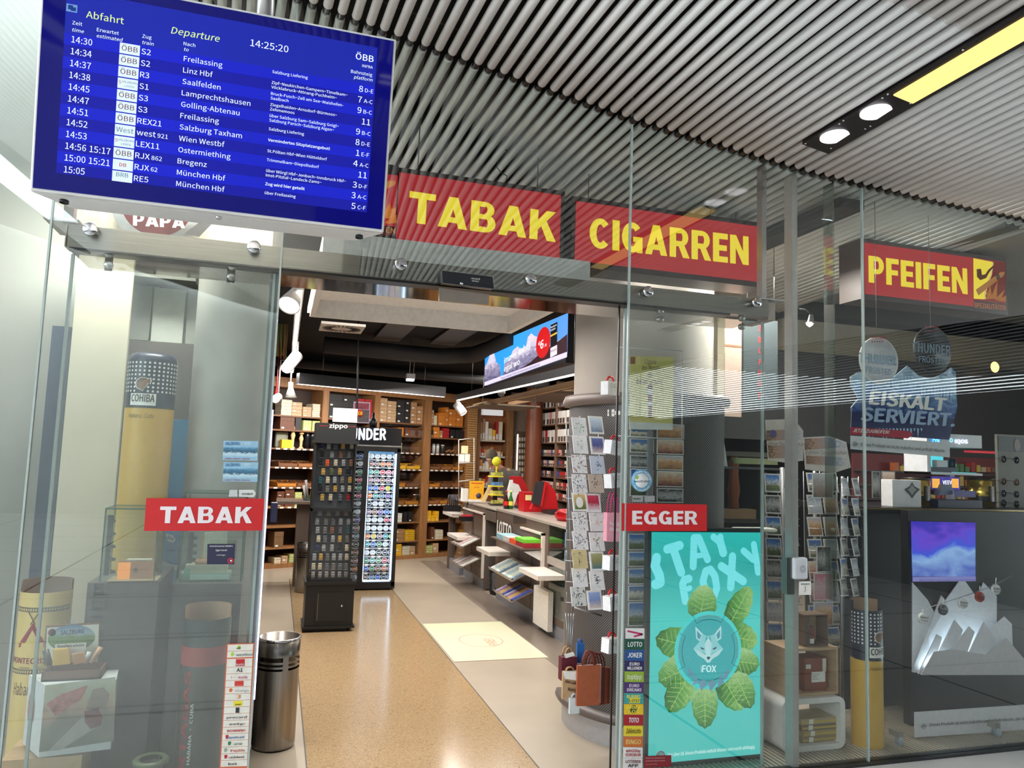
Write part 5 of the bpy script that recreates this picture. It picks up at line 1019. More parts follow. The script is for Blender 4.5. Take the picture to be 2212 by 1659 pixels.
# clear guard screens hanging over the counter
t = thing('guard_screen', 'clear hanging guard screen above the counter in front of the clerk', 'screen', (2.72, 8.4, 1.2)); build('sheet', MB().box(2.715, 2.721, 7.9, 10.4, 1.25, 1.86), glass_mat(base=.0, mul=.12, tint=(.96, .97, .97)), t)
build('wire', MB().tube([(2.718, 8.0, 1.86), (2.718, 8.0, 3.1)], .002, 6).tube([(2.718, 10.3, 1.86), (2.718, 10.3, 3.1)], .002, 6), STEEL, t)
# ================================================================ clerk behind the counter
def skin_body(name, pts, edges, radii, mt, parent, sub=2):
    me = bpy.data.meshes.new(name); me.from_pydata([tuple(_w(parent).inverted() @ V(p)) for p in pts], edges, []); o = bpy.data.objects.new(name, me); sc.collection.objects.link(o)
    o.parent = parent; me.skin_vertices or me.attributes
    md = o.modifiers.new('skin', 'SKIN'); md.use_smooth_shade = True
    sv = me.skin_vertices[0].data if len(me.skin_vertices) else None
    if sv:
        for v, r in zip(sv, radii): v.radius = (r[0], r[1]) if isinstance(r, tuple) else (r, r)
        sv[0].use_root = True
    s = o.modifiers.new('sub', 'SUBSURF'); s.levels = s.render_levels = sub; me.materials.append(mt); return o
def skin_mesh(name, pts, edges, radii, mt, parent, sub=2):
    bm_me = bpy.data.meshes.new(name); bm_me.from_pydata([tuple(_w(parent).inverted() @ V(p)) for p in pts], edges, [])
    import bmesh
    bm = bmesh.new(); bm.from_mesh(bm_me); ly = bm.verts.layers.skin.verify()
    bm.verts.ensure_lookup_table()
    for v, r in zip(bm.verts, radii): v[ly].radius = r if isinstance(r, tuple) else (r, r)
    bm.verts[0][ly].use_root = True; bm.to_mesh(bm_me); bm.free()
    o = bpy.data.objects.new(name, bm_me); sc.collection.objects.link(o); o.parent = parent; bm_me.materials.append(mt)
    md = o.modifiers.new('skin', 'SKIN'); md.use_smooth_shade = True; s = o.modifiers.new('sub', 'SUBSURF'); s.levels = s.render_levels = sub; return o
hc = at(1064, 990, 10.1); B = V((hc.x+.26, 10.3, 0))
per = thing('person', 'person in a dark grey shirt looking down behind the counter', 'person', B)
SKIN = mat((186, 138, 112), .5, var=.04); SHIRT = mat((92, 86, 82), .85, var=.08)
bx, by = B.x, B.y
pel = (bx, by, .96)
pts = [pel, (bx, by, 1.12), (bx-.01, by-.02, 1.28), (bx-.03, by-.05, 1.42), (bx-.09, by-.09, 1.49), (hc.x+.03, by-.12, 1.56),
       (bx-.19, by-.05, 1.41), (bx-.25, by-.08, 1.18), (bx-.20, by-.28, 1.10), (bx+.15, by-.03, 1.41), (bx+.21, by-.06, 1.16), (bx+.10, by-.28, 1.10),
       (bx-.10, by+.01, .86), (bx-.11, by-.01, .50), (bx-.11, by+.02, .09), (bx+.10, by+.01, .86), (bx+.11, by-.01, .50), (bx+.11, by+.02, .09), (bx-.11, by-.10, .04), (bx+.11, by-.10, .04)]
edg = [(0, 1), (1, 2), (2, 3), (3, 4), (4, 5), (3, 6), (6, 7), (7, 8), (3, 9), (9, 10), (10, 11), (0, 12), (12, 13), (13, 14), (0, 15), (15, 16), (16, 17), (14, 18), (17, 19)]
rad = [(.15, .11), (.15, .11), (.165, .12), (.13, .10), (.058, .058), (.055, .055), (.062, .062), (.045, .045), (.03, .03), (.062, .062), (.045, .045), (.03, .03), (.085, .085), (.058, .058), (.042, .042), (.085, .085), (.058, .058), (.042, .042), (.035, .03), (.035, .03)]
skin_mesh('body', pts, edg, rad, SKIN, per)
sr = [(a+.03, b2+.03) for a, b2 in rad]
skin_mesh('shirt', [pts[i] for i in (1, 2, 3, 4, 6, 7, 9, 10)]+[(bx, by, .98)], [(8, 0), (0, 1), (1, 2), (2, 3), (2, 4), (4, 5), (2, 6), (6, 7)], [sr[i] for i in (1, 2, 3)]+[(.066, .066)]+[(.085, .085), (.062, .062), (.085, .085), (.062, .062)]+[(.165, .125)], SHIRT, per)
skin_mesh('trousers', [pts[i] for i in (0, 12, 13, 14, 15, 16, 17)], [(0, 1), (1, 2), (2, 3), (0, 4), (4, 5), (5, 6)], [sr[0], sr[12], sr[13], sr[14], sr[15], sr[16], sr[17]], mat((50, 50, 58), .8), per)
# head bent forward, looking down to the left
m = MB(); fd = V((-.55, -.62, -.55)).normalized(); rt_ = V((.75, -.66, 0)).normalized(); up_ = rt_.cross(fd).normalized(); up_ = up_ if up_.z > 0 else -up_
prof = []
n1, n2 = 12, 16; vs = []
for i in range(n1+1):
    th = math.pi*i/n1; zz = math.cos(th)*.122; rr2 = math.sin(th)
    for k in range(n2):
        ph = 2*math.pi*k/n2; fx_ = math.cos(ph)*.098*rr2; sx_ = math.sin(ph)*.078*rr2
        if zz < 0: fx_ *= 1-.22*(-zz/.122) if fx_ < 0 else 1-.05*(-zz/.122); sx_ *= 1-.28*(-zz/.122)
        nose = .022*math.exp(-((zz+.012)/.022)**2) if k == 0 else 0
        brow = .004*math.exp(-((zz-.022)/.012)**2) if k in (1, n2-1, 0) else 0
        vs.append(V((hc.x, by-.15, 1.66))+fd*(fx_+nose+brow)+rt_*sx_+up_*zz)
fs = [(i*n2+k, i*n2+(k+1) % n2, (i+1)*n2+(k+1) % n2, (i+1)*n2+k) for i in range(n1) for k in range(n2)]
m.add(vs, fs, True); build('head', m, SKIN, per)
hcn = V((hc.x, by-.15, 1.66)); m = MB(); vs = []
for i in range(8):
    th = math.pi*.52*i/7; zz = math.cos(th)*.128; rr2 = math.sin(th)
    for k in range(n2):
        ph = 2*math.pi*k/n2; back = .5-.5*math.cos(ph); vs.append(hcn-fd*.006+fd*(math.cos(ph)*.102*rr2)+rt_*(math.sin(ph)*.084*rr2)+up_*(zz-(.035*back*(i/7) if i else 0)+(.03*(1-back)*(i/7))))
m.add(vs, [(i*n2+k, i*n2+(k+1) % n2, (i+1)*n2+(k+1) % n2, (i+1)*n2+k) for i in range(7) for k in range(n2)], True); build('hair', m, mat((84, 70, 60), .9), per)
for s_ in (-1, 1):
    build('ear', MB().lathe(hcn+rt_*(.078*s_)+up_*(-.005)-fd*.01, [(0, -.006), (.024, -.004), (.026, .004), (0, .006)], 12, rt_), SKIN, per)
    build('eye', MB().lathe(hcn+fd*.086+rt_*(.032*s_)+up_*.008, [(0, -.004), (.010, 0), (0, .006)], 10, fd), mat((40, 32, 30), .3), per)
build('glasses', MB().tube([hcn+fd*.105+rt_*(-.06)+up_*.01, hcn+fd*.112+up_*.012, hcn+fd*.105+rt_*.06+up_*.01], .003, 6), BLACK, per)
build('mouth', MB().obox(hcn+fd*.088-rt_*.022-up_*.055, rt_*.044, up_*.006, fd*.004), mat((150, 90, 80), .5), per)
for s_, hx in ((-1, bx-.20), (1, bx+.10)):
    w0 = V((hx, by-.28, 1.10)); d_ = V((-.1 if s_ > 0 else .25, -.95, -.1)).normalized(); sdv = V((d_.y, -d_.x, 0))*-1
    P_ = [w0, w0+d_*.045, w0+d_*.085]; E_ = [(0, 1), (1, 2)]; R_ = [(.026, .018), (.034, .016), (.036, .014)]
    for f_, (off, ln) in enumerate(((-.028, .06), (-.010, .072), (.009, .068), (.027, .052))):
        b0 = len(P_); P_ += [w0+d_*.09+sdv*off, w0+d_*(.09+ln*.5)+sdv*off*1.1, w0+d_*(.085+ln*.95)+sdv*off*1.1-V((0, 0, .02))]; E_ += [(2, b0), (b0, b0+1), (b0+1, b0+2)]; R_ += [(.0095, .0095), (.009, .009), (.0075, .0075)]
    b0 = len(P_); P_ += [w0+d_*.045+sdv*(-.035*s_), w0+d_*.075+sdv*(-.055*s_)]; E_ += [(1, b0), (b0, b0+1)]; R_ += [(.012, .012), (.009, .009)]
    skin_mesh('hand', P_, E_, R_, SKIN, per, 1)
# ================================================================ round perforated display in front of the right column
DC = (2.38, 4.55); DR = .56
dd = thing('round_display', 'round dark perforated metal display wrapped in front of the right column', 'display stand', (*DC, 0))
pf = bpy.data.materials.new('perforated'); pf.use_nodes = True; nt = pf.node_tree; b = nt.nodes['Principled BSDF']; b.inputs['Roughness'].default_value = .45; b.inputs['Metallic'].default_value = .4
tc = nt.nodes.new('ShaderNodeTexCoord'); sx = nt.nodes.new('ShaderNodeSeparateXYZ'); nt.links.new(tc.outputs['Object'], sx.inputs[0])
at2 = nt.nodes.new('ShaderNodeMath'); at2.operation = 'ARCTAN2'; nt.links.new(sx.outputs['Y'], at2.inputs[0]); nt.links.new(sx.outputs['X'], at2.inputs[1])
mu = nt.nodes.new('ShaderNodeMath'); mu.operation = 'MULTIPLY'; mu.inputs[1].default_value = DR; nt.links.new(at2.outputs[0], mu.inputs[0])
cb = nt.nodes.new('ShaderNodeCombineXYZ'); nt.links.new(mu.outputs[0], cb.inputs[0]); nt.links.new(sx.outputs['Z'], cb.inputs[1])
rot = nt.nodes.new('ShaderNodeMapping'); rot.inputs['Rotation'].default_value = (0, 0, math.radians(45)); nt.links.new(cb.outputs[0], rot.inputs[0])
vo = nt.nodes.new('ShaderNodeTexVoronoi'); vo.inputs['Scale'].default_value = 90; vo.inputs['Randomness'].default_value = 0; vo.voronoi_dimensions = '2D'; nt.links.new(rot.outputs[0], vo.inputs['Vector'])
rp = nt.nodes.new('ShaderNodeValToRGB'); rp.color_ramp.elements[0].position = .30; rp.color_ramp.elements[0].color = lin((34, 32, 34)); rp.color_ramp.elements[1].position = .38; rp.color_ramp.elements[1].color = lin((122, 116, 114))
nt.links.new(vo.outputs['Distance'], rp.inputs[0]); nt.links.new(rp.outputs[0], b.inputs['Base Color'])
A0, A1_ = math.radians(160), math.radians(292)
build('perforated_skin', MB().lathe((*DC, 0), [(DR, .19), (DR, 2.02)], 60, (0, 0, 1), A0, A1_), pf, dd)
build('kick_ring', MB().lathe((*DC, 0), [(DR, .001), (DR, .14)], 60, (0, 0, 1), A0, A1_), mat((166, 164, 164), .4, .3), dd)
build('lower_ledge', MB().lathe((*DC, 0), [(DR-.02, .14), (DR+.035, .14), (DR+.045, .155), (DR+.035, .185), (DR-.02, .19)], 60, (0, 0, 1), A0, A1_), mat((92, 82, 78), .4), dd)
build('upper_ledge', MB().lathe((*DC, 0), [(DR-.05, 2.0), (DR+.03, 2.0), (DR+.045, 2.03), (DR+.03, 2.07), (DR-.05, 2.075), (.46, 2.075)], 60, (0, 0, 1), A0, A1_), mat((112, 98, 92), .4), dd)
build('edge_post', MB().box(2.03, 2.06, 3.935, 3.965, .19, 2.0), mat((150, 152, 158), .4, .4), dd)
m = MB(); q = PY(4.1)
for a_, b2, c, d_ in ((1262, 878, 1267, 885), (1262, 886, 1267, 893), (1287, 879, 1296, 887), (1287, 888, 1296, 895), (1305, 884, 1321, 893)): 
    u = q.uv((a_+c)/2, (b2+d_)/2)
    P0 = q.at((a_+c)/2, (b2+d_)/2); dv2 = V((P0.x-DC[0], P0.y-DC[1], 0)); dv2 = dv2.normalized()*(DR+.003); 
    pc_ = V((DC[0]+dv2.x, DC[1]+dv2.y, P0.z)); tn = V((-dv2.y, dv2.x, 0)).normalized(); wd = (c-a_)*.0022; ht = (d_-b2)*.0026
    m.quad(pc_-tn*wd/2-V((0, 0, ht/2)), pc_+tn*wd/2-V((0, 0, ht/2)), pc_+tn*wd/2+V((0, 0, ht/2)), pc_-tn*wd/2+V((0, 0, ht/2)))
build('paper_tag', m, PAPER, dd)
# little white gift boxes with red handles hooked on the display
def giftbox(px, py, Y, lab, tilt=0.):
    c = at(px, py, Y); t = thing('gift_box', lab, 'box', c-V((0, 0, .045)), 'white gift boxes with red handles')
    R_ = Matrix.Translation(c) @ Matrix.Rotation(tilt, 4, 'Y') @ Matrix.Rotation(.35, 4, 'Z')
    f = lambda mb: setattr(mb, 'v', [R_ @ v for v in mb.v]) or mb
    build('box', f(MB().box(-.046, .046, -.03, .03, -.042, .036)), mat((240, 238, 240), .5), t)
    pts = [V((.026*math.cos(a_), 0, .04+.026*math.sin(a_))) for a_ in [math.pi*k/6 for k in range(7)]]
    build('red_handle', f(MB().tube(pts, .006, 8)), mat((206, 28, 34), .4), t)
    m = MB()
    for sx_ in (-.02, .016):
        for k in range(14):
            a_ = 2*math.pi*k/14; b2 = 2*math.pi*(k+1)/14; r0 = .010 if k % 3 else .013
            m.quad((sx_+r0*math.cos(a_), -.0308, .012+r0*math.sin(a_)), (sx_+r0*math.cos(b2), -.0308, .012+r0*math.sin(b2)), (sx_+(r0-.0018)*math.cos(b2), -.0308, .012+(r0-.0018)*math.sin(b2)), (sx_+(r0-.0018)*math.cos(a_), -.0308, .012+(r0-.0018)*math.sin(a_)))
            if k % 2: m.quad((sx_+.008*math.cos(a_), -.0308, -.014+.011*math.sin(a_)), (sx_+.008*math.cos(b2), -.0308, -.014+.011*math.sin(b2)), (sx_+.0065*math.cos(b2), -.0308, -.014+.0095*math.sin(b2)), (sx_+.0065*math.cos(a_), -.0308, -.014+.0095*math.sin(a_)))
    m.quad((-.002, -.0308, .0), (.004, -.0308, .0), (.001, -.0308, .009)); build('line_drawing', f(m), mat((70, 60, 70), .6), t)
for px, py, Y, l, tl in ((1318, 838, 4.02, 'white gift box with red handle standing on the top ledge of the round display', 0), (1325, 966, 3.95, 'white gift box with red handle hooked highest on the round display', .12), (1325, 1037, 3.95, 'white gift box with red handle hooked just above the pink paper bag', -.1),
                         (1322, 1214, 3.95, 'white gift box with red handle hooked just below the pink paper bag', 0.03), (1323, 1300, 3.95, 'white gift box with red handle second from the bottom of the display', -.08), (1320, 1392, 3.95, 'white gift box with red handle hooked lowest, right of the paper carrier bags', .05)): giftbox(px, py, Y, l, tl)
# wire card rack with two columns of greeting cards
rk = thing('card_rack', 'wire rack of greeting cards left of the round display', 'rack', at(1262, 1330, 4.12)); RY = 4.12; RP = PY(RY)
WIRE = mat((170, 170, 172), .3, .9); m = MB()
for x_, y_ in ((1228, 900), (1258, 898), (1298, 905)): m.tube([RP.at(x_, y_)+V((0, .04, 0)), RP.at(x_+14, 1325)+V((0, .04, 0))], .004, 6)
for k in range(9):
    y = 941+k*45; m.tube([RP.at(1222, y), RP.at(1300, y+6), RP.at(1311, y-2)], .0022, 6); m.tube([RP.at(1224, y-22), RP.at(1224, y)], .002, 6)
    for px in (1232, 1248, 1266, 1284): m.tube([RP.at(px, y-18)+V((0, -.012, 0)), RP.at(px, y+1)+V((0, -.012, 0))], .0016, 5)
m.tube([RP.at(1240, 1312), RP.at(1300, 1330)], .005, 6); build('wire_frame', m, WIRE, rk)
m = MB()
for k in range(4): m.tube([RP.at(1222+k*6, 1325), RP.at(1226+k*3, 1370+k*6), RP.at(1224+k*5, 1430)], .0035, 6)
build('hook_wire', m, WIRE, rk)
CP = {
 'leaf': ((238, 238, 236), (120, 150, 110)), 'blue': ((190, 205, 225), (120, 140, 170)), 'hearts': ((236, 234, 238), (190, 180, 190)), 'rainbow': ((80, 90, 150), (214, 190, 190)), 'floral': ((232, 206, 196), (150, 70, 60)), 'people': ((206, 212, 226), (110, 130, 170)),
 'dots': ((236, 236, 234), (90, 90, 90)), 'kraft': ((206, 186, 170), (90, 70, 60)), 'wreath': ((196, 170, 110), (80, 120, 60)), 'hearts2': ((190, 40, 70), (240, 220, 226)), 'fern': ((232, 232, 232), (110, 110, 112)), 'guitar': ((240, 238, 238), (216, 160, 120)),
 'grass': ((236, 236, 238), (120, 120, 124)), 'gold': ((234, 234, 230), (150, 136, 70)), 'sepia': ((216, 200, 150), (110, 104, 96)), 'lake': ((150, 150, 100), (80, 120, 130)), 'tree': ((232, 234, 238), (130, 134, 140)), 'feather': ((238, 238, 242), (70, 64, 70)), 'pattern': ((220, 220, 216), (40, 40, 42)), 'alps': ((130, 150, 200), (220, 200, 190))}
cl = [('leaf', 'white card with a green leaf drawing'), ('blue', 'pale blue lakeside card'), ('hearts', 'white card with tiny hearts'), ('rainbow', 'dark blue card with a rainbow'), ('floral', 'pinkish card with red flowers'), ('people', 'pale card with blue headphones drawing'), ('dots', 'white dotted card'), ('kraft', 'brown kraft card'),
      ('wreath', 'kraft card with green wreath and oval'), ('hearts2', 'white-framed red card'), ('fern', 'white card with grey fern'), ('guitar', 'white card with a guitar'), ('grass', 'white card with black grass blades'), ('gold', 'white card with a gold wreath'), ('sepia', 'cream card with an oval portrait'), ('lake', 'white-framed card of a lakeside garden'),
      ('tree', 'white card with a grey tree sketch'), ('feather', 'white card with a dark feather'), ('pattern', 'black and white patterned card'), ('alps', 'white-framed blue mountain card')]
pos = [(1252, 921, 1288, 918), (1254, 960, 1291, 962), (1252, 1002, 1291, 1004), (1252, 1044, 1288, 1044), (1253, 1084, 1282, 1086), (1254, 1126, 1290, 1127), (1254, 1167, 1290, 1170), (1253, 1207, 1290, 1212), (1253, 1247, 1290, 1254), (1250, 1288, 1285, 1296)]
def card(nm, lab, c, w_, h, col, kind, grp, tilt=.2, parent_name='greeting_card', turn=0., cat='card', thick=.006, motif=None):
    t = thing(parent_name, lab, cat, c-V((0, 0, h/2)), grp)
    R_ = Matrix.Translation(c) @ Matrix.Rotation(turn, 4, 'Z') @ Matrix.Rotation(-tilt, 4, 'X')
    f = lambda mb: setattr(mb, 'v', [R_ @ v for v in mb.v]) or mb
    build('card_sheet', f(MB().box(-w_/2, w_/2, 0, thick, -h/2, h/2)), mat(col, .5), t)
    if motif: build('printed_picture', f(motif(w_, h)), kind, t)
    return t
def mblob(w_, h, n=22, sp=.38, sz=.05, seed=1):
    r_ = random.Random(seed); m = MB()
    for _ in range(n):
        a_ = r_.uniform(0, 2*math.pi); x, z = r_.gauss(0, sp*w_*.5), r_.gauss(0, sp*h*.5); x = max(-w_*.42, min(w_*.42, x)); z = max(-h*.42, min(h*.42, z)); s_ = sz*w_*r_.uniform(.6, 2.2); c_, d_ = math.cos(a_)*s_, math.sin(a_)*s_
        m.quad((x-c_, -.0006, z-d_), (x-d_*.3, -.0006, z+c_*.3), (x+c_, -.0006, z+d_), (x+d_*.3, -.0006, z-c_*.3))
    return m
def mpic(w_, h, b_=.1): return MB().quad((-w_*(.5-b_), -.0006, -h*(.5-b_)), (w_*(.5-b_), -.0006, -h*(.5-b_)), (w_*(.5-b_), -.0006, h*(.5-b_)), (-w_*(.5-b_), -.0006, h*(.5-b_)))
for j, (x0_, y0_, x1_, y1_) in enumerate(pos):
    for i, (px, py) in enumerate(((x0_, y0_), (x1_, y1_))):
        key, lab = cl[2*j+i]; base, ink = CP[key]; full = key in ('rainbow', 'lake', 'alps', 'hearts2', 'wreath', 'blue')
        mt = ramp_mat([(0, ink), (.5, base), (1, tuple(min(255, c_+30) for c_ in base))], 'Z', .25, 6, .4, name='card_print') if full else mat(ink, .5)
        if full: mo = lambda w_, h: mpic(w_, h)
        else: mo = lambda w_, h, s_=j*2+i: mblob(w_, h, 40 if s_ in (6, 4, 10, 12, 18) else 20, .55 if s_ in (6, 4, 10, 12, 18) else .3, .05, s_)
        t = card(key, f"{lab} in the wire rack, row {ORD[j]} from top", at(px, py, RY-.02), .094, .108, (240, 238, 238) if full or base[0] > 225 else base, mt, 'greeting cards in the wire rack', .28, turn=.12, motif=mo)
        t['label'] = f"{lab}, {['left', 'right'][i]} in {ORD[j]} row of the wire rack"
        if key == 'wreath': build('oval_print', MB().disc(at(px-1, py+1, RY-.045), .022, 20, (0, -1, .28), .032, (1, 0, 0)), PAPER, t)
# gift bags
def gbag(lab, px0, py0, px1, py1, Y, col, hcol, d=.06, text_=None, ht=34, grp='paper gift bags'):
    q = PY(Y); t = thing('gift_bag', lab, 'bag', q.at((px0+px1)/2, py1), grp)
    build('bag_body', MB().pbox(q, px0, py0, px1, py1, d), mat(col, .5, var=.08), t)
    a, b2 = q.at(px0+(px1-px0)*.25, py0), q.at(px0+(px1-px0)*.75, py0); top = q.at((px0+px1)/2, py0-ht)
    for dd_ in (.004, d-.004):
        o_ = V((0, dd_, 0)); pts = [a+o_] + [V((a.x+(b2.x-a.x)*(.5-.5*math.cos(math.pi*k/8)), a.y, a.z+(top.z-a.z)*math.sin(math.pi*k/8)))+o_ for k in range(1, 8)] + [b2+o_]
        build('handle', MB().tube(pts, .004, 6), mat(hcol, .5), t)
    if text_:
        m = MB()
        for s_, A, B, h in text_: m.pt_text(PY(Y-.001), s_, A, B, h, .03)
        build('lettering', m, mat((244, 236, 236) if col[0] > 200 else (60, 40, 34), .5), t)
    return t
gbag('pink gift bag with white lettering and dark pink handles on the round display', 1311, 1108, 1343, 1170, 3.93, (232, 160, 176), (190, 50, 110), .05, [('Hugs &', (1317, 1134), (1337, 1136), 8), ('Kisses', (1317, 1146), (1337, 1148), 8)], 44)
gbag('copper coloured paper bag in front of the hanging bags at the display foot', 1247, 1438, 1296, 1524, 4.02, (172, 92, 60), (110, 50, 40), .02, ht=32)
for k in range(4): gbag(f"brown copper paper bag, {ORD[k]} behind the front copper bag", 1254+k*6, 1441+k*1, 1300+k*6, 1524-k*1, 4.045+k*.022, [(150, 70, 52), (120, 50, 44), (160, 84, 60), (130, 60, 44)][k], (110, 46, 40), .014, ht=32)
gbag('white paper bag edge between the copper bags', 1252, 1436, 1298, 1520, 4.032, (226, 220, 224), (140, 60, 50), .006, ht=30)
gbag('dark red gift bag with a white swing card left of the copper bags', 1213, 1420, 1246, 1470, 4.10, (92, 30, 46), (190, 150, 100), .05, ht=20)
gbag('natural brown paper bag with handwritten lettering below the dark red bag', 1216, 1450, 1248, 1510, 4.07, (190, 158, 118), (180, 140, 100), .02, [('Alles Liebe', (1220, 1474), (1246, 1480), 6), ('Mama', (1226, 1492), (1244, 1494), 7)], 8)
gbag('pale floral paper bag hanging lowest at the display foot', 1231, 1508, 1252, 1542, 4.05, (214, 224, 226), (180, 190, 200), .02, ht=8)
gbag('small blue fabric bag hanging above the copper bags', 1247, 1390, 1262, 1432, 4.14, (44, 110, 180), (40, 90, 160), .02, ht=8)
single('swing_card', MB().ppoly(PY(4.06), [(1219, 1414), (1238, 1408), (1242, 1416), (1222, 1422)], .002), PAPER, 'small white tag card above the dark red bag', 'card'); single('swing_card', MB().ppoly(PY(4.05), [(1216, 1450), (1246, 1450), (1246, 1470), (1220, 1466)], .002), PAPER, 'white tag card with a small code on the brown paper bag', 'card')
# wire poster frame and yellow poster behind the glass
FP = PY(3.93); t = thing('poster_frame', 'thin wire frame holding a yellow cigar poster behind the right glass', 'frame', FP.at(1400, 950)); m = MB()
for a_, b2 in (((1335, 750), (1474, 758)), ((1335, 750), (1331, 941)), ((1474, 758), (1473, 950)), ((1331, 941), (1473, 950))): m.tube([FP.at(*a_), FP.at(*b2)], .004, 6)
build('wire', m, mat((206, 206, 208), .4), t)
t = thing('cigar_poster', 'yellow poster reading Cigarre des Monats hanging in the wire frame', 'poster', FP.at(1408, 928)); q = PY(3.915)
build('poster_sheet', MB().ppoly(q, [(1361, 769), (1455, 771), (1453, 929), (1359, 927)], .003), mat((226, 212, 128), .5, var=.05, scale=3), t); build('white_footer', MB().ppoly(q, [(1359, 911), (1453.5, 915), (1453, 929), (1359, 927)], .001, .0022), PAPER, t)
INK = mat((52, 46, 40), .5); m = MB()
m.pt_text(q, 'Cigarre', (1392, 786), (1417, 787), 10, .01, .2).pt_text(q, 'des Monats', (1386, 798), (1425, 799), 9, .01, .2).pt_text(q, 'DIOS', (1375, 829), (1399, 830), 9, .02).pt_text(q, 'DEL', (1402, 828), (1410, 828), 5, .02).pt_text(q, 'SOL', (1413, 830), (1432, 831), 9, .02).pt_text(q, 'Rauchen ist tödlich – hören Sie jetzt auf', (1367, 919), (1435, 922), 3)
build('lettering', m, INK, t); c = q.at(1404, 811)
m = MB()
for k in range(16): a_ = 2*math.pi*k/16; u_, w_ = V((math.cos(a_), 0, math.sin(a_))), V((-math.sin(a_), 0, math.cos(a_))); m.quad(c+u_*.006-w_*.0014-V((0, .002, 0)), c+u_*.017-w_*.0005-V((0, .002, 0)), c+u_*.017+w_*.0005-V((0, .002, 0)), c+u_*.006+w_*.0014-V((0, .002, 0)))
build('sun_print', m, INK, t)
build('cigar_print', MB().ppoly(q, [(1399, 834), (1401, 830), (1407, 830), (1409, 834), (1408, 902), (1400, 902)], .001, .002), mat((116, 66, 36), .5), t); build('cigar_band_print', MB().ppoly(q, [(1399, 840), (1409, 840), (1409, 852), (1399, 852)], .001, .004).ppoly(q, [(1399, 868), (1409, 868), (1409, 876), (1399, 876)], .001, .004), mat((230, 220, 220), .5), t)
build('corner_picture', MB().ppoly(q, [(1361, 771), (1372, 771), (1372, 786), (1361, 786)], .001, .002), mat((150, 90, 50), .5), t)
# picture cards pinned to the round display, seen through the glass
def pcard(px0, py0, px1, py1, Y, lab, stops, nm='postcard', cat='card', grp='postcards behind the right door glass', rim=True, noise=.2, frame=(232, 232, 230)):
    q = PY(Y); t = thing(nm, lab, cat, q.at((px0+px1)/2, py1), grp); build('card_sheet', MB().pbox(q, px0, py0, px1, py1, .003), mat(frame, .5), t)
    d_ = 2 if rim else .5; build('printed_picture', MB().pbox(q, px0+d_, py0+d_, px1-d_, py1-d_, .0008, .001), ramp_mat(stops, 'Z', noise, 5, .4, name='card_print'), t); return t
SKY = [(0, (60, 80, 50)), (.35, (110, 120, 80)), (.5, (190, 200, 210)), (.75, (90, 140, 200)), (1, (60, 110, 190))]; CITY = [(0, (80, 90, 70)), (.3, (200, 190, 170)), (.55, (220, 214, 206)), (.7, (110, 130, 160)), (1, (70, 120, 190))]; SUN = [(0, (150, 110, 80)), (.5, (214, 160, 110)), (.75, (236, 200, 170)), (1, (190, 190, 210))]
BWc = [(0, (40, 40, 40)), (.5, (190, 190, 188)), (1, (60, 60, 62))]; RDc = [(0, (120, 60, 50)), (.5, (200, 150, 120)), (1, (230, 210, 190))]
for a_ in ((1361, 926, 1408, 944, 'dim city postcard just under the poster', CITY), (1361, 948, 1413, 978, 'large blue skyline postcard under the poster', CITY), (1361, 984, 1411, 1010, 'postcard of four small views below the skyline card', BWc), (1361, 1013, 1411, 1072, 'postcard behind the round blue sticker', SKY),
           (1419, 916, 1478, 948, 'orange dawn postcard right of the poster foot', SUN), (1419, 950, 1477, 982, 'sandy town postcard in the right column of cards', RDc), (1419, 984, 1476, 1016, 'ochre fortress postcard in the right column of cards', SUN), (1419, 1018, 1476, 1052, 'reddish garden postcard in the right column of cards', RDc), (1419, 1055, 1476, 1086, 'black and white patterned postcard above the red EGGER sticker', BWc)):
    pcard(*a_[:4], 3.955, a_[4], a_[5], noise=.45)
for k, (y0_, y1_) in enumerate(((1153, 1188), (1192, 1224), (1228, 1262), (1265, 1298), (1301, 1352))): pcard(1357, y0_, 1393, y1_, 3.955, f"narrow landscape postcard, {ORD[k]} below the red EGGER sticker", [SKY, SKY, SKY, CITY, SKY][k], noise=.25)
# ================================================================ left showcase
def stk(t, nm, q, pts, mt, off=0, d=.0012): return build(nm, MB().ppoly(q, pts, d, off), mt, t)
st = mat((206, 198, 176), .7, var=.04, scale=3)
single('cream_backdrop', MB().box(at(152, 760, 4.7).x, at(262, 900, 4.7).x, 4.7, 4.73, 0, 2.85), st, 'tall cream panel standing in the left showcase', 'panel')
single('dark_backdrop', MB().box(at(104, 800, 4.74).x, at(152, 760, 4.74).x-.005, 4.74, 4.77, .02, 2.3), mat((70, 82, 96), .5), 'dark blue grey strip panel left of the cream panel', 'panel')
# wall unit with shutter box behind
t = thing('shutter_box', 'dark grey shutter box high on the wall behind the navy topped tube', 'box', at(355, 640, 5.0)); q = PY(5.0)
build('box', MB().pbox(q, 284, 572, 432, 616, .25, .2), mat((96, 98, 92), .6), t); build('vent_grille', MB().pbox(q, 292, 584, 376, 596, .004, .204), mat((60, 62, 58), .6), t)
t = thing('wall_panel', 'pale grey wall panels with dark joints under the shutter box', 'panel', at(350, 760, 5.0)); build('panel_board', MB().pbox(q, 330, 624, 398, 740, .02, .01), mat((186, 190, 182), .6), t); build('panel_board', MB().pbox(q, 404, 628, 432, 745, .02, .01), mat((150, 152, 144), .6), t); build('panel_board', MB().pbox(q, 284, 618, 326, 735, .02, .01), mat((128, 130, 124), .6), t)
t = thing('direction_board', 'dark board with two orange arrows behind the navy topped tube', 'sign', at(370, 960, 4.95)); q = PY(4.95); build('board', MB().pbox(q, 268, 738, 414, 1030, .03), mat((84, 78, 74), .6), t)
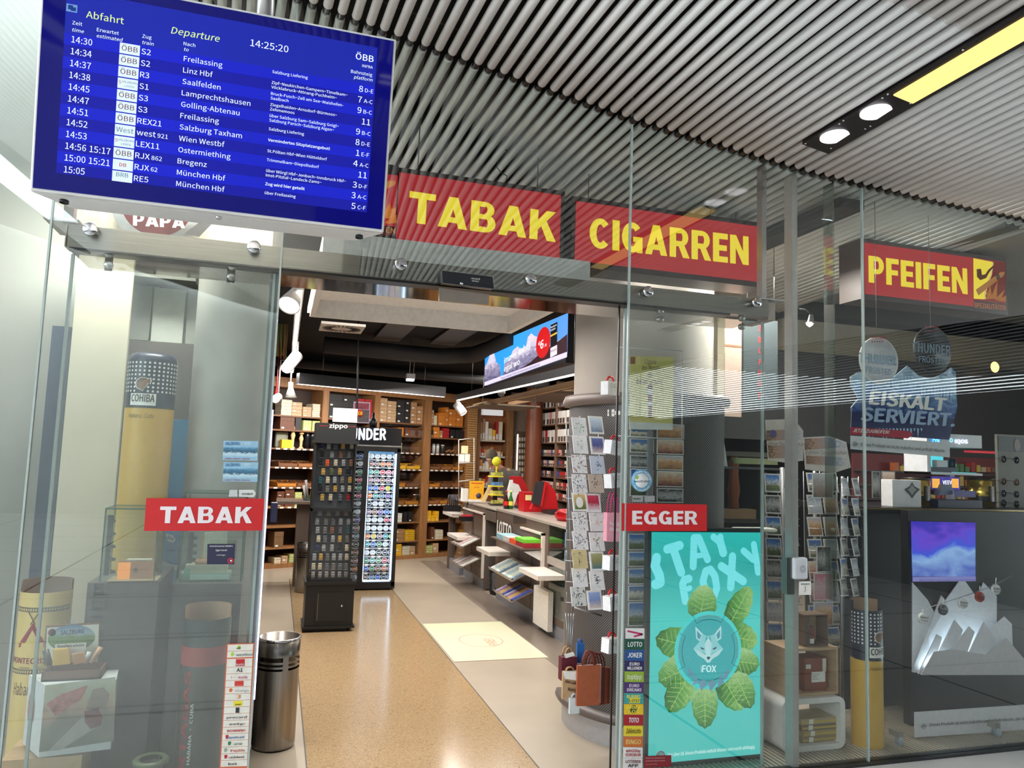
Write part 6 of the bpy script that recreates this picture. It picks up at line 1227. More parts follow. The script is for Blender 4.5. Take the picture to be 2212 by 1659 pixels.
build('arrow', MB().pline(q, [(366, 785), (380, 786)], .004, .002).pline(q, [(375, 781), (380, 786), (375, 791)], .004, .002).pline(q, [(366, 807), (380, 808)], .004, .002).pline(q, [(375, 803), (380, 808), (375, 813)], .004, .002), mat((190, 120, 60), .5), t)
# giant cigar tubes
def tube(name, lab, cx, Y, r, z0, z1, segs, cap=True, dom=.04):
    """segs: list of (part name, from z, to z, colour)"""
    t = thing(name, lab, 'giant cigar tube', (cx, Y, z0), 'giant display cigar tubes'); p = V((cx, Y, 0))
    for nm, a, b_, c in segs: build(nm, MB().lathe(p, [(r, a), (r, b_)], 40), mat(c, .35, var=.03), t)
    if cap: build('top_cap', MB().lathe(p, [(r, z1), (r*.97, z1+dom*.4), (r*.86, z1+dom*.8), (r*.7, z1+dom), (0, z1+dom*1.05)], 40), mat(segs[-1][3], .35), t)
    build('base_disc', MB().lathe(p, [(0, z0+.001), (r, z0+.001), (r, z0+.012)], 32), mat(segs[0][3], .4), t)
    return t
def wrap(t, cx, Y, r, a, z, w_, h, m=None, off=.0012):
    m = m or MB(); c_ = lambda aa: (cx+(r+off)*math.sin(aa), Y-(r+off)*math.cos(aa)); n = max(1, int(w_/r/.12)+1)
    for k in range(n):
        a0, a1 = a-w_/2/r+w_/r*k/n, a-w_/2/r+w_/r*(k+1)/n; p0, p1 = c_(a0), c_(a1); m.quad((*p0, z-h/2), (*p1, z-h/2), (*p1, z+h/2), (*p0, z+h/2))
    return m
def wraptext(m, cx, Y, r, a, z, s, wid, cap, bold=.03, off=.0025, shear=0, vert=False):
    vs, fs, W = text_mesh(s, bold); k = cap/CAP; o = []
    for p_ in vs:
        x, y = p_; off2 = off+p_.z
        if vert: aa, zz = a-(y*k-cap/2)/r, z+(x/W-.5)*wid
        else: aa, zz = a+((x/W-.5)*wid+shear*y*k)/r, z+y*k
        o.append((cx+(r+off2)*math.sin(aa), Y-(r+off2)*math.cos(aa), zz))
    m.add(o, fs); return m
NAVY, GOLD = (26, 34, 56), (214, 170, 66)
def navytube(lab, cx, Y, r, z0, zm, z1, cap, aface, rim=False):
    t = tube('giant_cigar_tube', lab, cx, Y, r, z0, z1, [('gold_body', z0, zm, GOLD), ('navy_top', zm, z1, NAVY)], cap)
    sc_ = (z1-zm)/.40; m = MB(); nz = 14; z = z1-.03*sc_
    k = 0
    while z > zm+.115*sc_:
        for q_ in range(int(2*math.pi*r/.0235)):
            a = -math.pi*.55+q_*.0235/r
            if a > math.pi*.55: break
            if abs(a-aface) < .042/r*sc_*.9 and zm+.12*sc_ < z < zm+.24*sc_: continue
            wrap(t, cx, Y, r, a, z, .010, .010, m)
        z -= .0215
    build('white_squares', m, mat((232, 232, 230), .5), t)['kind'] = 'stuff'
    build('name_plate', wrap(t, cx, Y, r, aface, zm+.065*sc_, .165*sc_**.5, .062, off=.0016), PAPER, t)
    build('lettering', wraptext(MB(), cx, Y, r, aface, zm+.047*sc_, 'COHIBA', .15*sc_**.5, .037, .06), mat((40, 38, 36), .5), t)
    build('script_lettering', wraptext(MB(), cx, Y, r, aface-.05, zm-.055, 'Habana, Cuba', .13, .022, .0, shear=.35), mat((70, 50, 30), .5), t)
    # head profile emblem
    hp = [(-.035, .012), (-.038, .028), (-.03, .045), (-.012, .055), (.008, .055), (.020, .048), (.030, .056), (.034, .040), (.030, .022), (.020, .030), (.018, .018), (.006, .004), (.0, -.012), (-.012, -.004), (-.026, 0)]
    m = MB(); cz = zm+.155*sc_; vs = [(cx+(r+.003)*math.sin(aface+x/r), Y-(r+.003)*math.cos(aface+x/r), cz+y) for x, y in hp]; m.quad(*vs); build('head_emblem', m, mat((120, 84, 54), .5), t)
    m = MB(); vs2 = [(cx+(r+.0022)*math.sin(aface+x*1.14/r), Y-(r+.0022)*math.cos(aface+x*1.14/r), cz-.002+y*1.1) for x, y in hp]; m.quad(*vs2); build('emblem_outline', m, PAPER, t)
    build('band', wrap(t, cx, Y, r, 0, zm, 2*r*1.55, .006, off=.0008), mat((60, 56, 48), .5), t)
    return t
c = at(314, 1000, 4.45); navytube('tall navy and gold giant cigar tube lettered COHIBA above the left glass case', c.x, 4.45, .121, 1.0005, at(314, 880, 4.33).z, at(318, 775, 4.33).z, True, -.18)
# light board with blue circle graphic
t = thing('blue_poster_stand', 'pale board with a blue circular graphic behind the glass cases', 'poster', at(325, 1500, 4.63)); q = PY(4.63)
build('board', MB().box(at(255, 1100, 4.63).x, at(398, 1100, 4.63).x, 4.63, 4.65, .0, at(360, 905, 4.63).z), mat((190, 202, 208), .5), t)
build('blue_field', MB().ppoly(q, [(352, 906), (408, 907), (396, 1180), (350, 1560), (330, 1560), (330, 1200)], .001, .001), mat((60, 150, 206), .5, var=.12, scale=3), t)
def ring(q, cx, cy, rpx, w_, off, a0=0, a1=360):
    c = q.at(cx, cy); r = rpx/1636*4.66; m = MB(); n = 48
    for k in range(n):
        t0, t1 = math.radians(a0+(a1-a0)*k/n), math.radians(a0+(a1-a0)*(k+1)/n)
        m.quad(*[c+V((rr_*math.cos(tt), -off, rr_*math.sin(tt))) for rr_, tt in ((r, t0), (r, t1), (r-w_, t1), (r-w_, t0))])
    return m
build('white_ring', ring(q, 404, 1125, 96, .028, .003, 118, 278), mat((214, 226, 234), .5), t); build('navy_ring', ring(q, 404, 1125, 84, .004, .005, 118, 278), mat((40, 90, 150), .5), t)
build('name_pill', MB().ppoly(q, [(358, 1152), (374, 1156), (380, 1166), (374, 1172), (362, 1168)], .001, .006), mat((226, 232, 236), .5), t)
build('lettering', MB().pt_text(q, 'lim', (361, 1163), (373, 1168), 7, .02, off=.009).pt_text(q, 'chen', (360, 1190), (376, 1191), 6, .02, off=.006), mat((40, 70, 110), .5), t)
# plinths with glass cases
EDG = mat((46, 92, 70), .2)
def case(lab, x0, x1, Y0, Y1, z0, z1):
    t = thing('glass_case', lab, 'glass case', ((x0+x1)/2, (Y0+Y1)/2, z0), 'glass cases on grey plinths'); g_ = glass_mat(base=.02, mul=1.0, tint=(.93, .97, .96)); s_ = .005
    build('glass_panel', MB().box(x0, x1, Y0, Y0+s_, z0, z1), g_, t); build('glass_panel', MB().box(x0, x0+s_, Y0+s_, Y1, z0, z1), g_, t); build('glass_panel', MB().box(x1-s_, x1, Y0+s_, Y1, z0, z1), g_, t); build('glass_top', MB().box(x0, x1, Y0, Y1, z1, z1+s_), g_, t)
    m = MB()
    for x, y in ((x0, Y0), (x1, Y0), (x0, Y1), (x1, Y1)): m.box(x-.003, x+.003, y-.003, y+.003, z0, z1+s_)
    for y in (Y0, Y1): m.box(x0, x1, y-.003, y+.003, z1, z1+s_+.001)
    for x in (x0, x1): m.box(x-.003, x+.003, Y0, Y1, z1, z1+s_+.001)
    build('green_edges', m, EDG, t)
    return t
GP = mat((84, 80, 78), .35)
zt = 1.005; a, b_ = at(190, 1247, 4.06).x, at(345, 1249, 4.06).x
t = thing('plinth', 'dark grey plinth with raised vertical letters under the left glass case', 'plinth', ((a+b_)/2, 4.12, 0), 'grey plinths'); build('block', MB().box(a, b_, 4.06, 4.60, 0, zt-.005), GP, t, bevel=.003)
m = MB(); vs, fs, W = text_mesh('PARTNER', .05); x0_ = at(205, 1300, 4.06).x; ztop = at(205, 1258, 4.058).z
m.add([(x0_+.045-y*.075, 4.058, ztop-.50+x/W*.5) for x, y in vs], fs); build('raised_lettering', m, mat((104, 98, 94), .3), t)
case('left glass case holding an orange lamp box and a black peg stand', at(218, 1240, 4.09).x, at(334, 1240, 4.09).x, 4.08, 4.31, zt, at(250, 1100, 4.09).z)
a, b_ = at(374, 1254, 4.14).x, at(523, 1254, 4.14).x
t = thing('plinth', 'grey plinth under the right hand glass case beside the door', 'plinth', ((a+b_)/2, 4.12, 0), 'grey plinths'); build('block', MB().box(a, b_, 4.14, 4.41, 0, .975), GP, t, bevel=.003)
case('right glass case holding open cigar boxes behind the red TABAK sticker', at(387, 1250, 4.17).x, at(520, 1250, 4.17).x, 4.17, 4.40, .98, 1.42)
def pegs(lab, px, y0_, y1_, Y, n=5, mir=1):
    q = PY(Y); t = thing('peg_stand', lab, 'stand', q.at(px, y1_), 'black peg stands'); build('post', MB().pbox(q, px-5, y0_, px+5, y1_, .02), MBLACK, t)
    for k in range(n): y = y0_+8+(y1_-y0_-20)*k/(n-1); build('peg', MB().ppoly(q, [(px+4, y), (px+15, y+3), (px+14, y+8), (px+4, y+9)], .015, -.002), MBLACK, t)
pegs('black peg stand inside the left glass case', 234, 1113, 1243, 4.15); pegs('black peg stand inside the right glass case', 411, 1150, 1217, 4.28, 4)
t = thing('lamp_box', 'glowing orange box lamp in the left glass case', 'lamp', at(290, 1243, 4.12)); p = at(290, 1243, 4.12); p.z = zt+.001
build('box', MB().obox(p+V((-.075, 0, 0)), (.15, 0, 0), (0, .08, 0), (0, 0, .085)), mat((214, 150, 100), .5, emis=.35), t); build('glowing_side', MB().obox(p+V((-.075, -.001, 0)), (.055, 0, 0), (0, .001, 0), (0, 0, .08)), mat((255, 150, 50), .5, emis=1.0), t); build('tray', MB().box(p.x-.11, p.x+.11, p.y-.06, p.y+.1, zt, zt+.001), mat((180, 160, 130), .5), t)
build('lamp_lid', MB().obox(p+V((-.04, 0, .086)), (.11, 0, 0), (0, .05, 0), (0, 0, .006)), mat((196, 186, 170), .5), t); build('leaf_print', MB().obox(p+V((-.005, -.0015, .03)), (.018, 0, 0), (0, .001, 0), (0, 0, .022)), mat((80, 50, 30), .5), t)
q = PY(4.24); t = thing('cigar_case_box', 'open white and gold cigar box leaning in the right glass case', 'box', q.at(470, 1240)); build('lid', MB().ppoly(q, [(440, 1152), (490, 1150), (488, 1222), (432, 1222)], .008, -.04), mat((214, 210, 190), .5), t); build('gold_edge', MB().ppoly(q, [(436, 1158), (441, 1158), (434, 1222), (429, 1222)], .009, -.038), mat((190, 150, 80), .4), t)
z0_ = .981; build('tray', MB().box(q.uv(392, 1240)[0], q.uv(498, 1240)[0], 4.21, 4.33, z0_, z0_+.035), mat((150, 170, 150), .5), t); build('green_tray_top', MB().box(q.uv(400, 1240)[0], q.uv(490, 1240)[0], 4.22, 4.32, z0_+.0355, z0_+.075), mat((196, 186, 160), .5), t)
build('green_label', MB().box(q.uv(398, 1240)[0], q.uv(412, 1240)[0], 4.208, 4.21, z0_+.01, z0_+.06), mat((120, 180, 150), .5), t); build('warning_plate', MB().box(q.uv(412, 1240)[0], q.uv(496, 1240)[0], 4.208, 4.21, z0_+.004, z0_+.03), mat((196, 226, 214), .5), t)
m = MB(); [m.tube([(q.uv(420, 1240)[0]+.0, 4.24+.02*k, z0_+.087), (q.uv(505, 1240)[0], 4.24+.02*k, z0_+.087)], .011, 8) for k in range(3)]; build('cigars', m, mat((176, 120, 84), .5), t)['kind'] = 'stuff'
# cream cigar tube with burgundy emblem
c = at(86, 1450, 4.32); zt2 = at(86, 1282, 4.2).z; CR = (226, 200, 130)
t = tube('giant_cigar_tube', 'cream open topped giant tube with burgundy triangle emblem at far left', c.x, 4.32, .113, 0, zt2, [('cream_body', 0, zt2, CR)], False)
def zat(px, py, Y=4.21): return at(px, py, Y).z
for y0_, y1_ in ((1313, 1322), (1446, 1455)):
    zz = zat(86, (y0_+y1_)/2); build('grey_band', wrap(t, c.x, 4.32, .113, 0, zz, .30, .022), mat((96, 92, 84), .5), t)
    m = MB(); [wrap(t, c.x, 4.32, .113, -1.3+k*.1, zz, .006, .012, m, .0022) for k in range(27)]; build('band_squares', m, mat(CR, .5), t)['kind'] = 'stuff'
build('raised_back', MB().lathe((c.x, 4.32, 0), [(.113, zt2), (.113, zt2+.045)], 24, (0, 0, 1), 0, math.pi), mat((168, 150, 110), .4), t); build('inner_wall', MB().lathe((c.x, 4.32, 0), [(.109, zt2-.05), (.109, zt2+.045)], 24, (0, 0, 1), 0, math.pi), mat((120, 96, 76), .6), t)
def cyl_poly(cx, Y, r, pts, off=.002): return MB().quad(*[(cx+(r+off)*math.sin(x/r), Y-(r+off)*math.cos(x/r), z) for x, z in pts])
zc_ = zat(66, 1374); BU = mat((150, 40, 70), .5); m = MB(); ax = -.02
for pl_ in ([(-.055, -.03), (-.03, -.03), (.0, .035), (0, .06)], [(.055, -.03), (.03, -.03), (.0, .035), (0, .06)], [(-.058, -.035), (.058, -.035), (.062, -.055), (-.062, -.055)]): m.quad(*[(c.x+(.1175)*math.sin((x+ax)/.113), 4.32-.1175*math.cos((x+ax)/.113), zc_+z) for x, z in pl_])
build('triangle_emblem', m, BU, t)
m = MB()
for s_ in (-1, 1): m.quad(*[(c.x+(.1175)*math.sin((x*s_+ax)/.113), 4.32-.1175*math.cos((x*s_+ax)/.113), zc_+z) for x, z in ((-.028, .115), (-.024, .118), (.012, .055), (.008, .052))])
build('crossed_swords', m, mat((110, 86, 60), .5), t)
m = wraptext(MB(), c.x, 4.32, .113, -.15, zat(60, 1434), 'MONTECRISTO', .215, .026, .03); build('lettering', m, BU, t)
build('small_lettering', wraptext(wraptext(MB(), c.x, 4.32, .113, -.15, zat(60, 1445), 'HABANA · CUBA', .10, .008), c.x, 4.32, .113, -.35, zat(60, 1502), 'Habana', .10, .055, 0), mat((120, 90, 60), .5), t)
# stacked boxes at far left
q = PY(3.86)
t = thing('picture_carton', 'large white carton printed with a hand and cigars in the left showcase', 'carton', at(150, 1630, 3.95)); zb, zt3 = .30, .60
A_, B_, C_ = at(58, 1540, 4.05), at(80, 1610, 3.84), at(245, 1560, 3.90)
def colbox(pts, z0, z1): return MB().prism([(x, y, z0) for x, y in pts], (0, 0, z1-z0))
f4 = [(A_.x, 4.03), (B_.x+.01, 3.84), (C_.x, 3.88), (C_.x-.02, 4.05)]
build('carton_body', colbox(f4, zb, zt3), mat((214, 218, 220), .5), t)
d1_ = V((f4[2][0]-f4[1][0], f4[2][1]-f4[1][1], 0)).normalized(); n1_ = V((d1_.y, -d1_.x, 0)); FPl = Plane((f4[1][0], f4[1][1], 0), d1_, n1_)
build('hand_picture', MB().ppoly(FPl, [(98, 1480), (250, 1462), (246, 1600), (84, 1625)], .001, .0015), ramp_mat([(0, (120, 120, 110)), (.4, (150, 140, 130)), (.6, (196, 160, 140)), (.8, (190, 190, 160)), (1, (206, 206, 190))], 'Z', .4, 2.2, .5, name='carton_print', dist=.6), t)
build('cigar_picture', MB().ppoly(FPl, [(104, 1622), (186, 1540), (216, 1530), (222, 1556), (206, 1572), (130, 1620)], .001, .003), mat((176, 170, 166), .5), t); build('cigar_band', MB().ppoly(FPl, [(182, 1536), (212, 1528), (222, 1548), (218, 1566), (196, 1574), (184, 1560)], .001, .005), mat((120, 60, 66), .5, var=.4), t); build('thumb_picture', MB().ppoly(FPl, [(200, 1490), (222, 1484), (236, 1500), (232, 1520), (206, 1536), (186, 1530)], .001, .004), mat((150, 130, 118), .5), t); build('label_picture', MB().ppoly(FPl, [(100, 1520), (130, 1500), (190, 1480), (176, 1510), (120, 1546)], .001, .0025), mat((186, 110, 104), .5, var=.5, scale=30), t)
n2_ = V((f4[1][0]-f4[0][0], f4[1][1]-f4[0][1], 0)).normalized(); SPl = Plane((f4[0][0], f4[0][1], 0), n2_, V((n2_.y, -n2_.x, 0))); cc3 = SPl.at(68, 1530)
build('oval_picture', MB().disc(cc3+SPl.n*.002, .045, 24, SPl.n, .075, SPl.ex), mat((176, 120, 110), .5, var=.5, scale=22), t)
t = thing('wooden_cigar_box', 'open wooden cigar box with SALZBURG picture lid on the white carton', 'box', at(155, 1450, 3.95)); zz = .601; x0_, x1_ = at(95, 1440, 3.93).x, at(222, 1440, 3.93).x
WD = mat((120, 80, 62), .5); build('tray', MB().box(x0_, x1_, 3.90, 4.03, zz, zz+.008).box(x0_, x1_, 3.90, 3.908, zz, zz+.04).box(x0_, x1_, 4.022, 4.03, zz, zz+.04).box(x0_, x0_+.008, 3.9, 4.03, zz, zz+.04).box(x1_-.008, x1_, 3.9, 4.03, zz, zz+.04), WD, t)
lq_ = PY(4.045); build('lid', MB().ppoly(lq_, [(99, 1352), (217, 1344), (214, 1432), (94, 1436)], .01), WD, t); build('lid_paper', MB().ppoly(lq_, [(102, 1356), (214, 1348), (211, 1430), (98, 1433)], .001, .0025), mat((224, 222, 208), .5), t)
build('oval_landscape', MB().disc(lq_.at(155, 1378)-V((0, .003, 0)), .098, 32, (0, -1, 0), .060, (1, 0, 0)), ramp_mat([(0, (70, 100, 50)), (.5, (120, 150, 90)), (.7, (160, 180, 190)), (1, (90, 130, 170))], 'Z', .2, 4, .4), t)
build('lettering', MB().pt_text(lq_, 'SALZBURG', (131, 1371), (182, 1367), 9, .04, off=.006), mat((30, 60, 110), .5), t); build('round_seal', MB().disc(lq_.at(113, 1366)-V((0, .003, 0)), .017, 16, (0, -1, 0), .017, (1, 0, 0)), mat((110, 40, 44), .5), t)
build('warning_card', MB().ppoly(PY(4.0), [(119, 1392), (186, 1388), (184, 1430), (117, 1432)], .002), PAPER, t); build('warning_lettering', MB().pt_text(PY(3.998), 'Rauchen erhöht', (124, 1399), (182, 1396), 6, .03), mat((50, 54, 70), .5), t); build('lid_clasp', MB().pbox(lq_, 155, 1340, 160, 1345, .01, .005), CHROME, t)
for nm, pts, c_, l in (('cigar_pack', [(114, 1403), (146, 1401), (152, 1434), (113, 1438)], (226, 180, 80), 'gold cigar pack in the open wooden box'), ('cigar_pack', [(154, 1414), (180, 1410), (186, 1430), (158, 1436)], (196, 140, 90), 'tan cigar pack in the open wooden box')):
    single(nm, MB().ppoly(PY(3.95), pts, .02), mat(c_, .35, .2), l, 'pack')
for a_, b2, r_, c_, l in (((108, 1438), (98, 1404), .014, (60, 58, 56), 'black and white cigar tube at the left of the open box'), ((184, 1432), (193, 1408), .010, (206, 210, 214), 'silver cigar tube at the right of the open box'), ((196, 1432), (218, 1398), .011, (196, 150, 120), 'long tan cigar leaning out of the open box')):
    single('cigar_tube', MB().tube([at(a_[0], a_[1], 3.96), at(b2[0], b2[1], 3.97)], r_, 12), mat(c_, .4), l, 'cigar')
t = thing('kraft_carton', 'open kraft cardboard carton at the bottom left under the white carton', 'carton', at(100, 1650, 3.9)); a, b_ = at(0, 1655, 3.86).x, at(176, 1650, 3.86).x
build('carton_body', MB().box(a, b_, 3.86, 4.12, 0, .29), mat((196, 164, 124), .6), t); build('dark_print', MB().disc((a+.16, 3.859, .10), .10, 24, (0, -1, 0), .10, (1, 0, 0)), mat((120, 104, 92), .6), t)
# dark green tube with red band
c = at(441, 1450, 4.0); zt2 = at(441, 1340, 3.9).z; r = .108; DG = (44, 60, 58); zb1, zb0 = at(441, 1399, 3.9).z, at(441, 1440, 3.9).z
t = tube('giant_cigar_tube', 'dark green giant tube with a red band and red vertical letters by the door', c.x, 4.0, r, 0, zt2, [('green_body', 0, zb0, (70, 66, 60)), ('red_band', zb0, zb1, (178, 66, 58)), ('green_top', zb1, zt2, DG)], False)
build('raised_back', MB().lathe((c.x, 4.0, 0), [(r, zt2), (r, zt2+.05)], 24, (0, 0, 1), 0, math.pi), mat(DG, .4), t); build('inner_wall', MB().lathe((c.x, 4.0, 0), [(r-.004, zt2-.05), (r-.004, zt2+.05)], 24, (0, 0, 1), 0, math.pi), mat((196, 160, 130), .6), t)
build('red_lettering', wraptext(MB(), c.x, 4.0, r, -.62, at(405, 1585, 3.9).z-.02, 'PARTAGAS', .60, .032, .05, vert=True), mat((170, 44, 40), .5), t); build('white_lettering', wraptext(MB(), c.x, 4.0, r, -.32, at(420, 1580, 3.9).z-.01, 'HABANA · CUBA', .27, .014, .02, vert=True), PAPER, t)
t = thing('glass_jar', 'small gold rimmed glass jar at the foot of the left showcase', 'jar', at(325, 1659, 3.95)); c = at(325, 1655, 3.95); c.z = 0
build('jar_body', MB().lathe(c, [(0, .001), (.06, .001), (.06, .18), (.055, .2)], 24), mat((150, 150, 130), .15), t); build('rim', MB().lathe(c, [(.075, .2), (.078, .215), (.07, .225), (.05, .22)], 24), mat((110, 120, 90), .3), t)
# ---- stickers on the left glass
G = PY(YF-.002)
for k, (y0_, lab) in enumerate(((952, 'upper blue city-view ticket sticker on the left door glass'), (998, 'lower blue city-view ticket sticker on the left door glass'))):
    t = thing('glass_sticker', lab, 'sticker', G.at(518, y0_+43), 'twin city-view stickers'); stk(t, 'sticker_sheet', G, [(483, y0_), (558, y0_+1), (556, y0_+43), (481, y0_+42)], mat((150, 190, 214), .4))
    build('skyline_print', MB().ppoly(G, [(483, y0_+14), (557, y0_+14), (556, y0_+36), (481, y0_+35)], .0006, .001), ramp_mat([(0, (150, 190, 210)), (.35, (196, 220, 230)), (.5, (60, 96, 120)), (.8, (80, 130, 160)), (1, (130, 180, 210))], 'Z', .35, 9, .4), t)
    build('lettering', MB().pt_text(G, 'SALZBURG', (486, y0_+9), (518, y0_+9), 6, .03, off=.002), mat((70, 120, 170), .5), t); build('lettering', MB().pt_text(G, 'CARD', (521, y0_+9), (541, y0_+9), 6, .0, off=.002), mat((220, 236, 240), .5), t)
    build('lettering', MB().pt_text(G, 'Available • Erhältlich • Disponible', (485, y0_+40), (540, y0_+40.5), 2.6, .02, off=.002), mat((190, 60, 60), .5), t)
t = thing('glass_sticker', 'small white maker sticker above the red TABAK sticker', 'sticker', G.at(534, 1074)); stk(t, 'sticker_sheet', G, [(516, 1058), (548, 1058), (553, 1066), (548, 1074), (516, 1073)], mat((214, 216, 212), .4)); build('lettering', MB().pt_text(G, 'ASSA ABLOY', (522, 1069), (546, 1069), 4, .04, off=.002), mat((60, 60, 64), .5), t); stk(t, 'sticker_sheet', G, [(496, 1058), (513, 1058), (513, 1073), (494, 1073)], mat((196, 200, 196), .4))
t = thing('glass_sticker', 'small dark navy licence sticker below the red TABAK sticker', 'sticker', G.at(478, 1219)); stk(t, 'sticker_sheet', G, [(448, 1175), (508, 1175), (506, 1219), (447, 1219)], mat((46, 46, 74), .4))
build('lettering', MB().pt_text(G, 'Gewerbenummer 502889 1', (453, 1181), (503, 1181), 3, .03, off=.002).pt_text(G, 'Egger Gerald', (466, 1190), (490, 1190), 3.2, .03, off=.002).pt_text(G, 'Gerald Egger', (468, 1200), (487, 1200), 2.4, .02, off=.002), PAPER, t)
build('round_mark', MB().disc(G.at(498, 1211)-V((0, .0016, 0)), .013, 20, (0, -1, 0), .013, (1, 0, 0)), mat((196, 40, 50), .5), t); build('round_mark', MB().disc(G.at(498, 1211)-V((0, .0019, 0)), .008, 20, (0, -1, 0), .008, (1, 0, 0)), mat((46, 46, 74), .5), t); build('round_mark', MB().disc(G.at(499, 1211)-V((0, .0022, 0)), .004, 20, (0, -1, 0), .004, (1, 0, 0)), PAPER, t)
# long price list strip
t = thing('logo_strip', 'long white and orange strip of phone card logos on the left door edge', 'sticker', G.at(505, 1659))
def ls(u, y): # u 0..1 across strip at picture row y
    xl = 490-(y-1392)*.060; xr = 550-(y-1392)*.0515; return (xl+(xr-xl)*u, y-2*u)
ybot = 1690; stk(t, 'orange_backing', G, [ls(0, 1391), ls(1, 1391), ls(1, ybot), ls(0, ybot)], mat((214, 110, 80), .4))
items = [('westbahn', (90, 100, 100), .35, .5), ('westbus', (110, 120, 120), .35, .95), ('kurbi', (240, 230, 230), .38, .65), ('A1', (40, 40, 40), .4, .62), ('T··Mobile', (206, 90, 140), .2, .8), ('·····', (250, 240, 240), .42, .6), ('Orange', (190, 186, 190), .38, .88), ('3', (226, 130, 50), .45, .6), ('yesss!', (40, 40, 40), .42, .62), ('', (0, 0, 0), 0, 0), ('procard', (120, 90, 96), .15, .85), ('eety:', (90, 70, 60), .25, .8), ('WOWWW!', (200, 50, 50), .18, .82), ('paysafecard', (60, 110, 170), .2, .8), ('Cash Ticket', (60, 110, 80), .45, .75), ('Paylife', (200, 80, 60), .35, .85), ('cash4web', (110, 80, 80), .3, .85), ('bet', (40, 40, 40), .3, .6)]
for k, (s_, c_, u0, u1) in enumerate(items):
    y0_ = 1393+k*14.35+(2 if k > 1 else 0)+(4 if k > 2 else 0); y1_ = y0_+13.4+(4 if k == 2 else 0); stk(t, 'logo_card', G, [ls(.04, y0_), ls(.95, y0_), ls(.95, y1_), ls(.04, y1_)], mat((232, 228, 216), .5), .0014)
    bg_ = {2: (196, 40, 44), 5: (210, 60, 50), 8: (236, 220, 50)}.get(k)
    if bg_: build('logo_ground', MB().ppoly(G, [ls(.36, y0_+1), ls(.68, y0_+1), ls(.68, y1_-1.5), ls(.36, y1_-1.5)], .0006, .0022), mat(bg_, .5), t)
    ic = {0: (.45, (170, 200, 70)), 1: (.22, (180, 206, 70)), 6: (.24, (226, 110, 50)), 9: (.5, (50, 50, 52)), 13: (.2, (200, 50, 60)), 14: (.3, (60, 130, 80)), 15: (.18, (150, 170, 150)), 16: (.2, (190, 40, 60))}.get(k)
    if ic: build('logo_mark', MB().ppoly(G, [ls(ic[0]-.06, y0_+3), ls(ic[0]+.02, y0_+1.5), ls(ic[0]+.06, y0_+4), ls(ic[0]+.04, y1_-4), ls(ic[0]-.04, y1_-3)] if k != 9 else [ls(.45, y0_+1), ls(.58, y0_+1), ls(.58, y1_-1), ls(.45, y1_-1)], .0006, .0026), mat(ic[1], .5), t)
    if s_:
        A_, B_ = ls(u0, y1_-3.4), ls(u1, y1_-3.4); hh = {3: 8, 7: 8, 8: 3.4, 5: 2, 2: 4}.get(k, 4.8)
        build('lettering', MB().pt_text(G, s_, A_, B_, hh, .03, off=.0036), mat(c_, .5), t)
# led strip on the door edge
t = thing('led_strip', 'thin bluish white LED strip along the left door jamb', 'light strip', (-.035, YF+.12, .55)); q = PY(YF+.1)
build('led_profile', MB().box(-.052, -.040, YF+.085, YF+.098, .5, 1.85), mat((150, 150, 160), .3, .6), t); build('led_line', MB().box(-.0395, -.030, YF+.08, YF+.098, .52, 1.84), mat((196, 186, 255), .5, emis=4.0, var=.0), t)
t = thing('door_switch', 'dark blue grey switch box on the left door jamb', 'switch', at(592, 1128, YF+.2)); build('box', MB().pbox(PY(YF+.2), 584, 1086, 599, 1128, .05), mat((52, 54, 76), .4), t, bevel=.004)
# ================================================================ lottery logo strip on the right glass
t = thing('logo_strip', 'column of coloured lottery logo stickers on the right door glass', 'sticker', G.at(1370, 1659))
lot = [('', (224, 222, 222), (180, 40, 80)), ('LOTTO', (22, 84, 66), (240, 240, 236)), ('JOKER', (36, 86, 150), (240, 240, 236)), ('EURO|MILLIONEN', (40, 40, 96), (240, 236, 230)), ('toptipp', (150, 180, 60), (244, 240, 230)), ('EURO|DREAMS', (76, 48, 110), (232, 226, 236)), ('RUBBEL|LOS!', (60, 160, 160), (236, 232, 120)), ('BRIEF|LOS', (236, 196, 40), (60, 90, 50)), ('TOTO', (170, 30, 40), (244, 240, 240)), ('ZahlenLotto', (230, 206, 50), (70, 60, 40)), ('BINGO', (206, 110, 50), (230, 200, 120)), ('win2day|EUROBON', (232, 228, 226), (170, 50, 60)), ('LOTTERIEN|APP', (226, 220, 218), (120, 50, 60)), ('', (200, 196, 190), (0, 0, 0))]
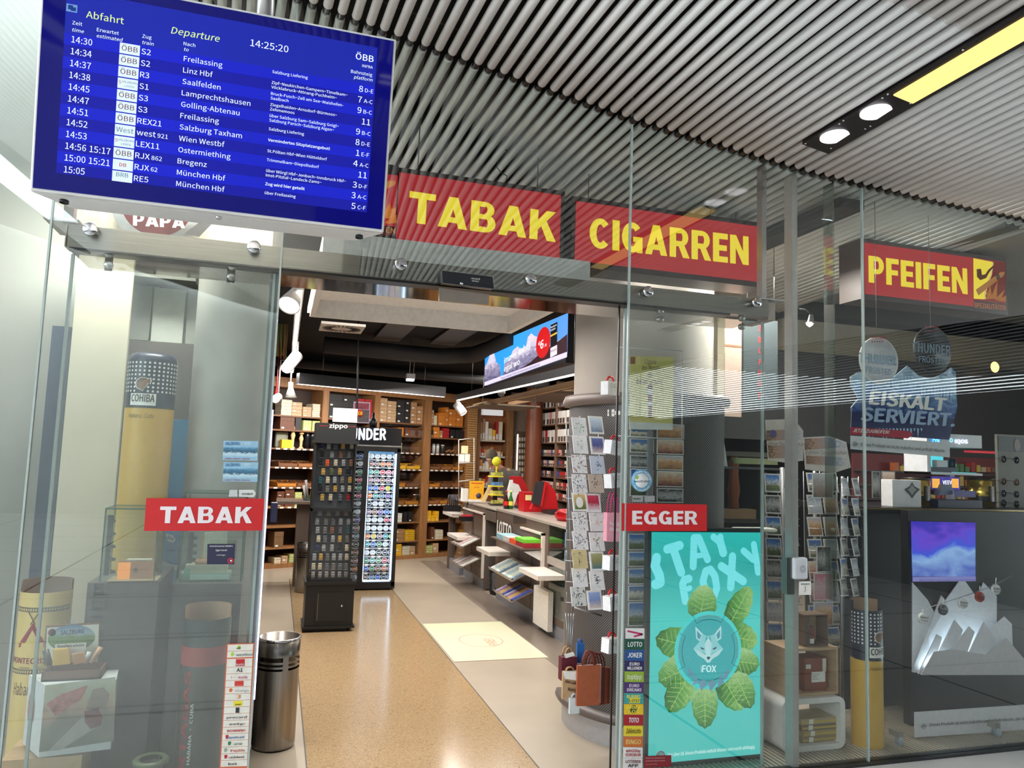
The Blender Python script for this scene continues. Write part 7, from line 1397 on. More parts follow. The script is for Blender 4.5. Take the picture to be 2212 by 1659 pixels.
for k, (s_, c_, tc2) in enumerate(lot):
    y0_ = 1357+k*23.4; x0_, x1_ = 1351-(k*.45), 1392-(k*.35)
    build('logo_card', MB().ppoly(G, [(x0_, y0_), (x1_, y0_+.3), (x1_, y0_+22.8), (x0_, y0_+22.5)], .0012, .0006), mat(c_, .4, var=.03), t)
    if k == 7: build('logo_mark', MB().disc(G.at((x0_+x1_)/2, y0_+11)-V((0, .0008, 0)), .021, 20, (0, -1, 0), .021, (1, 0, 0)), mat((60, 90, 50), .5), t); tc2 = (240, 220, 80)
    if k == 6: build('logo_mark', MB().ppoly(G, [(x0_+10, y0_+10), (x1_-8, y0_+10), (x1_-8, y0_+21), (x0_+10, y0_+21)], .0006, .0014), mat((236, 214, 60), .5), t)
    if k == 0: build('logo_mark', MB().pline(G, [(x0_+4, y0_+6), (x1_-4, y0_+13), (x0_+18, y0_+18)], .009, .0014), mat((190, 40, 96), .5), t)
    ps = s_.split('|') if s_ else []
    for i, p_ in enumerate(ps):
        n = len(ps); yb = y0_+16 if n == 1 else y0_+10+9*i; hh = 10 if n == 1 else 6.5; pad = 5 if len(p_) > 4 else 10
        build('lettering', MB().pt_text(G, p_, (x0_+pad, yb), (x1_-pad, yb+.3), hh, .05 if s_ not in ('ZahlenLotto', 'toptipp') else .02, off=.0026), mat((30, 30, 30), .5) if p_ == 'APP' else mat((60, 110, 60), .5) if p_ == 'LOS!' else mat(tc2, .5), t)
t = thing('glass_sticker', 'dark red sticker strip with small print at the foot of the green screen', 'sticker', G.at(1420, 1655)); build('sticker_sheet', MB().ppoly(G, [(1392, 1633), (1450, 1631), (1450, 1656), (1391, 1658)], .0012), mat((136, 30, 40), .4), t)
build('lettering', MB().pt_text(G, 'Verkauf von Tabakwaren nur', (1394, 1639), (1436, 1638), 3, .02, off=.002).pt_text(G, 'an Personen über 18 Jahren', (1394, 1645), (1436, 1644), 3, .02, off=.002).pt_text(G, 'Ausweis bereithalten', (1394, 1652), (1420, 1651), 2.4, 0, off=.002), mat((214, 160, 160), .5), t)
t = thing('glass_sticker', 'round blue and white railway ticket sticker on the right door glass', 'sticker', G.at(1386, 1070)); c = G.at(1386, 1038); 
build('blue_ring', MB().lathe(c, [(0, -.0016), (.060, -.0016), (.060, 0)], 40, (0, 1, 0)), mat((92, 160, 196), .4), t); build('white_centre', MB().lathe(c, [(0, -.0026), (.038, -.0026), (.038, 0)], 32, (0, 1, 0)), mat((226, 226, 226), .4), t)
def arctext(c, r, s, a_mid, span, cap, off, flip=False):
    m = MB(); vs, fs, W = text_mesh(s, .03); k = cap/CAP; o = []
    for p_ in vs:
        x, y = p_; a = a_mid-(x/W-.5)*span if not flip else a_mid+(x/W-.5)*span; rr_ = r+(y*k if not flip else -y*k)
        o.append(c+V((rr_*math.cos(a), -off-p_.z, rr_*math.sin(a))))
    return m.add(o, fs)
build('lettering', arctext(c, .043, 'WESTbahn-TICKETS', math.pi/2, 3.0, .011, .002), PAPER, t); build('lettering', arctext(c, .056, 'hier erhältlich!', -math.pi/2, 2.0, .010, .002, True), PAPER, t); build('centre_lettering', MB().pt_text(G, 'westbahn', (1369, 1042), (1402, 1042), 5, .03, off=.0032), mat((70, 80, 84), .5), t); build('leaf_mark', MB().ppoly(G, [(1371, 1034), (1376, 1027), (1380, 1028), (1377, 1036)], .0005, .003), mat((170, 200, 70), .5), t)
t = thing('glass_sticker', 'pair of small grey maker stickers above the red EGGER sticker', 'sticker', G.at(1380, 1085)); build('sticker_sheet', MB().ppoly(G, [(1366, 1071), (1389, 1071), (1389, 1084), (1366, 1084)], .001).ppoly(G, [(1392, 1071), (1414, 1071), (1414, 1084), (1392, 1084)], .001), mat((150, 150, 150), .5), t); build('lettering', MB().pt_text(G, 'ASSA ABLOY', (1368, 1079), (1384, 1079), 3, .03, off=.002), BLACK, t)
# ================================================================ portrait screen with the turquoise advert
SY = 3.84; Q = PY(SY); sx0, sx1, sz0, sz1 = Q.at(1404.5, 1400).x, Q.at(1643.8, 1400).x, .035, Q.at(1526, 1150).z
t = thing('portrait_screen', 'tall turquoise advertising screen behind the right door glass', 'screen', ((sx0+sx1)/2, SY+.03, 0)); build('bezel', MB().box(sx0-.02, sx1+.02, SY+.004, SY+.05, .012, sz1+.022), BLACK, t); build('screen_foot', MB().box(sx0-.01, sx1+.01, SY, SY+.12, 0, .012), MBLACK, t)
build('display_field', MB().box(sx0, sx1, SY, SY+.004, sz0, sz1), ramp_mat([(0, (80, 200, 196)), (.35, (70, 202, 200)), (.6, (74, 212, 208)), (.85, (30, 178, 176)), (1, (40, 196, 192))], 'Z', .05, 1.5, emis=.95, name='turquoise_screen'), t)
LC = mat((122, 234, 244), .5, emis=1.0, var=.02)
def clip(pts): 
    return [(min(max(x, 1406), 1643), max(y, 1151)) for x, y in pts]
def blob(m, pts, wd, off):    # rounded stroke
    m.pline(Q, pts, wd, off)
    for p in pts: m.disc(Q.at(*p)-V((0, off, 0)), wd/2, 16, (0, -1, 0), wd/2, (1, 0, 0))
m = MB(); W1 = .066
blob(m, [(1418, 1205), (1408.5+6, 1222), (1424, 1242), (1426, 1258), (1416, 1262)], .055, .002)   # S
blob(m, [(1441, 1186), (1468, 1178)], .05, .002); blob(m, [(1453, 1182), (1471, 1236)], .05, .002)             # T
blob(m, [(1497, 1223), (1499, 1162), (1509, 1162), (1528, 1208)], .044, .002); blob(m, [(1497, 1202), (1522, 1198)], .03, .002)   # A
blob(m, [(1541, 1160), (1556, 1172), (1556, 1160)], .04, .002); blob(m, [(1556, 1172), (1562, 1194)], .05, .002)                 # Y (upper)
blob(m, [(1480, 1298), (1474, 1262), (1478, 1252), (1488, 1250)], .044, .002); blob(m, [(1476, 1276), (1490, 1270)], .03, .002)       # F
blob(m, [(1524, 1234), (1518, 1256), (1526, 1282), (1542, 1288), (1548, 1270), (1544, 1244), (1534, 1230), (1524, 1234)], .044, .002)       # O
blob(m, [(1558, 1223), (1605, 1255)], .048, .002); blob(m, [(1582, 1202), (1578, 1268)], .048, .002)           # X
blob(m, [(1606, 1190), (1626, 1208)], .04, .002); blob(m, [(1628, 1176), (1634, 1212), (1637, 1236)], .04, .002)   # Y
build('rounded_lettering', m, LC, t)
# mint leaves
def leaf(cx, cy, Lp_, Wp, ang, off):
    a = math.radians(ang); o = []; n = 22
    for k in range(n):
        th = 2*math.pi*k/n; l = math.cos(th)*Lp_/2; w_ = math.sin(th)*Wp/2*(1-.18*math.cos(th)); jag = 1+.035*(-1)**k
        o.append((cx+(l*math.cos(a)-w_*math.sin(a))*jag, cy+(l*math.sin(a)+w_*math.cos(a))*jag))
    m_ = MB().ppoly(Q, o, .0008, off); v = MB(); q0 = (cx-math.cos(a)*Lp_*.45, cy-math.sin(a)*Lp_*.45); q1 = (cx+math.cos(a)*Lp_*.45, cy+math.sin(a)*Lp_*.45)
    v.pline(Q, [q0, q1], .004, off+.0012)
    for k in range(1, 7):
        f = k/7; bx_, by_ = q0[0]+(q1[0]-q0[0])*f, q0[1]+(q1[1]-q0[1])*f; ww = Wp*.42*math.sin(math.pi*min(.95, f+.08))
        for s_ in (-1, 1): v.pline(Q, [(bx_, by_), (bx_-math.sin(a)*ww*s_+math.cos(a)*ww*.45, by_+math.cos(a)*ww*s_+math.sin(a)*ww*.45)], .0028, off+.0012)
    return m_, v
lm1 = ramp_mat([(0, (40, 110, 40)), (.5, (90, 170, 70)), (1, (170, 220, 130))], 'X', .55, 9, emis=.75, name='leaf_print', dist=1.2); lm2 = ramp_mat([(0, (50, 120, 60)), (.5, (110, 180, 90)), (1, (190, 230, 160))], 'Z', .55, 11, emis=.75, name='leaf_print', dist=1.2); vm = mat((176, 216, 120), .5, emis=.85)
for k, (cx, cy, l, w_, a) in enumerate(((1517, 1302, 78, 62, -80), (1597, 1308, 92, 50, -62), (1634, 1392, 0, 0, 0), (1622, 1378, 72, 66, 15), (1624, 1430, 66, 60, 8), (1434, 1388, 84, 70, 195), (1434, 1452, 90, 72, 155), (1464, 1500, 84, 58, 118), (1521, 1526, 92, 56, 90), (1580, 1498, 80, 60, 60), (1606, 1490, 84, 52, 66))):
    if l == 0: continue
    cxm = min(cx, 1643-l*abs(math.cos(math.radians(a)))/2-w_*abs(math.sin(math.radians(a)))/2); cxm = max(cxm, 1407+l*abs(math.cos(math.radians(a)))/2+w_*abs(math.sin(math.radians(a)))/2)
    A_, B_ = leaf(cxm, cy, l, w_, a, .003+.0006*k); build('mint_leaf', A_, lm1 if k % 2 else lm2, t); build('leaf_vein', B_, vm, t)
c = Q.at(1528, 1403); Rr = 79/1636*SY*1.14
build('tin_rim', MB().lathe(c, [(0, -.011), (Rr, -.011), (Rr, -.009)], 56, (0, 1, 0)), mat((64, 214, 216), .5, emis=.95, var=.02), t); build('tin_face', MB().lathe(c, [(0, -.0125), (Rr*.90, -.0125), (Rr*.90, -.011)], 56, (0, 1, 0)), mat((46, 178, 186), .5, emis=.9, var=.02), t)
m = MB()
for a0, a1 in ((62, 118), (152, 208), (242, 298), (-28, 28)):
    for k in range(8):
        t0, t1 = math.radians(a0+(a1-a0)*k/8), math.radians(a0+(a1-a0)*(k+1)/8); m.quad(*[c+V((r_*math.cos(x), -.0135, r_*math.sin(x))) for r_, x in ((Rr*.80, t0), (Rr*.80, t1), (Rr*.78, t1), (Rr*.78, t0))])
for a in (62, 118, 152, 208, 242, 298, -28, 28): x = math.radians(a); u_, w_ = V((math.cos(x), 0, math.sin(x))), V((-math.sin(x), 0, math.cos(x))); m.quad(*[c-V((0, .0135, 0))+u_*r_+w_*s_ for r_, s_ in ((Rr*.79, -.0015), (Rr*.99, -.0015), (Rr*.99, .0015), (Rr*.79, .0015))])
build('tin_lines', m, mat((20, 130, 140), .5, emis=.5), t)
build('tin_lettering', arctext(c, Rr*.86, 'ALL WHITE PORTION', math.pi/2, .8, .010, .0145), PAPER, t); build('tin_lettering', arctext(c, Rr*.86, 'DOUBLE MINT', math.pi*.98, .62, .010, .0145), PAPER, t); build('tin_lettering', arctext(c, Rr*.86, 'MADE IN SWEDEN', math.pi*.02, .7, .010, .0145), PAPER, t)
# fox head in facets
FXS = {'mid': (150, 222, 232), 'lt': (196, 238, 244), 'dk': (70, 160, 180), 'dd': (20, 70, 90)}
def F(x, y): return (1527+x, 1402+y)
fac = [('lt', [(-28, -50), (-12, -34), (-18, -18), (-26, -24)]), ('mid', [(-12, -34), (-4, -30), (-8, -14), (-18, -18)]), ('lt', [(28, -52), (14, -34), (19, -18), (28, -24)]), ('mid', [(14, -34), (4, -30), (8, -14), (19, -18)]),
       ('dk', [(-25, -42), (-15, -31), (-19, -22), (-24, -26)]), ('dk', [(25, -43), (17, -32), (20, -22), (25, -27)]),
       ('lt', [(-8, -14), (0, -26), (8, -14), (5, 12), (0, 16), (-5, 12)]), ('mid', [(-4, -30), (4, -30), (0, -22)]), ('mid', [(-18, -18), (-8, -14), (-5, 10), (-20, 2), (-32, -2)]), ('mid', [(19, -18), (8, -14), (5, 10), (21, 2), (32, -2)]),
       ('lt', [(-32, -2), (-20, 2), (-5, 12), (-9, 20), (-22, 12)]), ('lt', [(32, -2), (21, 2), (5, 12), (9, 20), (22, 12)]), ('lt', [(-9, 20), (-5, 12), (0, 16), (5, 12), (9, 20), (3, 28), (-3, 28)]), ('dd', [(-4, 15), (4, 15), (2, 21), (-2, 21)]), ('dd', [(-17, -6), (-8, -2), (-11, 0), (-16, -2)]), ('dd', [(17, -7), (8, -2), (12, 0), (17, -3)])]
for k_, key in enumerate(('mid', 'lt', 'dk', 'dd')):
    m = MB()
    for kk, pts in fac:
        if kk == key: m.ppoly(Q, [F(*p) for p in pts], 0, .0138+.0008*k_)
    build('fox_face', m, mat(FXS[key], .5, emis=.85), t)
m = MB(); m.pline(Q, [F(-13, -36), F(-13, -46), F(-6, -40), F(0, -50), F(6, -40), F(13, -46), F(13, -36), F(-13, -36)], .003, .0138)
for sgn in (-1, 1):
    for pts in ([(30, 2), (40, -12), (48, -20), (46, -8), (54, -4), (46, 8), (52, 16), (42, 14), (38, 24), (34, 12)], [(36, 22), (46, 26), (54, 20)]): m.pline(Q, [F(x*sgn, y) for x, y in pts], .003, .0138)
m.pline(Q, [F(-10, 26), F(-22, 30), F(-16, 36)], .003, .0138); m.pline(Q, [F(10, 26), F(22, 30), F(16, 36)], .003, .0138); build('crest_lines', m, mat((90, 196, 204), .5, emis=.7), t)
m = MB()
for k, pts in enumerate(([(-46, 42), (-38, 60), (-30, 56), (-40, 40)], [(-28, 54), (-20, 70), (-34, 78)], [(-20, 70), (-10, 62), (-2, 76), (-16, 88)], [(0, 72), (10, 64), (18, 74), (4, 90)], [(22, 66), (28, 52), (34, 70), (20, 84)], [(34, 50), (46, 40), (42, 58), (34, 66)])): m.ppoly(Q, [F(*p) for p in pts], 0, .0138)
build('crystal_shapes', m, mat((120, 170, 200), .5, emis=.7), t)
build('fox_lettering', MB().pt_text(Q, 'FOX', (1513, 1450), (1544, 1450), 14, .05, off=.015), mat((210, 244, 248), .5, emis=1), t); build('fox_lettering', MB().pt_text(Q, 'WHITE', (1513, 1450), (1513.2, 1438), 3, .0, off=.015), mat((210, 244, 248), .5, emis=1), t)
build('caption_lettering', MB().pt_text(Q, 'Nur über 18. Dieses Produkt enthält Nikotin und macht abhängig.', (1442, 1634), (1631, 1616), 7, .04, off=.002), mat((214, 246, 244), .5, emis=1), t)
build('age_badge', MB().lathe(Q.at(1427, 1633), [(0, -.002), (.026, -.002), (.026, 0)], 24, (0, 1, 0)), mat((170, 40, 60), .5, emis=.6), t); build('age_badge_centre', MB().lathe(Q.at(1427, 1633), [(0, -.003), (.021, -.003), (.021, 0)], 24, (0, 1, 0)), mat((90, 170, 176), .5, emis=.7), t); build('caption_lettering', MB().pt_text(Q, '18', (1420, 1637), (1433, 1636), 8, .05, off=.005), PAPER, t)
# ---- shelves with a cigar cutter and wooden box above the screen
t = thing('showcase_shelf', 'dark shelf unit above the turquoise screen', 'shelf', at(1590, 1150, 4.35)); q = PY(4.3)
build('upright', MB().box(q.uv(1530, 1050)[0], q.uv(1542, 1050)[0], 4.3, 4.5, 0, q.uv(1530, 976)[1]), mat((58, 60, 64), .5), t); build('shelf_board', MB().pbox(q, 1530, 976, 1700, 986, .2), mat((66, 66, 68), .5), t); build('shelf_board', MB().pbox(q, 1542, 1009, 1700, 1014, .2), mat((90, 96, 98), .4), t); build('shelf_board', MB().pbox(q, 1548, 1122, 1640, 1130, .2), mat((84, 78, 74), .4), t)
single('wooden_box', MB().pbox(PY(4.28), 1556, 1100, 1634, 1121, .1), mat((170, 134, 98), .5), 'pale wooden box on the shelf above the turquoise screen', 'box', bevel=.003)
t = thing('brown_figure', 'tall orange brown display figure standing on the wooden box', 'figure', at(1585, 1098, 4.33)); c = at(1585, 1099, 4.33); build('body', MB().lathe(c, [(0, .001), (.035, .001), (.03, .05), (.04, .12), (.028, .22), (.034, .30), (.02, .34), (0, .345)], 16), mat((150, 78, 40), .4), t)
single('framed_card', MB().ppoly(PY(4.25), [(1556, 938), (1562, 940), (1572, 1008), (1564, 1006)], .01), PAPER, 'narrow white leaning card on the upper dark shelf', 'card')
single('pale_tray', MB().box(PY(4.1).uv(1558, 1140)[0], PY(4.1).uv(1636, 1140)[0], 3.895, 4.0, sz1-.005, sz1+.018), mat((206, 208, 196), .4), 'pale curved tray lying just above the turquoise screen', 'tray', bevel=.01)
single('green_bowl_band', MB().pbox(PY(4.27), 1590, 990, 1680, 1003, .05), mat((150, 160, 120), .4), 'light green glass tray on the upper dark shelf', 'tray')
t = thing('door_column_trim', 'orange striped vertical banner beside the concrete column', 'banner', at(1590, 900, 4.6)); q = PY(4.62); build('cloth', MB().pbox(q, 1566, 640, 1602, 900, .01), mat((206, 176, 160), .6), t); build('orange_stripe', MB().pbox(q, 1566, 745, 1602, 749, .002, .002).pbox(q, 1566, 688, 1602, 692, .002, .002), mat((206, 120, 90), .5), t)
t = thing('red_banner', 'narrow dark panel with red vertical letters behind the door track', 'banner', at(1640, 860, 4.7)); q = PY(4.7); build('panel', MB().pbox(q, 1606, 690, 1680, 880, .02), mat((62, 70, 72), .6), t)
[build('hanging_wire', MB().tube([q.at(x_, 692), V((q.at(x_, 692).x, 4.7, 3.36))], .003, 6), STEEL, t) for x_ in (1614, 1672)]
build('red_lettering', (lambda m: [m.pt_text(q, ch, (1638, 716+k*24), (1645, 716+k*24), 12, .03, off=.002) for k, ch in enumerate('ZIGARRE')] and m)(MB()), mat((196, 50, 56), .5), t)
# ---- post with door opener
q = PY(YF-.0); t = thing('door_opener', 'white curved door opener box fixed on the steel post', 'switch', at(1731, 1252, YF)); build('housing', MB().pbox(PY(YF-.02), 1716, 1205, 1746, 1252, .04), mat((206, 208, 212), .35), t, bevel=.01); build('side_box', MB().pbox(PY(YF+.0), 1700, 1205, 1716, 1284, .05), mat((96, 104, 98), .5), t)
c = PY(YF-.021).at(1734, 1229); build('touch_ring', MB().lathe(c, [(.017, -.001), (.019, -.001)], 24, (0, 1, 0)).lathe(c, [(.009, -.001), (.011, -.001)], 20, (0, 1, 0)), mat((90, 94, 100), .4), t)
t = thing('maker_label', 'square white label with a small drawing under the door opener', 'label', at(1739, 1285, YF)); q = PY(YF-.006); build('label_sheet', MB().pbox(q, 1727, 1256, 1752, 1285, .004), PAPER, t); build('lettering', MB().pt_text(PY(YF-.007), 'ASSA ABLOY', (1730, 1263), (1749, 1263), 3, .04), BLACK, t); build('drawing', MB().pline(PY(YF-.007), [(1739, 1266), (1740, 1275), (1737, 1279)], .004, .001), mat((150, 100, 60), .5), t)
# ================================================================ postcard racks
def header(t, q, pts, bands, name='Edition Tausendschön'):
    build('header_board', MB().ppoly(q, pts, .006), mat((206, 196, 184), .5), t)
    for b_ in bands: build('header_picture', MB().ppoly(q, b_, .001, .003), ramp_mat([(0, (110, 90, 70)), (.3, (190, 150, 120)), (.6, (130, 140, 160)), (1, (206, 200, 190))], 'X', .6, 12, .4), t)
def spin(lab, x0, y0, x1, y1, Y, nrow, ncol, hd, names, tones, label_rack, dx=0, tw=0.):
    q = PY(Y); t = thing('postcard_rack', lab, 'rack', q.at((x0+x1)/2, y1)); m = MB()
    for i in range(ncol+1):
        xx = x0+(x1-x0)*i/ncol; m.tube([q.at(xx, y0)+V((0, .03, 0)), q.at(xx+dx, y1)+V((0, .03, 0))], .003, 6)
    m.tube([q.at((x0+x1)/2, y0)+V((0, .08, 0)), V((q.at((x0+x1)/2+dx, y1).x, Y+.08, 0))], .012, 8)
    hh = (y1-y0)/nrow
    for j in range(nrow):
        y = y0+hh*(j+.92); o_ = dx*(j+1)/nrow; m.tube([q.at(x0+o_, y)+V((0, -.01, 0)), q.at(x1+o_, y+2)+V((0, -.01, 0))], .002, 5); m.tube([q.at(x0+o_, y-hh*.35)+V((0, -.012, 0)), q.at(x1+o_, y-hh*.35+2)+V((0, -.012, 0))], .0016, 5)
    build('wire_frame', m, WIRE, t); r_ = random.Random(int(x0))
    for j in range(nrow):
        for i in range(ncol):
            w_ = (x1-x0)/ncol; cx = x0+w_*(i+.5)+dx*j/nrow; cy = y0+hh*(j+.5); tone = r_.choice(tones); Lw = abs(q.uv(cx+w_*.43, cy)[0]-q.uv(cx-w_*.43, cy)[0]); Lh = abs(q.uv(cx, cy-hh*.44)[1]-q.uv(cx, cy+hh*.44)[1])
            card('x', f"{tone[0]} postcard, {ORD[i]} from left in {ORD[j]} row of the {label_rack}", q.at(cx, cy), Lw, Lh, (224, 220, 214), tone[1], 'postcards in the showcase racks', .2, 'postcard', tw, motif=lambda w2, h2: mpic(w2, h2, .07))
    return t, q
mkp = lambda st_, nz=.45: ramp_mat(st_, 'Z', nz, 6, .4, name='card_print')
TN = [('town view', mkp(CITY)), ('mountain', mkp(SKY)), ('sunset', mkp(SUN)), ('black and white', mkp(BWc)), ('reddish', mkp(RDc)), ('pink illustrated', mkp([(0, (206, 150, 160)), (.5, (226, 190, 190)), (1, (190, 110, 130))])), ('snowy', mkp([(0, (190, 190, 196)), (.5, (230, 230, 232)), (1, (150, 160, 180))]))]
t, q = spin('narrow wire rack of postcards with a cream header left of the steel post', 1692, 1010, 1722, 1392, 4.12, 9, 1, None, None, TN, 'left showcase rack', 10)
header(t, PY(4.1), [(1654, 907), (1715, 905), (1735, 930), (1735, 995), (1700, 1000), (1660, 994)], [[(1655, 930), (1714, 927), (1734, 934), (1734, 950), (1655, 952)], [(1658, 962), (1733, 966), (1734, 990), (1660, 990)]])
build('header_lettering', MB().pt_text(PY(4.098), 'Edition Tausendschön', (1652, 962), (1737, 964), 8, .0, .3), mat((120, 100, 90), .5), t); build('number_badge', MB().disc(PY(4.09).at(1670, 937), .025, 20, (0, -1, 0), .025, (1, 0, 0)), mat((90, 80, 130), .5), t)
t, q = spin('wide wire rack of greeting cards with a cream header right of the steel post', 1742, 1018, 1812, 1400, 4.16, 8, 2, None, None, TN, 'right showcase rack', 6)
header(t, PY(4.13), [(1735, 945), (1792, 942), (1828, 955), (1838, 1010), (1800, 1022), (1740, 1014)], [[(1738, 948), (1790, 945), (1826, 958), (1828, 966), (1738, 972)], [(1741, 984), (1830, 988), (1826, 1008), (1742, 1002)]])
build('header_lettering', MB().pt_text(PY(4.12), 'Edition Tausendschön', (1740, 981), (1828, 982), 8, .0, .3), mat((120, 100, 90), .5), t)
spin('wire rack of grey postcards between the card rack and the dark counter', 1816, 1030, 1862, 1290, 3.98, 6, 2, None, None, [TN[3], TN[6], TN[0]], 'third rack', -4, .4)
spin('wire rack of dim postcards behind the turquoise screen edge', 1652, 1020, 1686, 1390, 4.30, 8, 1, None, None, [TN[6], TN[1], TN[3]], 'rack behind the screen', 6, -.3)
q = PY(4.05)
for px0, py0, px1, py1, l, st_ in ((1764, 1180, 1796, 1236, 'white-framed dark card leaning in the right showcase rack', BWc), (1758, 1238, 1799, 1297, 'pink dog illustrated card in the right showcase rack', [(0, (220, 150, 165)), (.5, (230, 200, 205)), (1, (216, 130, 150))]), (1758, 1300, 1800, 1352, 'cream card with an orange sun in the right showcase rack', SUN), (1755, 1022, 1800, 1076, 'tall meadow greeting card in the right showcase rack', [(0, (120, 100, 90)), (.4, (170, 150, 140)), (1, (206, 206, 204))])):
    pcard(px0, py0, px1, py1, 4.08, l, st_, 'greeting_card', 'card', 'large cards in the right showcase rack', noise=.3)
# ================================================================ cubes and cigar boxes by the post
WP = mat((190, 160, 124), .5, var=.1, scale=5, stretch=(1, 1, 8)); q = PY(3.86)
x0_, x1_ = at(1690, 1560, 3.86).x, at(1826, 1560, 3.86).x; WC = mat((226, 224, 220), .35)
cz1 = at(1760, 1508, 3.86).z
t = thing('white_cube_shelf', 'white rounded cube shelf on the showcase floor right of the steel post', 'cube shelf', ((x0_+x1_)/2, 4.0, 0)); th = .032; zA, zB = .014, cz1
ro = .05; n = 6
def rrect(a, b_, c, d_, r): 
    o = []
    for cx_, cz_, s in ((b_-r, d_-r, 0), (a+r, d_-r, 90), (a+r, c+r, 180), (b_-r, c+r, 270)): o += [(cx_+r*math.cos(math.radians(s+90*k/n)), cz_+r*math.sin(math.radians(s+90*k/n))) for k in range(n+1)]
    return o
def hollow(x0, x1, z0, z1, th, y0, y1, r): 
    A = rrect(x0, x1, z0, z1, r); B2 = rrect(x0+th, x1-th, z0+th, z1-th, max(r-th, .003)); N_ = len(A); m = MB(); vs = [(x, y0, z) for x, z in A]+[(x, y0, z) for x, z in B2]+[(x, y1, z) for x, z in A]+[(x, y1, z) for x, z in B2]; fs = []
    for k in range(N_): k2 = (k+1) % N_; fs += [(k, k2, N_+k2, N_+k), (2*N_+k, 3*N_+k, 3*N_+k2, 2*N_+k2), (k, 2*N_+k, 2*N_+k2, k2), (N_+k, N_+k2, 3*N_+k2, 3*N_+k)]
    return m.add(vs, fs)
build('cube_shell', hollow(x0_, x1_, zA, zB, th, 3.86, 4.14, ro), WC, t)
bx0, bx1 = at(1732, 1600, 3.9).x, at(1812, 1600, 3.9).x
for k, (dx_, c_) in enumerate(((0, (150, 130, 90)), (.01, (170, 150, 100)), (-.004, (120, 100, 70)), (.0, (176, 160, 120)))):
    z = zA+th+.001+k*.034; t = thing('flat_cigar_box', f"flat brown and gold cigar box, {ORD[k]} from bottom in the white cube", 'box', ((bx0+bx1)/2, 3.95, z), 'flat boxes in the white cube'); build('box', MB().box(bx0+dx_, bx1+dx_, 3.90, 4.06, z, z+.033), mat(c_, .45), t)
    build('gold_edge', MB().box(bx0+dx_+.01, bx1+dx_-.005, 3.8985, 3.90, z+.008, z+.02), mat((206, 180, 90), .35, .5), t); build('paper_label', MB().box(bx0+dx_+.05, bx0+dx_+.08, 3.8975, 3.899, z+.003, z+.03), PAPER, t)
wx0, wx1 = at(1700, 1450, 3.90).x, at(1811, 1450, 3.90).x; wz0, wz1 = cz1+.001, at(1752, 1400, 3.9).z
t = thing('wooden_cube_shelf', 'pale wooden cube shelf stacked on the white cube', 'cube shelf', ((wx0+wx1)/2, 4.0, wz0)); build('cube_shell', hollow(wx0, wx1, wz0, wz1, .016, 3.90, 4.12, .003), WP, t)
gx0, gx1 = at(1733, 1470, 3.95).x, at(1781, 1470, 3.95).x; z = wz0+.0165
t = thing('brown_cigar_box', 'upright red brown cigar box with a health warning in the wooden cube', 'box', ((gx0+gx1)/2, 4.0, z)); build('box', MB().box(gx0, gx1, 3.93, 4.05, z, z+.19), mat((134, 68, 44), .5), t); build('warning_label', MB().box(gx0+.05, gx1-.012, 3.9285, 3.93, z+.05, z+.11), PAPER, t); build('white_seal', MB().box(gx1-.03, gx1-.006, 3.9287, 3.93, z+.11, z+.185).box(gx0+.01, gx0+.045, 3.9287, 3.93, z+.13, z+.155), mat((214, 210, 200), .5), t)
build('warning_lettering', MB().text('Rauchen ist', (gx0+.055, 3.928, z+.092), (1, 0, 0), (0, 0, 1), .012, 0, .05).text('tödlich –', (gx0+.055, 3.928, z+.078), (1, 0, 0), (0, 0, 1), .012, 0, .04).text('hören Sie', (gx0+.055, 3.928, z+.064), (1, 0, 0), (0, 0, 1), .012, 0, .045), BLACK, t)
sx0_, sx1_ = at(1733, 1360, 3.95).x, at(1784, 1360, 3.95).x; z = wz1+.001; zt_ = at(1758, 1326, 3.95).z
t = thing('open_wooden_case', 'small open wooden display case on top of the wooden cube', 'case', ((sx0_+sx1_)/2, 4.0, z)); build('case_shell', hollow(sx0_, sx1_, z, zt_, .008, 3.93, 4.03, .003), mat((110, 84, 62), .5), t); build('back_board', MB().box(sx0_, sx1_, 4.03, 4.036, z, zt_), WP, t); build('inner_pack', MB().box(sx0_+.045, sx0_+.085, 3.95, 3.99, z+.0085, z+.11), mat((130, 60, 60), .5), t); build('inner_label', MB().box(sx0_+.046, sx0_+.084, 3.9485, 3.95, z+.012, z+.04), PAPER, t); build('left_slats', MB().box(sx0_+.009, sx0_+.04, 3.932, 3.936, z+.009, zt_-.009), mat((90, 80, 62), .6, var=.4, scale=60), t)
c = at(1872, 1450, 3.90); navytube('second navy and gold giant cigar tube standing at the glass joint on the right', c.x, 3.90, .092, .0, at(1870, 1428, 3.82).z, at(1870, 1320, 3.82).z, False, .22)
tt_ = [o for o in sc.objects if o.get('label', '').startswith('second navy')][0]; zz = at(1870, 1320, 3.82).z
build('raised_back', MB().lathe((c.x, 3.90, 0), [(.092, zz), (.092, zz+.05)], 24, (0, 0, 1), 0, math.pi), mat(NAVY, .4), tt_); build('inner_wall', MB().lathe((c.x, 3.90, 0), [(.088, zz-.05), (.088, zz+.05)], 24, (0, 0, 1), 0, math.pi), mat((176, 140, 110), .6), tt_)
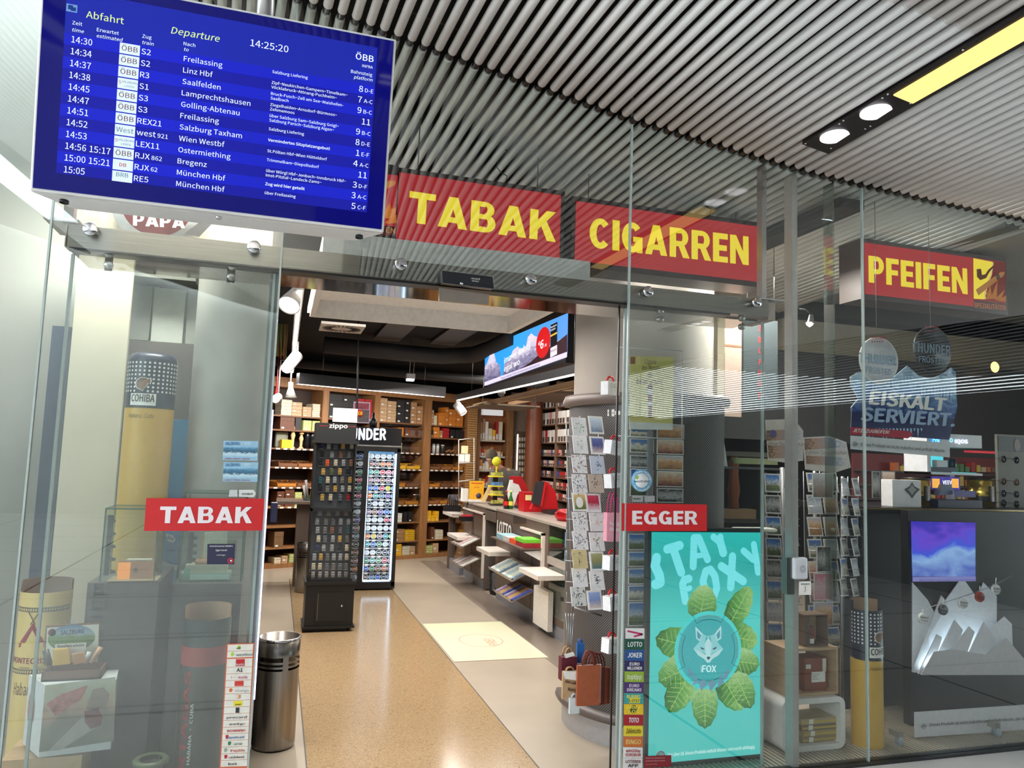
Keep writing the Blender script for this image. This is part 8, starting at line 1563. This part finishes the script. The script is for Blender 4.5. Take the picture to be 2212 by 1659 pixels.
# ================================================================ EISKALT SERVIERT display board
E = PY(3.80); t = thing('window_display', 'large hanging window display reading EISKALT SERVIERT with two round tins', 'sign', E.at(1940, 985))
def pg(nm, pts, mt, off=0, d=.002): return build(nm, MB().ppoly(E, pts, d, off), mt, t)
ice = ramp_mat([(0, (24, 40, 96)), (.3, (40, 70, 140)), (.6, (120, 160, 200)), (.8, (190, 214, 232)), (1, (90, 120, 150))], 'Z', .35, 7, .4, name='ice_print', dist=2)
pg('ice_ground', [(1836, 925), (1838, 880), (1853, 862), (1838, 835), (1836, 815), (1850, 806), (1880, 800), (1930, 815), (1960, 790), (1985, 812), (2012, 818), (2040, 806), (2055, 794), (2065, 805), (2066, 850), (2068, 880), (2050, 948)], ice, 0, .004)
pg('navy_ground', [(1836, 888), (2062, 905), (2050, 950), (1836, 935)], mat((26, 36, 88), .4, var=.2, scale=10), .002)
m = MB(); r_ = random.Random(3)
for k in range(30):
    x = 1850+k*7; y0_ = 812+abs(x-1960)*.02+(20 if x > 1985 else 0); l = r_.uniform(8, 40); m.ppoly(E, [(x-2.4, y0_), (x+2.4, y0_), (x+r_.uniform(-1, 1), y0_+l)], .001, .004)
for k in range(18):
    x = 1862+k*7.5; l = r_.uniform(6, 30); m.ppoly(E, [(x-2, 925), (x+2, 926), (x, 925+l)], .001, .004)
build('icicle_print', m, mat((176, 206, 230), .4), t)
def tin(nm, cx, cy, r, cf, rimc, txt, inkc):
    c = E.at(cx, cy); build(nm, MB().lathe(c, [(0, -.012), (r, -.012), (r, -.004)], 48, (0, 1, 0)), mat(rimc, .4), t); build(nm+'_face', MB().lathe(c, [(0, -.014), (r*.93, -.014), (r*.93, -.010)], 48, (0, 1, 0)), mat(cf, .4), t)
    p = PY(3.784); d = r/ .1356*55
    build('tin_lettering', MB().pt_text(p, 'THUNDER', (cx-d*.68, cy+3), (cx+d*.68, cy+11), 20, .05).pt_text(p, 'FROSTED', (cx-d*.45, cy+25), (cx+d*.5, cy+32), 13, .03), mat(inkc, .5), t)
    build('tin_small_print', MB().pt_text(p, txt, (cx-13, cy-49), (cx+17, cy-47), 4, .03), mat((170, 40, 50), .5), t)
    m = MB(); [m.disc(p.at(cx-12+k*5.4, cy-41)-V((0, .001, 0)), .0045, 10, (0, -1, 0), .0045, (1, 0, 0)) for k in range(5)]; build('strength_dots', m, mat((170, 50, 60), .5), t)
tin('white_tin', 1896, 779, .147, (206, 206, 210), (226, 226, 222), 'EXTRA STRONG', (150, 176, 196)); tin('black_tin', 2012, 756, .150, (44, 44, 46), (60, 58, 56), 'MAX', (120, 140, 156))
m = MB(); P2 = PY(3.775); m.pt_text(P2, 'EISKALT', (1876, 872), (2042, 888), 28, .07, .18); build('lettering', m, PAPER, t)
m = MB(); m.pt_text(P2, 'SERVIERT.', (1858, 908), (2062, 921), 28, .07, .18); build('blue_lettering', m, mat((160, 184, 214), .5), t)
pg('red_strip', [(1836, 922), (1960, 931), (1972, 938), (1960, 947), (1836, 938)], mat((176, 34, 60), .4), .006); build('strip_lettering', MB().pt_text(P2, 'JETZT ZUGREIFEN!', (1842, 933), (1920, 937), 7, .04, .2), PAPER, t)
pg('white_strip', [(1836, 941), (2050, 957), (2050, 988), (1836, 970)], mat((214, 214, 216), .5), .006)
build('age_mark', MB().lathe(P2.at(1847, 959), [(.013, 0), (.0155, 0)], 24, (0, 1, 0)), BLACK, t); build('warning_lettering', MB().pt_text(P2, '18+', (1841, 962), (1853, 962.5), 6, .03).pt_text(P2, 'Dieses Produkt ist nicht risikofrei und enthält Nikotin', (1860, 963), (2040, 977), 6.5, .02), mat((50, 50, 54), .5), t)
build('outline', MB().pline(E, [(1836, 925), (1838, 880), (1853, 862), (1838, 835), (1836, 815), (1846, 808)], .004, .006), mat((206, 196, 160), .4), t)
[build('hanging_wire', MB().tube([E.at(x_, 706), V((E.at(x_, 706).x, 3.8, 3.4))], .002, 6), STEEL, t) for x_ in (1893, 2010)]
# ================================================================ dark counter with goods, right
dz = at(2050, 1098, 4.05).z; dx0 = at(1866, 1098, 4.05).x
t = thing('dark_counter', 'long black counter top behind the right showcase glass', 'counter', (5.2, 4.3, 0)); build('counter_top', MB().box(dx0, 6.6, 4.02, 4.75, dz-.04, dz), mat((30, 30, 32), .3), t); build('counter_front', MB().box(dx0+.06, 6.6, 4.5, 4.7, 0, dz-.04), mat((34, 34, 36), .6), t)
build('gold_edge', MB().box(dx0, 6.6, 4.014, 4.02, dz-.012, dz-.004), mat((150, 130, 80), .3, .8), t)
q = PY(4.1); z = dz+.001
t = thing('white_emblem_box', 'white box with a black and silver star emblem on the dark counter', 'box', q.at(1960, 1095)); a, b_ = q.uv(1928, 1066)[0], q.uv(1990, 1066)[0]; zt_ = q.uv(1960, 1037)[1]
build('box', MB().box(a, b_, 4.1, 4.2, z, zt_), mat((222, 218, 216), .45), t, bevel=.002)
m = MB(); P3 = PY(4.098); m.ppoly(P3, [(1970, 1041), (1975, 1050), (1987, 1057), (1978, 1066), (1970, 1077), (1962, 1066), (1953, 1057), (1965, 1050)], 0, .001); build('star_emblem', m, mat((60, 60, 58), .4), t); m = MB().ppoly(P3, [(1970, 1047), (1974, 1053), (1980, 1058), (1974, 1064), (1970, 1070), (1966, 1064), (1960, 1058), (1966, 1053)], 0, .002); build('star_emblem', m, mat((150, 152, 148), .4), t)
for px0, px1, l in ((1981, 2027, 'gold canister with a dark crest between the white box and the lit stand'), (2126, 2166, 'gold canister with a dark crest right of the lit stand')):
    cx_ = (q.uv(px0, 1066)[0]+q.uv(px1, 1066)[0])/2; r = (q.uv(px1, 1066)[0]-q.uv(px0, 1066)[0])/2; p = V((cx_, 4.2, z)); h = q.uv(px0, 1032)[1]-z
    t = thing('gold_canister', l, 'canister', p, 'gold canisters on the dark counter'); build('can_body', MB().lathe(p, [(0, 0), (r, 0), (r, h*.95), (0, h*.95)], 32), mat((206, 172, 84), .18, .9), t); build('black_lid', MB().lathe(p, [(r*1.02, h*.95), (r*1.02, h), (0, h)], 32), BLACK, t)
    build('crest', wrap(t, cx_, 4.2, r, .15, z+h*.55, .07, h*.35), mat((60, 50, 34), .4, .4, var=.5, scale=60), t); build('black_band', wrap(t, cx_, 4.2, r, -.2, z+h*.3, .16, h*.16, off=.002), BLACK, t)
# lit stand for heated sticks
t = thing('lit_product_stand', 'white illuminated product stand with blue lit signs on the dark counter', 'display stand', q.at(2060, 1098)); Z = lambda px, py: q.uv(px, py)
u = lambda px: q.uv(px, 1000)[0]; v = lambda py: q.uv(2060, py)[1]; WS = mat((222, 220, 222), .4)
build('header_box', MB().box(u(2003), u(2122), 4.1, 4.3, v(966), v(938)), WS, t); build('side_wall', MB().box(u(2003), u(2011), 4.1, 4.3, v(1026), v(966)), WS, t); build('floor_plate', MB().box(u(2003), u(2122), 4.1, 4.3, v(1026), v(1021)), WS, t)
build('back_glow', MB().box(u(2042), u(2085), 4.28, 4.29, v(1021), v(968)), mat((80, 206, 220), .5, emis=1.1, var=.05), t); build('dark_panel', MB().box(u(2011), u(2042), 4.27, 4.29, v(1021), v(968)), mat((40, 44, 84), .4, emis=.15), t); build('glow_floor', MB().box(u(2060), u(2112), 4.11, 4.27, v(1021)+.001, v(1021)+.004), mat((70, 206, 216), .5, emis=1.0), t)
build('dark_device', MB().lathe((u(2078), 4.18, v(1020)), [(0, 0), (.026, 0), (.028, .05), (.026, .09), (0, .1)], 20), mat((30, 40, 50), .3), t); build('product_block', MB().box(u(2014), u(2070), 4.12, 4.2, v(1021)+.001, v(1010)), mat((60, 58, 72), .4), t); build('white_pack', MB().box(u(2032), u(2055), 4.13, 4.17, v(1010)+.001, v(995)), WS, t)
build('support', MB().box(u(2078), u(2088), 4.2, 4.24, z, v(1026)), WS, t); P3 = PY(4.098)
build('round_pill', MB().pbox(P3, 2010, 945, 2031, 957, .001), mat((30, 130, 230), .5, emis=1.3, var=0), t); build('lit_lettering', MB().pt_text(PY(4.094), 'ZYN', (2013, 955), (2029, 956), 7, .06), mat((150, 236, 255), .5, emis=1.5, var=0), t); build('lit_lettering', MB().pt_text(PY(4.094), 'IQOS', (2063, 957), (2091, 958), 8, .08), mat((210, 225, 255), .5, emis=1.8, var=0), t); build('lit_ring', MB().lathe(PY(4.094).at(2055, 951), [(.009, 0), (.014, 0)], 20, (0, 1, 0)), mat((150, 240, 250), .5, emis=1.5, var=0), t)
build('lower_screen', MB().pbox(PY(4.16), 2014, 1030, 2074, 1058, .01), mat((70, 60, 150), .5, emis=.8, var=.5, scale=16), t); build('lit_lettering', MB().pt_text(PY(4.155), 'VEEV', (2036, 1046), (2056, 1046), 8, .05), mat((230, 235, 255), .5, emis=1.4, var=0), t); build('orange_tile', MB().pbox(PY(4.155), 2056, 1034, 2071, 1054, .001).pbox(PY(4.155), 2014, 1034, 2030, 1054, .001), mat((250, 180, 80), .5, emis=1.0), t)
build('base_tray', MB().box(u(2022), u(2117), 4.09, 4.3, z, v(1080)), mat((40, 42, 66), .35), t); build('slanted_block', MB().ppoly(PY(4.12), [(2028, 1070), (2038, 1046), (2056, 1048), (2058, 1068)], .05), mat((96, 110, 140), .4), t); build('purple_leaflet', MB().pbox(P3, 2062, 1060, 2108, 1074, .002), mat((80, 70, 140), .4), t)
# sunglasses rack, far right
q2 = PY(4.3); t = thing('sunglasses_rack', 'grey rack of sunglasses at the right edge of the picture', 'rack', q2.at(2190, 1105)); build('panel', MB().pbox(q2, 2156, 940, 2240, 1110, .02), mat((120, 118, 108), .6), t); build('header_panel', MB().pbox(q2, 2156, 945, 2240, 976, .004, .004), mat((54, 56, 52), .5), t)
build('face_picture', MB().disc(q2.at(2196, 962)-V((0, .006, 0)), .03, 20, (0, -1, 0), .045, (1, 0, 0)), mat((130, 110, 96), .5), t)
for k, y in enumerate((992, 1040, 1066, 1087)):
    c1, c2 = PY(4.25).at(2168, y), PY(4.25).at(2196, y+2); tt = thing('sunglasses', ['dark round sunglasses on the top row of the grey rack', 'brown rimless sunglasses on the second row of the grey rack', 'dark cat-eye sunglasses on the third row of the grey rack', 'black sunglasses on the lowest row of the grey rack'][k], 'sunglasses', (c1+c2)/2-V((0, 0, .02)), 'sunglasses on the grey rack')
    gm = mat([(34, 36, 40), (96, 70, 60), (50, 54, 60), (26, 26, 30)][k], .1); build('lens', MB().lathe(c1, [(0, -.003), (.026, 0), (.026, .002)], 20, (0, 1, 0)), gm, tt); build('lens', MB().lathe(c2, [(0, -.003), (.026, 0), (.026, .002)], 20, (0, 1, 0)), gm, tt); build('frame', MB().tube([c1+V((.024, 0, .006)), (c1+c2)/2+V((0, -.002, .01)), c2+V((-.024, 0, .006))], .002, 6).tube([c1+V((-.026, 0, .006)), c1+V((-.03, .05, .004))], .002, 6).tube([c2+V((.026, 0, .006)), c2+V((.03, .05, .004))], .002, 6), BLACK, tt)
# small postcard stand on the counter and background goods
q = PY(4.25)
for k, (a, b_, c_, d_) in enumerate(((1884, 1018, 1902, 1076), (1905, 1018, 1934, 1076))): pcard(a, b_, c_, d_, 4.24, ['narrow silver framed dark card on the small counter stand', 'wider silver framed brown card on the small counter stand'][k], BWc if k == 0 else RDc, 'framed_card', 'card', 'framed cards on the dark counter', noise=.3, frame=(150, 146, 142))
gsh = t = thing('goods_shelf', 'red backed wall shelf of small coloured goods behind the dark counter', 'shelf', PY(5.6).at(2060, 1080)); q = PY(5.6); build('back_panel', MB().box(q.uv(1860, 1000)[0], q.uv(2180, 1000)[0], 5.7, 5.72, 0, q.uv(2020, 985)[1]), mat((120, 50, 50), .6), t)
for y in (1020, 1050, 1080): build('shelf_board', MB().pbox(q, 1860, y, 2180, y+3, .12), mat((70, 60, 56), .5), t)
gcol = [('orange', (206, 110, 60)), ('cream', (210, 190, 160)), ('red', (180, 50, 50)), ('green', (90, 130, 80)), ('yellow', (220, 190, 80)), ('brown', (130, 90, 70))]
for j, y in enumerate((1020, 1050, 1080)):
    x = 1935; n = 0
    while x < 2170 and n < 20:
        w_ = rr.uniform(6, 11); h = rr.uniform(10, 22); nm_, c_ = rr.choice(gcol)
        o = MB().pbox(q, x, y-h, x+w_*.85, y-.2, .06, -.01); single('small_goods_box', o, mat(c_, .5), f"{nm_} small box, {ORD[n]} from left on the {ORD[j]} red backed shelf", 'box', 'goods on the red backed shelf'); x += w_*1.25; n += 1
build('red_light_line', MB().pbox(PY(5.6), 2100, 975, 2180, 979, .09), mat((206, 60, 70), .5, emis=.8), gsh)
# ================================================================ standing display with screen and paper mountains
D5 = PY(3.86); t = thing('mountain_display', 'black wheeled display with a violet screen and paper mountains at lower right', 'display stand', D5.at(2100, 1600)); X0, X1 = D5.at(1981, 1450).x, D5.at(1981, 1450).x+.98
build('back_board', MB().box(X0-.012, X1, 3.90, 3.96, .09, D5.at(2050, 1105).z), mat((18, 19, 22), .4), t); build('screen_picture', MB().ppoly(D5, [(1977, 1127), (2116, 1130), (2116, 1247), (1980, 1247)], .004, -.03), ramp_mat([(0, (90, 110, 200)), (.35, (150, 190, 240)), (.55, (60, 90, 230)), (.8, (110, 70, 220)), (1, (60, 50, 190))], 'Z', .5, 2.4, emis=.75, name='violet_screen', dist=.8), t)
build('screen_caption', MB().ppoly(D5, [(1980, 1248), (2116, 1247), (2116, 1257), (1980, 1258)], .004, -.028), mat((150, 150, 220), .5, emis=.6), t); build('caption_lettering', MB().pt_text(PY(3.886), 'Bitte achten Sie auf ausreichenden Abstand', (1986, 1255), (2110, 1254), 3.4, 0), mat((40, 40, 80), .5), t)
PW = [mat((214, 214, 220), .6), mat((200, 198, 202), .6), mat((188, 184, 186), .6)]
mts = [(0, [(1980, 1455), (1980, 1260), (2013, 1298), (2030, 1330), (2088, 1248), (2122, 1296), (2134, 1260), (2163, 1290), (2163, 1455)], .030), (1, [(1981, 1455), (1981, 1440), (2040, 1288), (2054, 1304), (2012, 1380), (2024, 1455)], .018), (1, [(1981, 1455), (2022, 1370), (2033, 1376), (2020, 1420), (2060, 1338), (2078, 1360), (2050, 1455)], -.02),
       (1, [(2040, 1455), (2044, 1408), (2088, 1352), (2100, 1364), (2080, 1420), (2119, 1342), (2146, 1380), (2130, 1455)], -.035), (0, [(2120, 1455), (2136, 1362), (2170, 1332), (2186, 1348), (2190, 1455)], -.01), (2, [(1981, 1455), (2010, 1405), (2050, 1400), (2122, 1412), (2165, 1376), (2212, 1432), (2290, 1455)], -.05)]
for k, pts, o in mts: build('paper_mountain', MB().ppoly(D5, pts, .006, -o*.8-.008), PW[k], t)
build('glow_strip', MB().ppoly(D5, [(1984, 1430), (1990, 1380), (2030, 1330), (2100, 1400), (2130, 1400), (2180, 1440)], .002, -.036), mat((190, 240, 255), .5, emis=1.4, var=.02), t)
area('mountain_glow', (0, 0, 0), .5, .05, 6, (.7, .92, 1), (math.radians(150), 0, 0)).parent = t
gl_ = bpy.data.objects['mountain_glow']; gl_.location = D5.at(2070, 1440)+V((0, -.006, 0))-t.location
build('cable', MB().tube([D5.at(1980, 1308)+V((0, -.08, 0)), D5.at(2040, 1286)+V((0, -.1, 0)), D5.at(2110, 1262)+V((0, -.1, 0)), D5.at(2160, 1240)+V((0, -.08, 0))], .002, 6), mat((150, 150, 150), .3, .8), t)
for k, (px, py, hy, c_, l) in enumerate(((1996, 1336, 1316, (222, 222, 216), 'white round tin'), (2040, 1318, 1292, (40, 42, 46), 'black round tin'), (2082, 1304, 1276, (214, 212, 210), 'white round tin in the middle'), (2119, 1290, 1266, (170, 60, 30), 'red orange round tin'), (2154, 1274, 1248, (226, 224, 218), 'white round tin at the top end'))):
    p = D5.at(px, py)+V((0, -.10, 0)); p = PY(3.76).at(px, py); tt = thing('cable_tin', l+f", {ORD[k]} on the mountain display cable", 'tin', p, 'round tins riding the cable'); build('tin_body', MB().lathe(p, [(0, 0), (.030, 0), (.032, .004), (.032, .018), (0, .018)], 28, (0, 1, 0)), mat(c_, .4), tt); build('tin_lettering', MB().pt_text(PY(3.757), 'THUNDER', (px-9, py-1), (px+9, py+1), 4, .05).pt_text(PY(3.757), 'FROSTED', (px-7, py+5), (px+8, py+7), 3, .02), mat((90, 90, 96) if k != 1 else (160, 164, 170), .5), tt); build('hanger', MB().tube([p+V((0, .01, .03)), PY(3.77).at(px-2, hy)], .003, 6), WHITE, tt)
build('caption_band', MB().ppoly(D5, [(1984, 1542), (2290, 1521), (2290, 1576), (1985, 1597)], .006, -.03), mat((214, 212, 214), .5), t); P4 = PY(3.886)
build('warning_lettering', MB().pt_text(P4, '18+', (1990, 1572), (2001, 1571), 6, .03).pt_text(P4, 'Dieses Produkt ist nicht risikofrei und enthält Nikotin, das süchtig macht', (2008, 1569), (2252, 1552), 6.5, .02), mat((60, 60, 66), .5), t); build('age_mark', MB().lathe(P4.at(1995.5, 1569), [(.014, 0), (.0165, 0)], 24, (0, 1, 0)), mat((60, 60, 66), .5), t)
for px, py in ((1978, 1617), (2205, 1601)):
    c = atz(px, py, .035); w = thing('x', '', '', (0, 0, 0)) if False else None; build('caster_wheel', MB().lathe((c.x-.01, 3.84, .032), [(0, 0), (.028, 0), (.030, .006), (.028, .02), (0, .02)], 20, (1, 0, 0)), mat((150, 160, 170), .4), t); build('caster_fork', MB().box(c.x-.02, c.x+.02, 3.83, 3.9, .055, .09), mat((150, 148, 140), .4, .4), t)
# small clamp spotlight above the racks
t = thing('clamp_spotlight', 'small silver spotlight with lit bulb on a bent arm in the right showcase', 'spotlight', at(1730, 668, 4.1)); q = PY(4.1)
build('arm', MB().tube([V((2.845, YF+.09, q.at(1722, 668).z)), q.at(1726, 668), q.at(1738, 669), q.at(1750, 678), q.at(1756, 684)], .006, 8), MBLACK, t); build('lamp_head', MB().lathe(q.at(1752, 680), [(.012, 0), (.018, .03), (.026, .06)], 16, (-.1, 0, -1)), mat((140, 140, 136), .3, .8), t); build('bulb', MB().lathe(q.at(1749, 697), [(0, -.03), (.02, -.015), (.024, 0), (0, .01)], 14, (0, 0, 1)), mat((255, 250, 225), .4, emis=5, var=0), t)
build('hanging_cord', MB().tube([q.at(1712, 670), q.at(1702, 700), q.at(1700, 725), q.at(1700, 742)], .003, 6), WHITE, t)
t = thing('wall_lamp', 'warm oval wall lamp glowing at the far right behind the glass', 'lamp', at(2149, 793, 5.8)); build('lamp_disc', MB().lathe(at(2149, 793, 5.8), [(0, -.02), (.04, -.015), (.055, 0), (0, .01)], 24, (0, 1, 0)), mat((255, 206, 120), .5, emis=2.6, var=.02), t); build('wall_bracket', MB().tube([at(2149, 793, 5.82), at(2149, 793, 5.99)], .015, 8), STEEL, t)
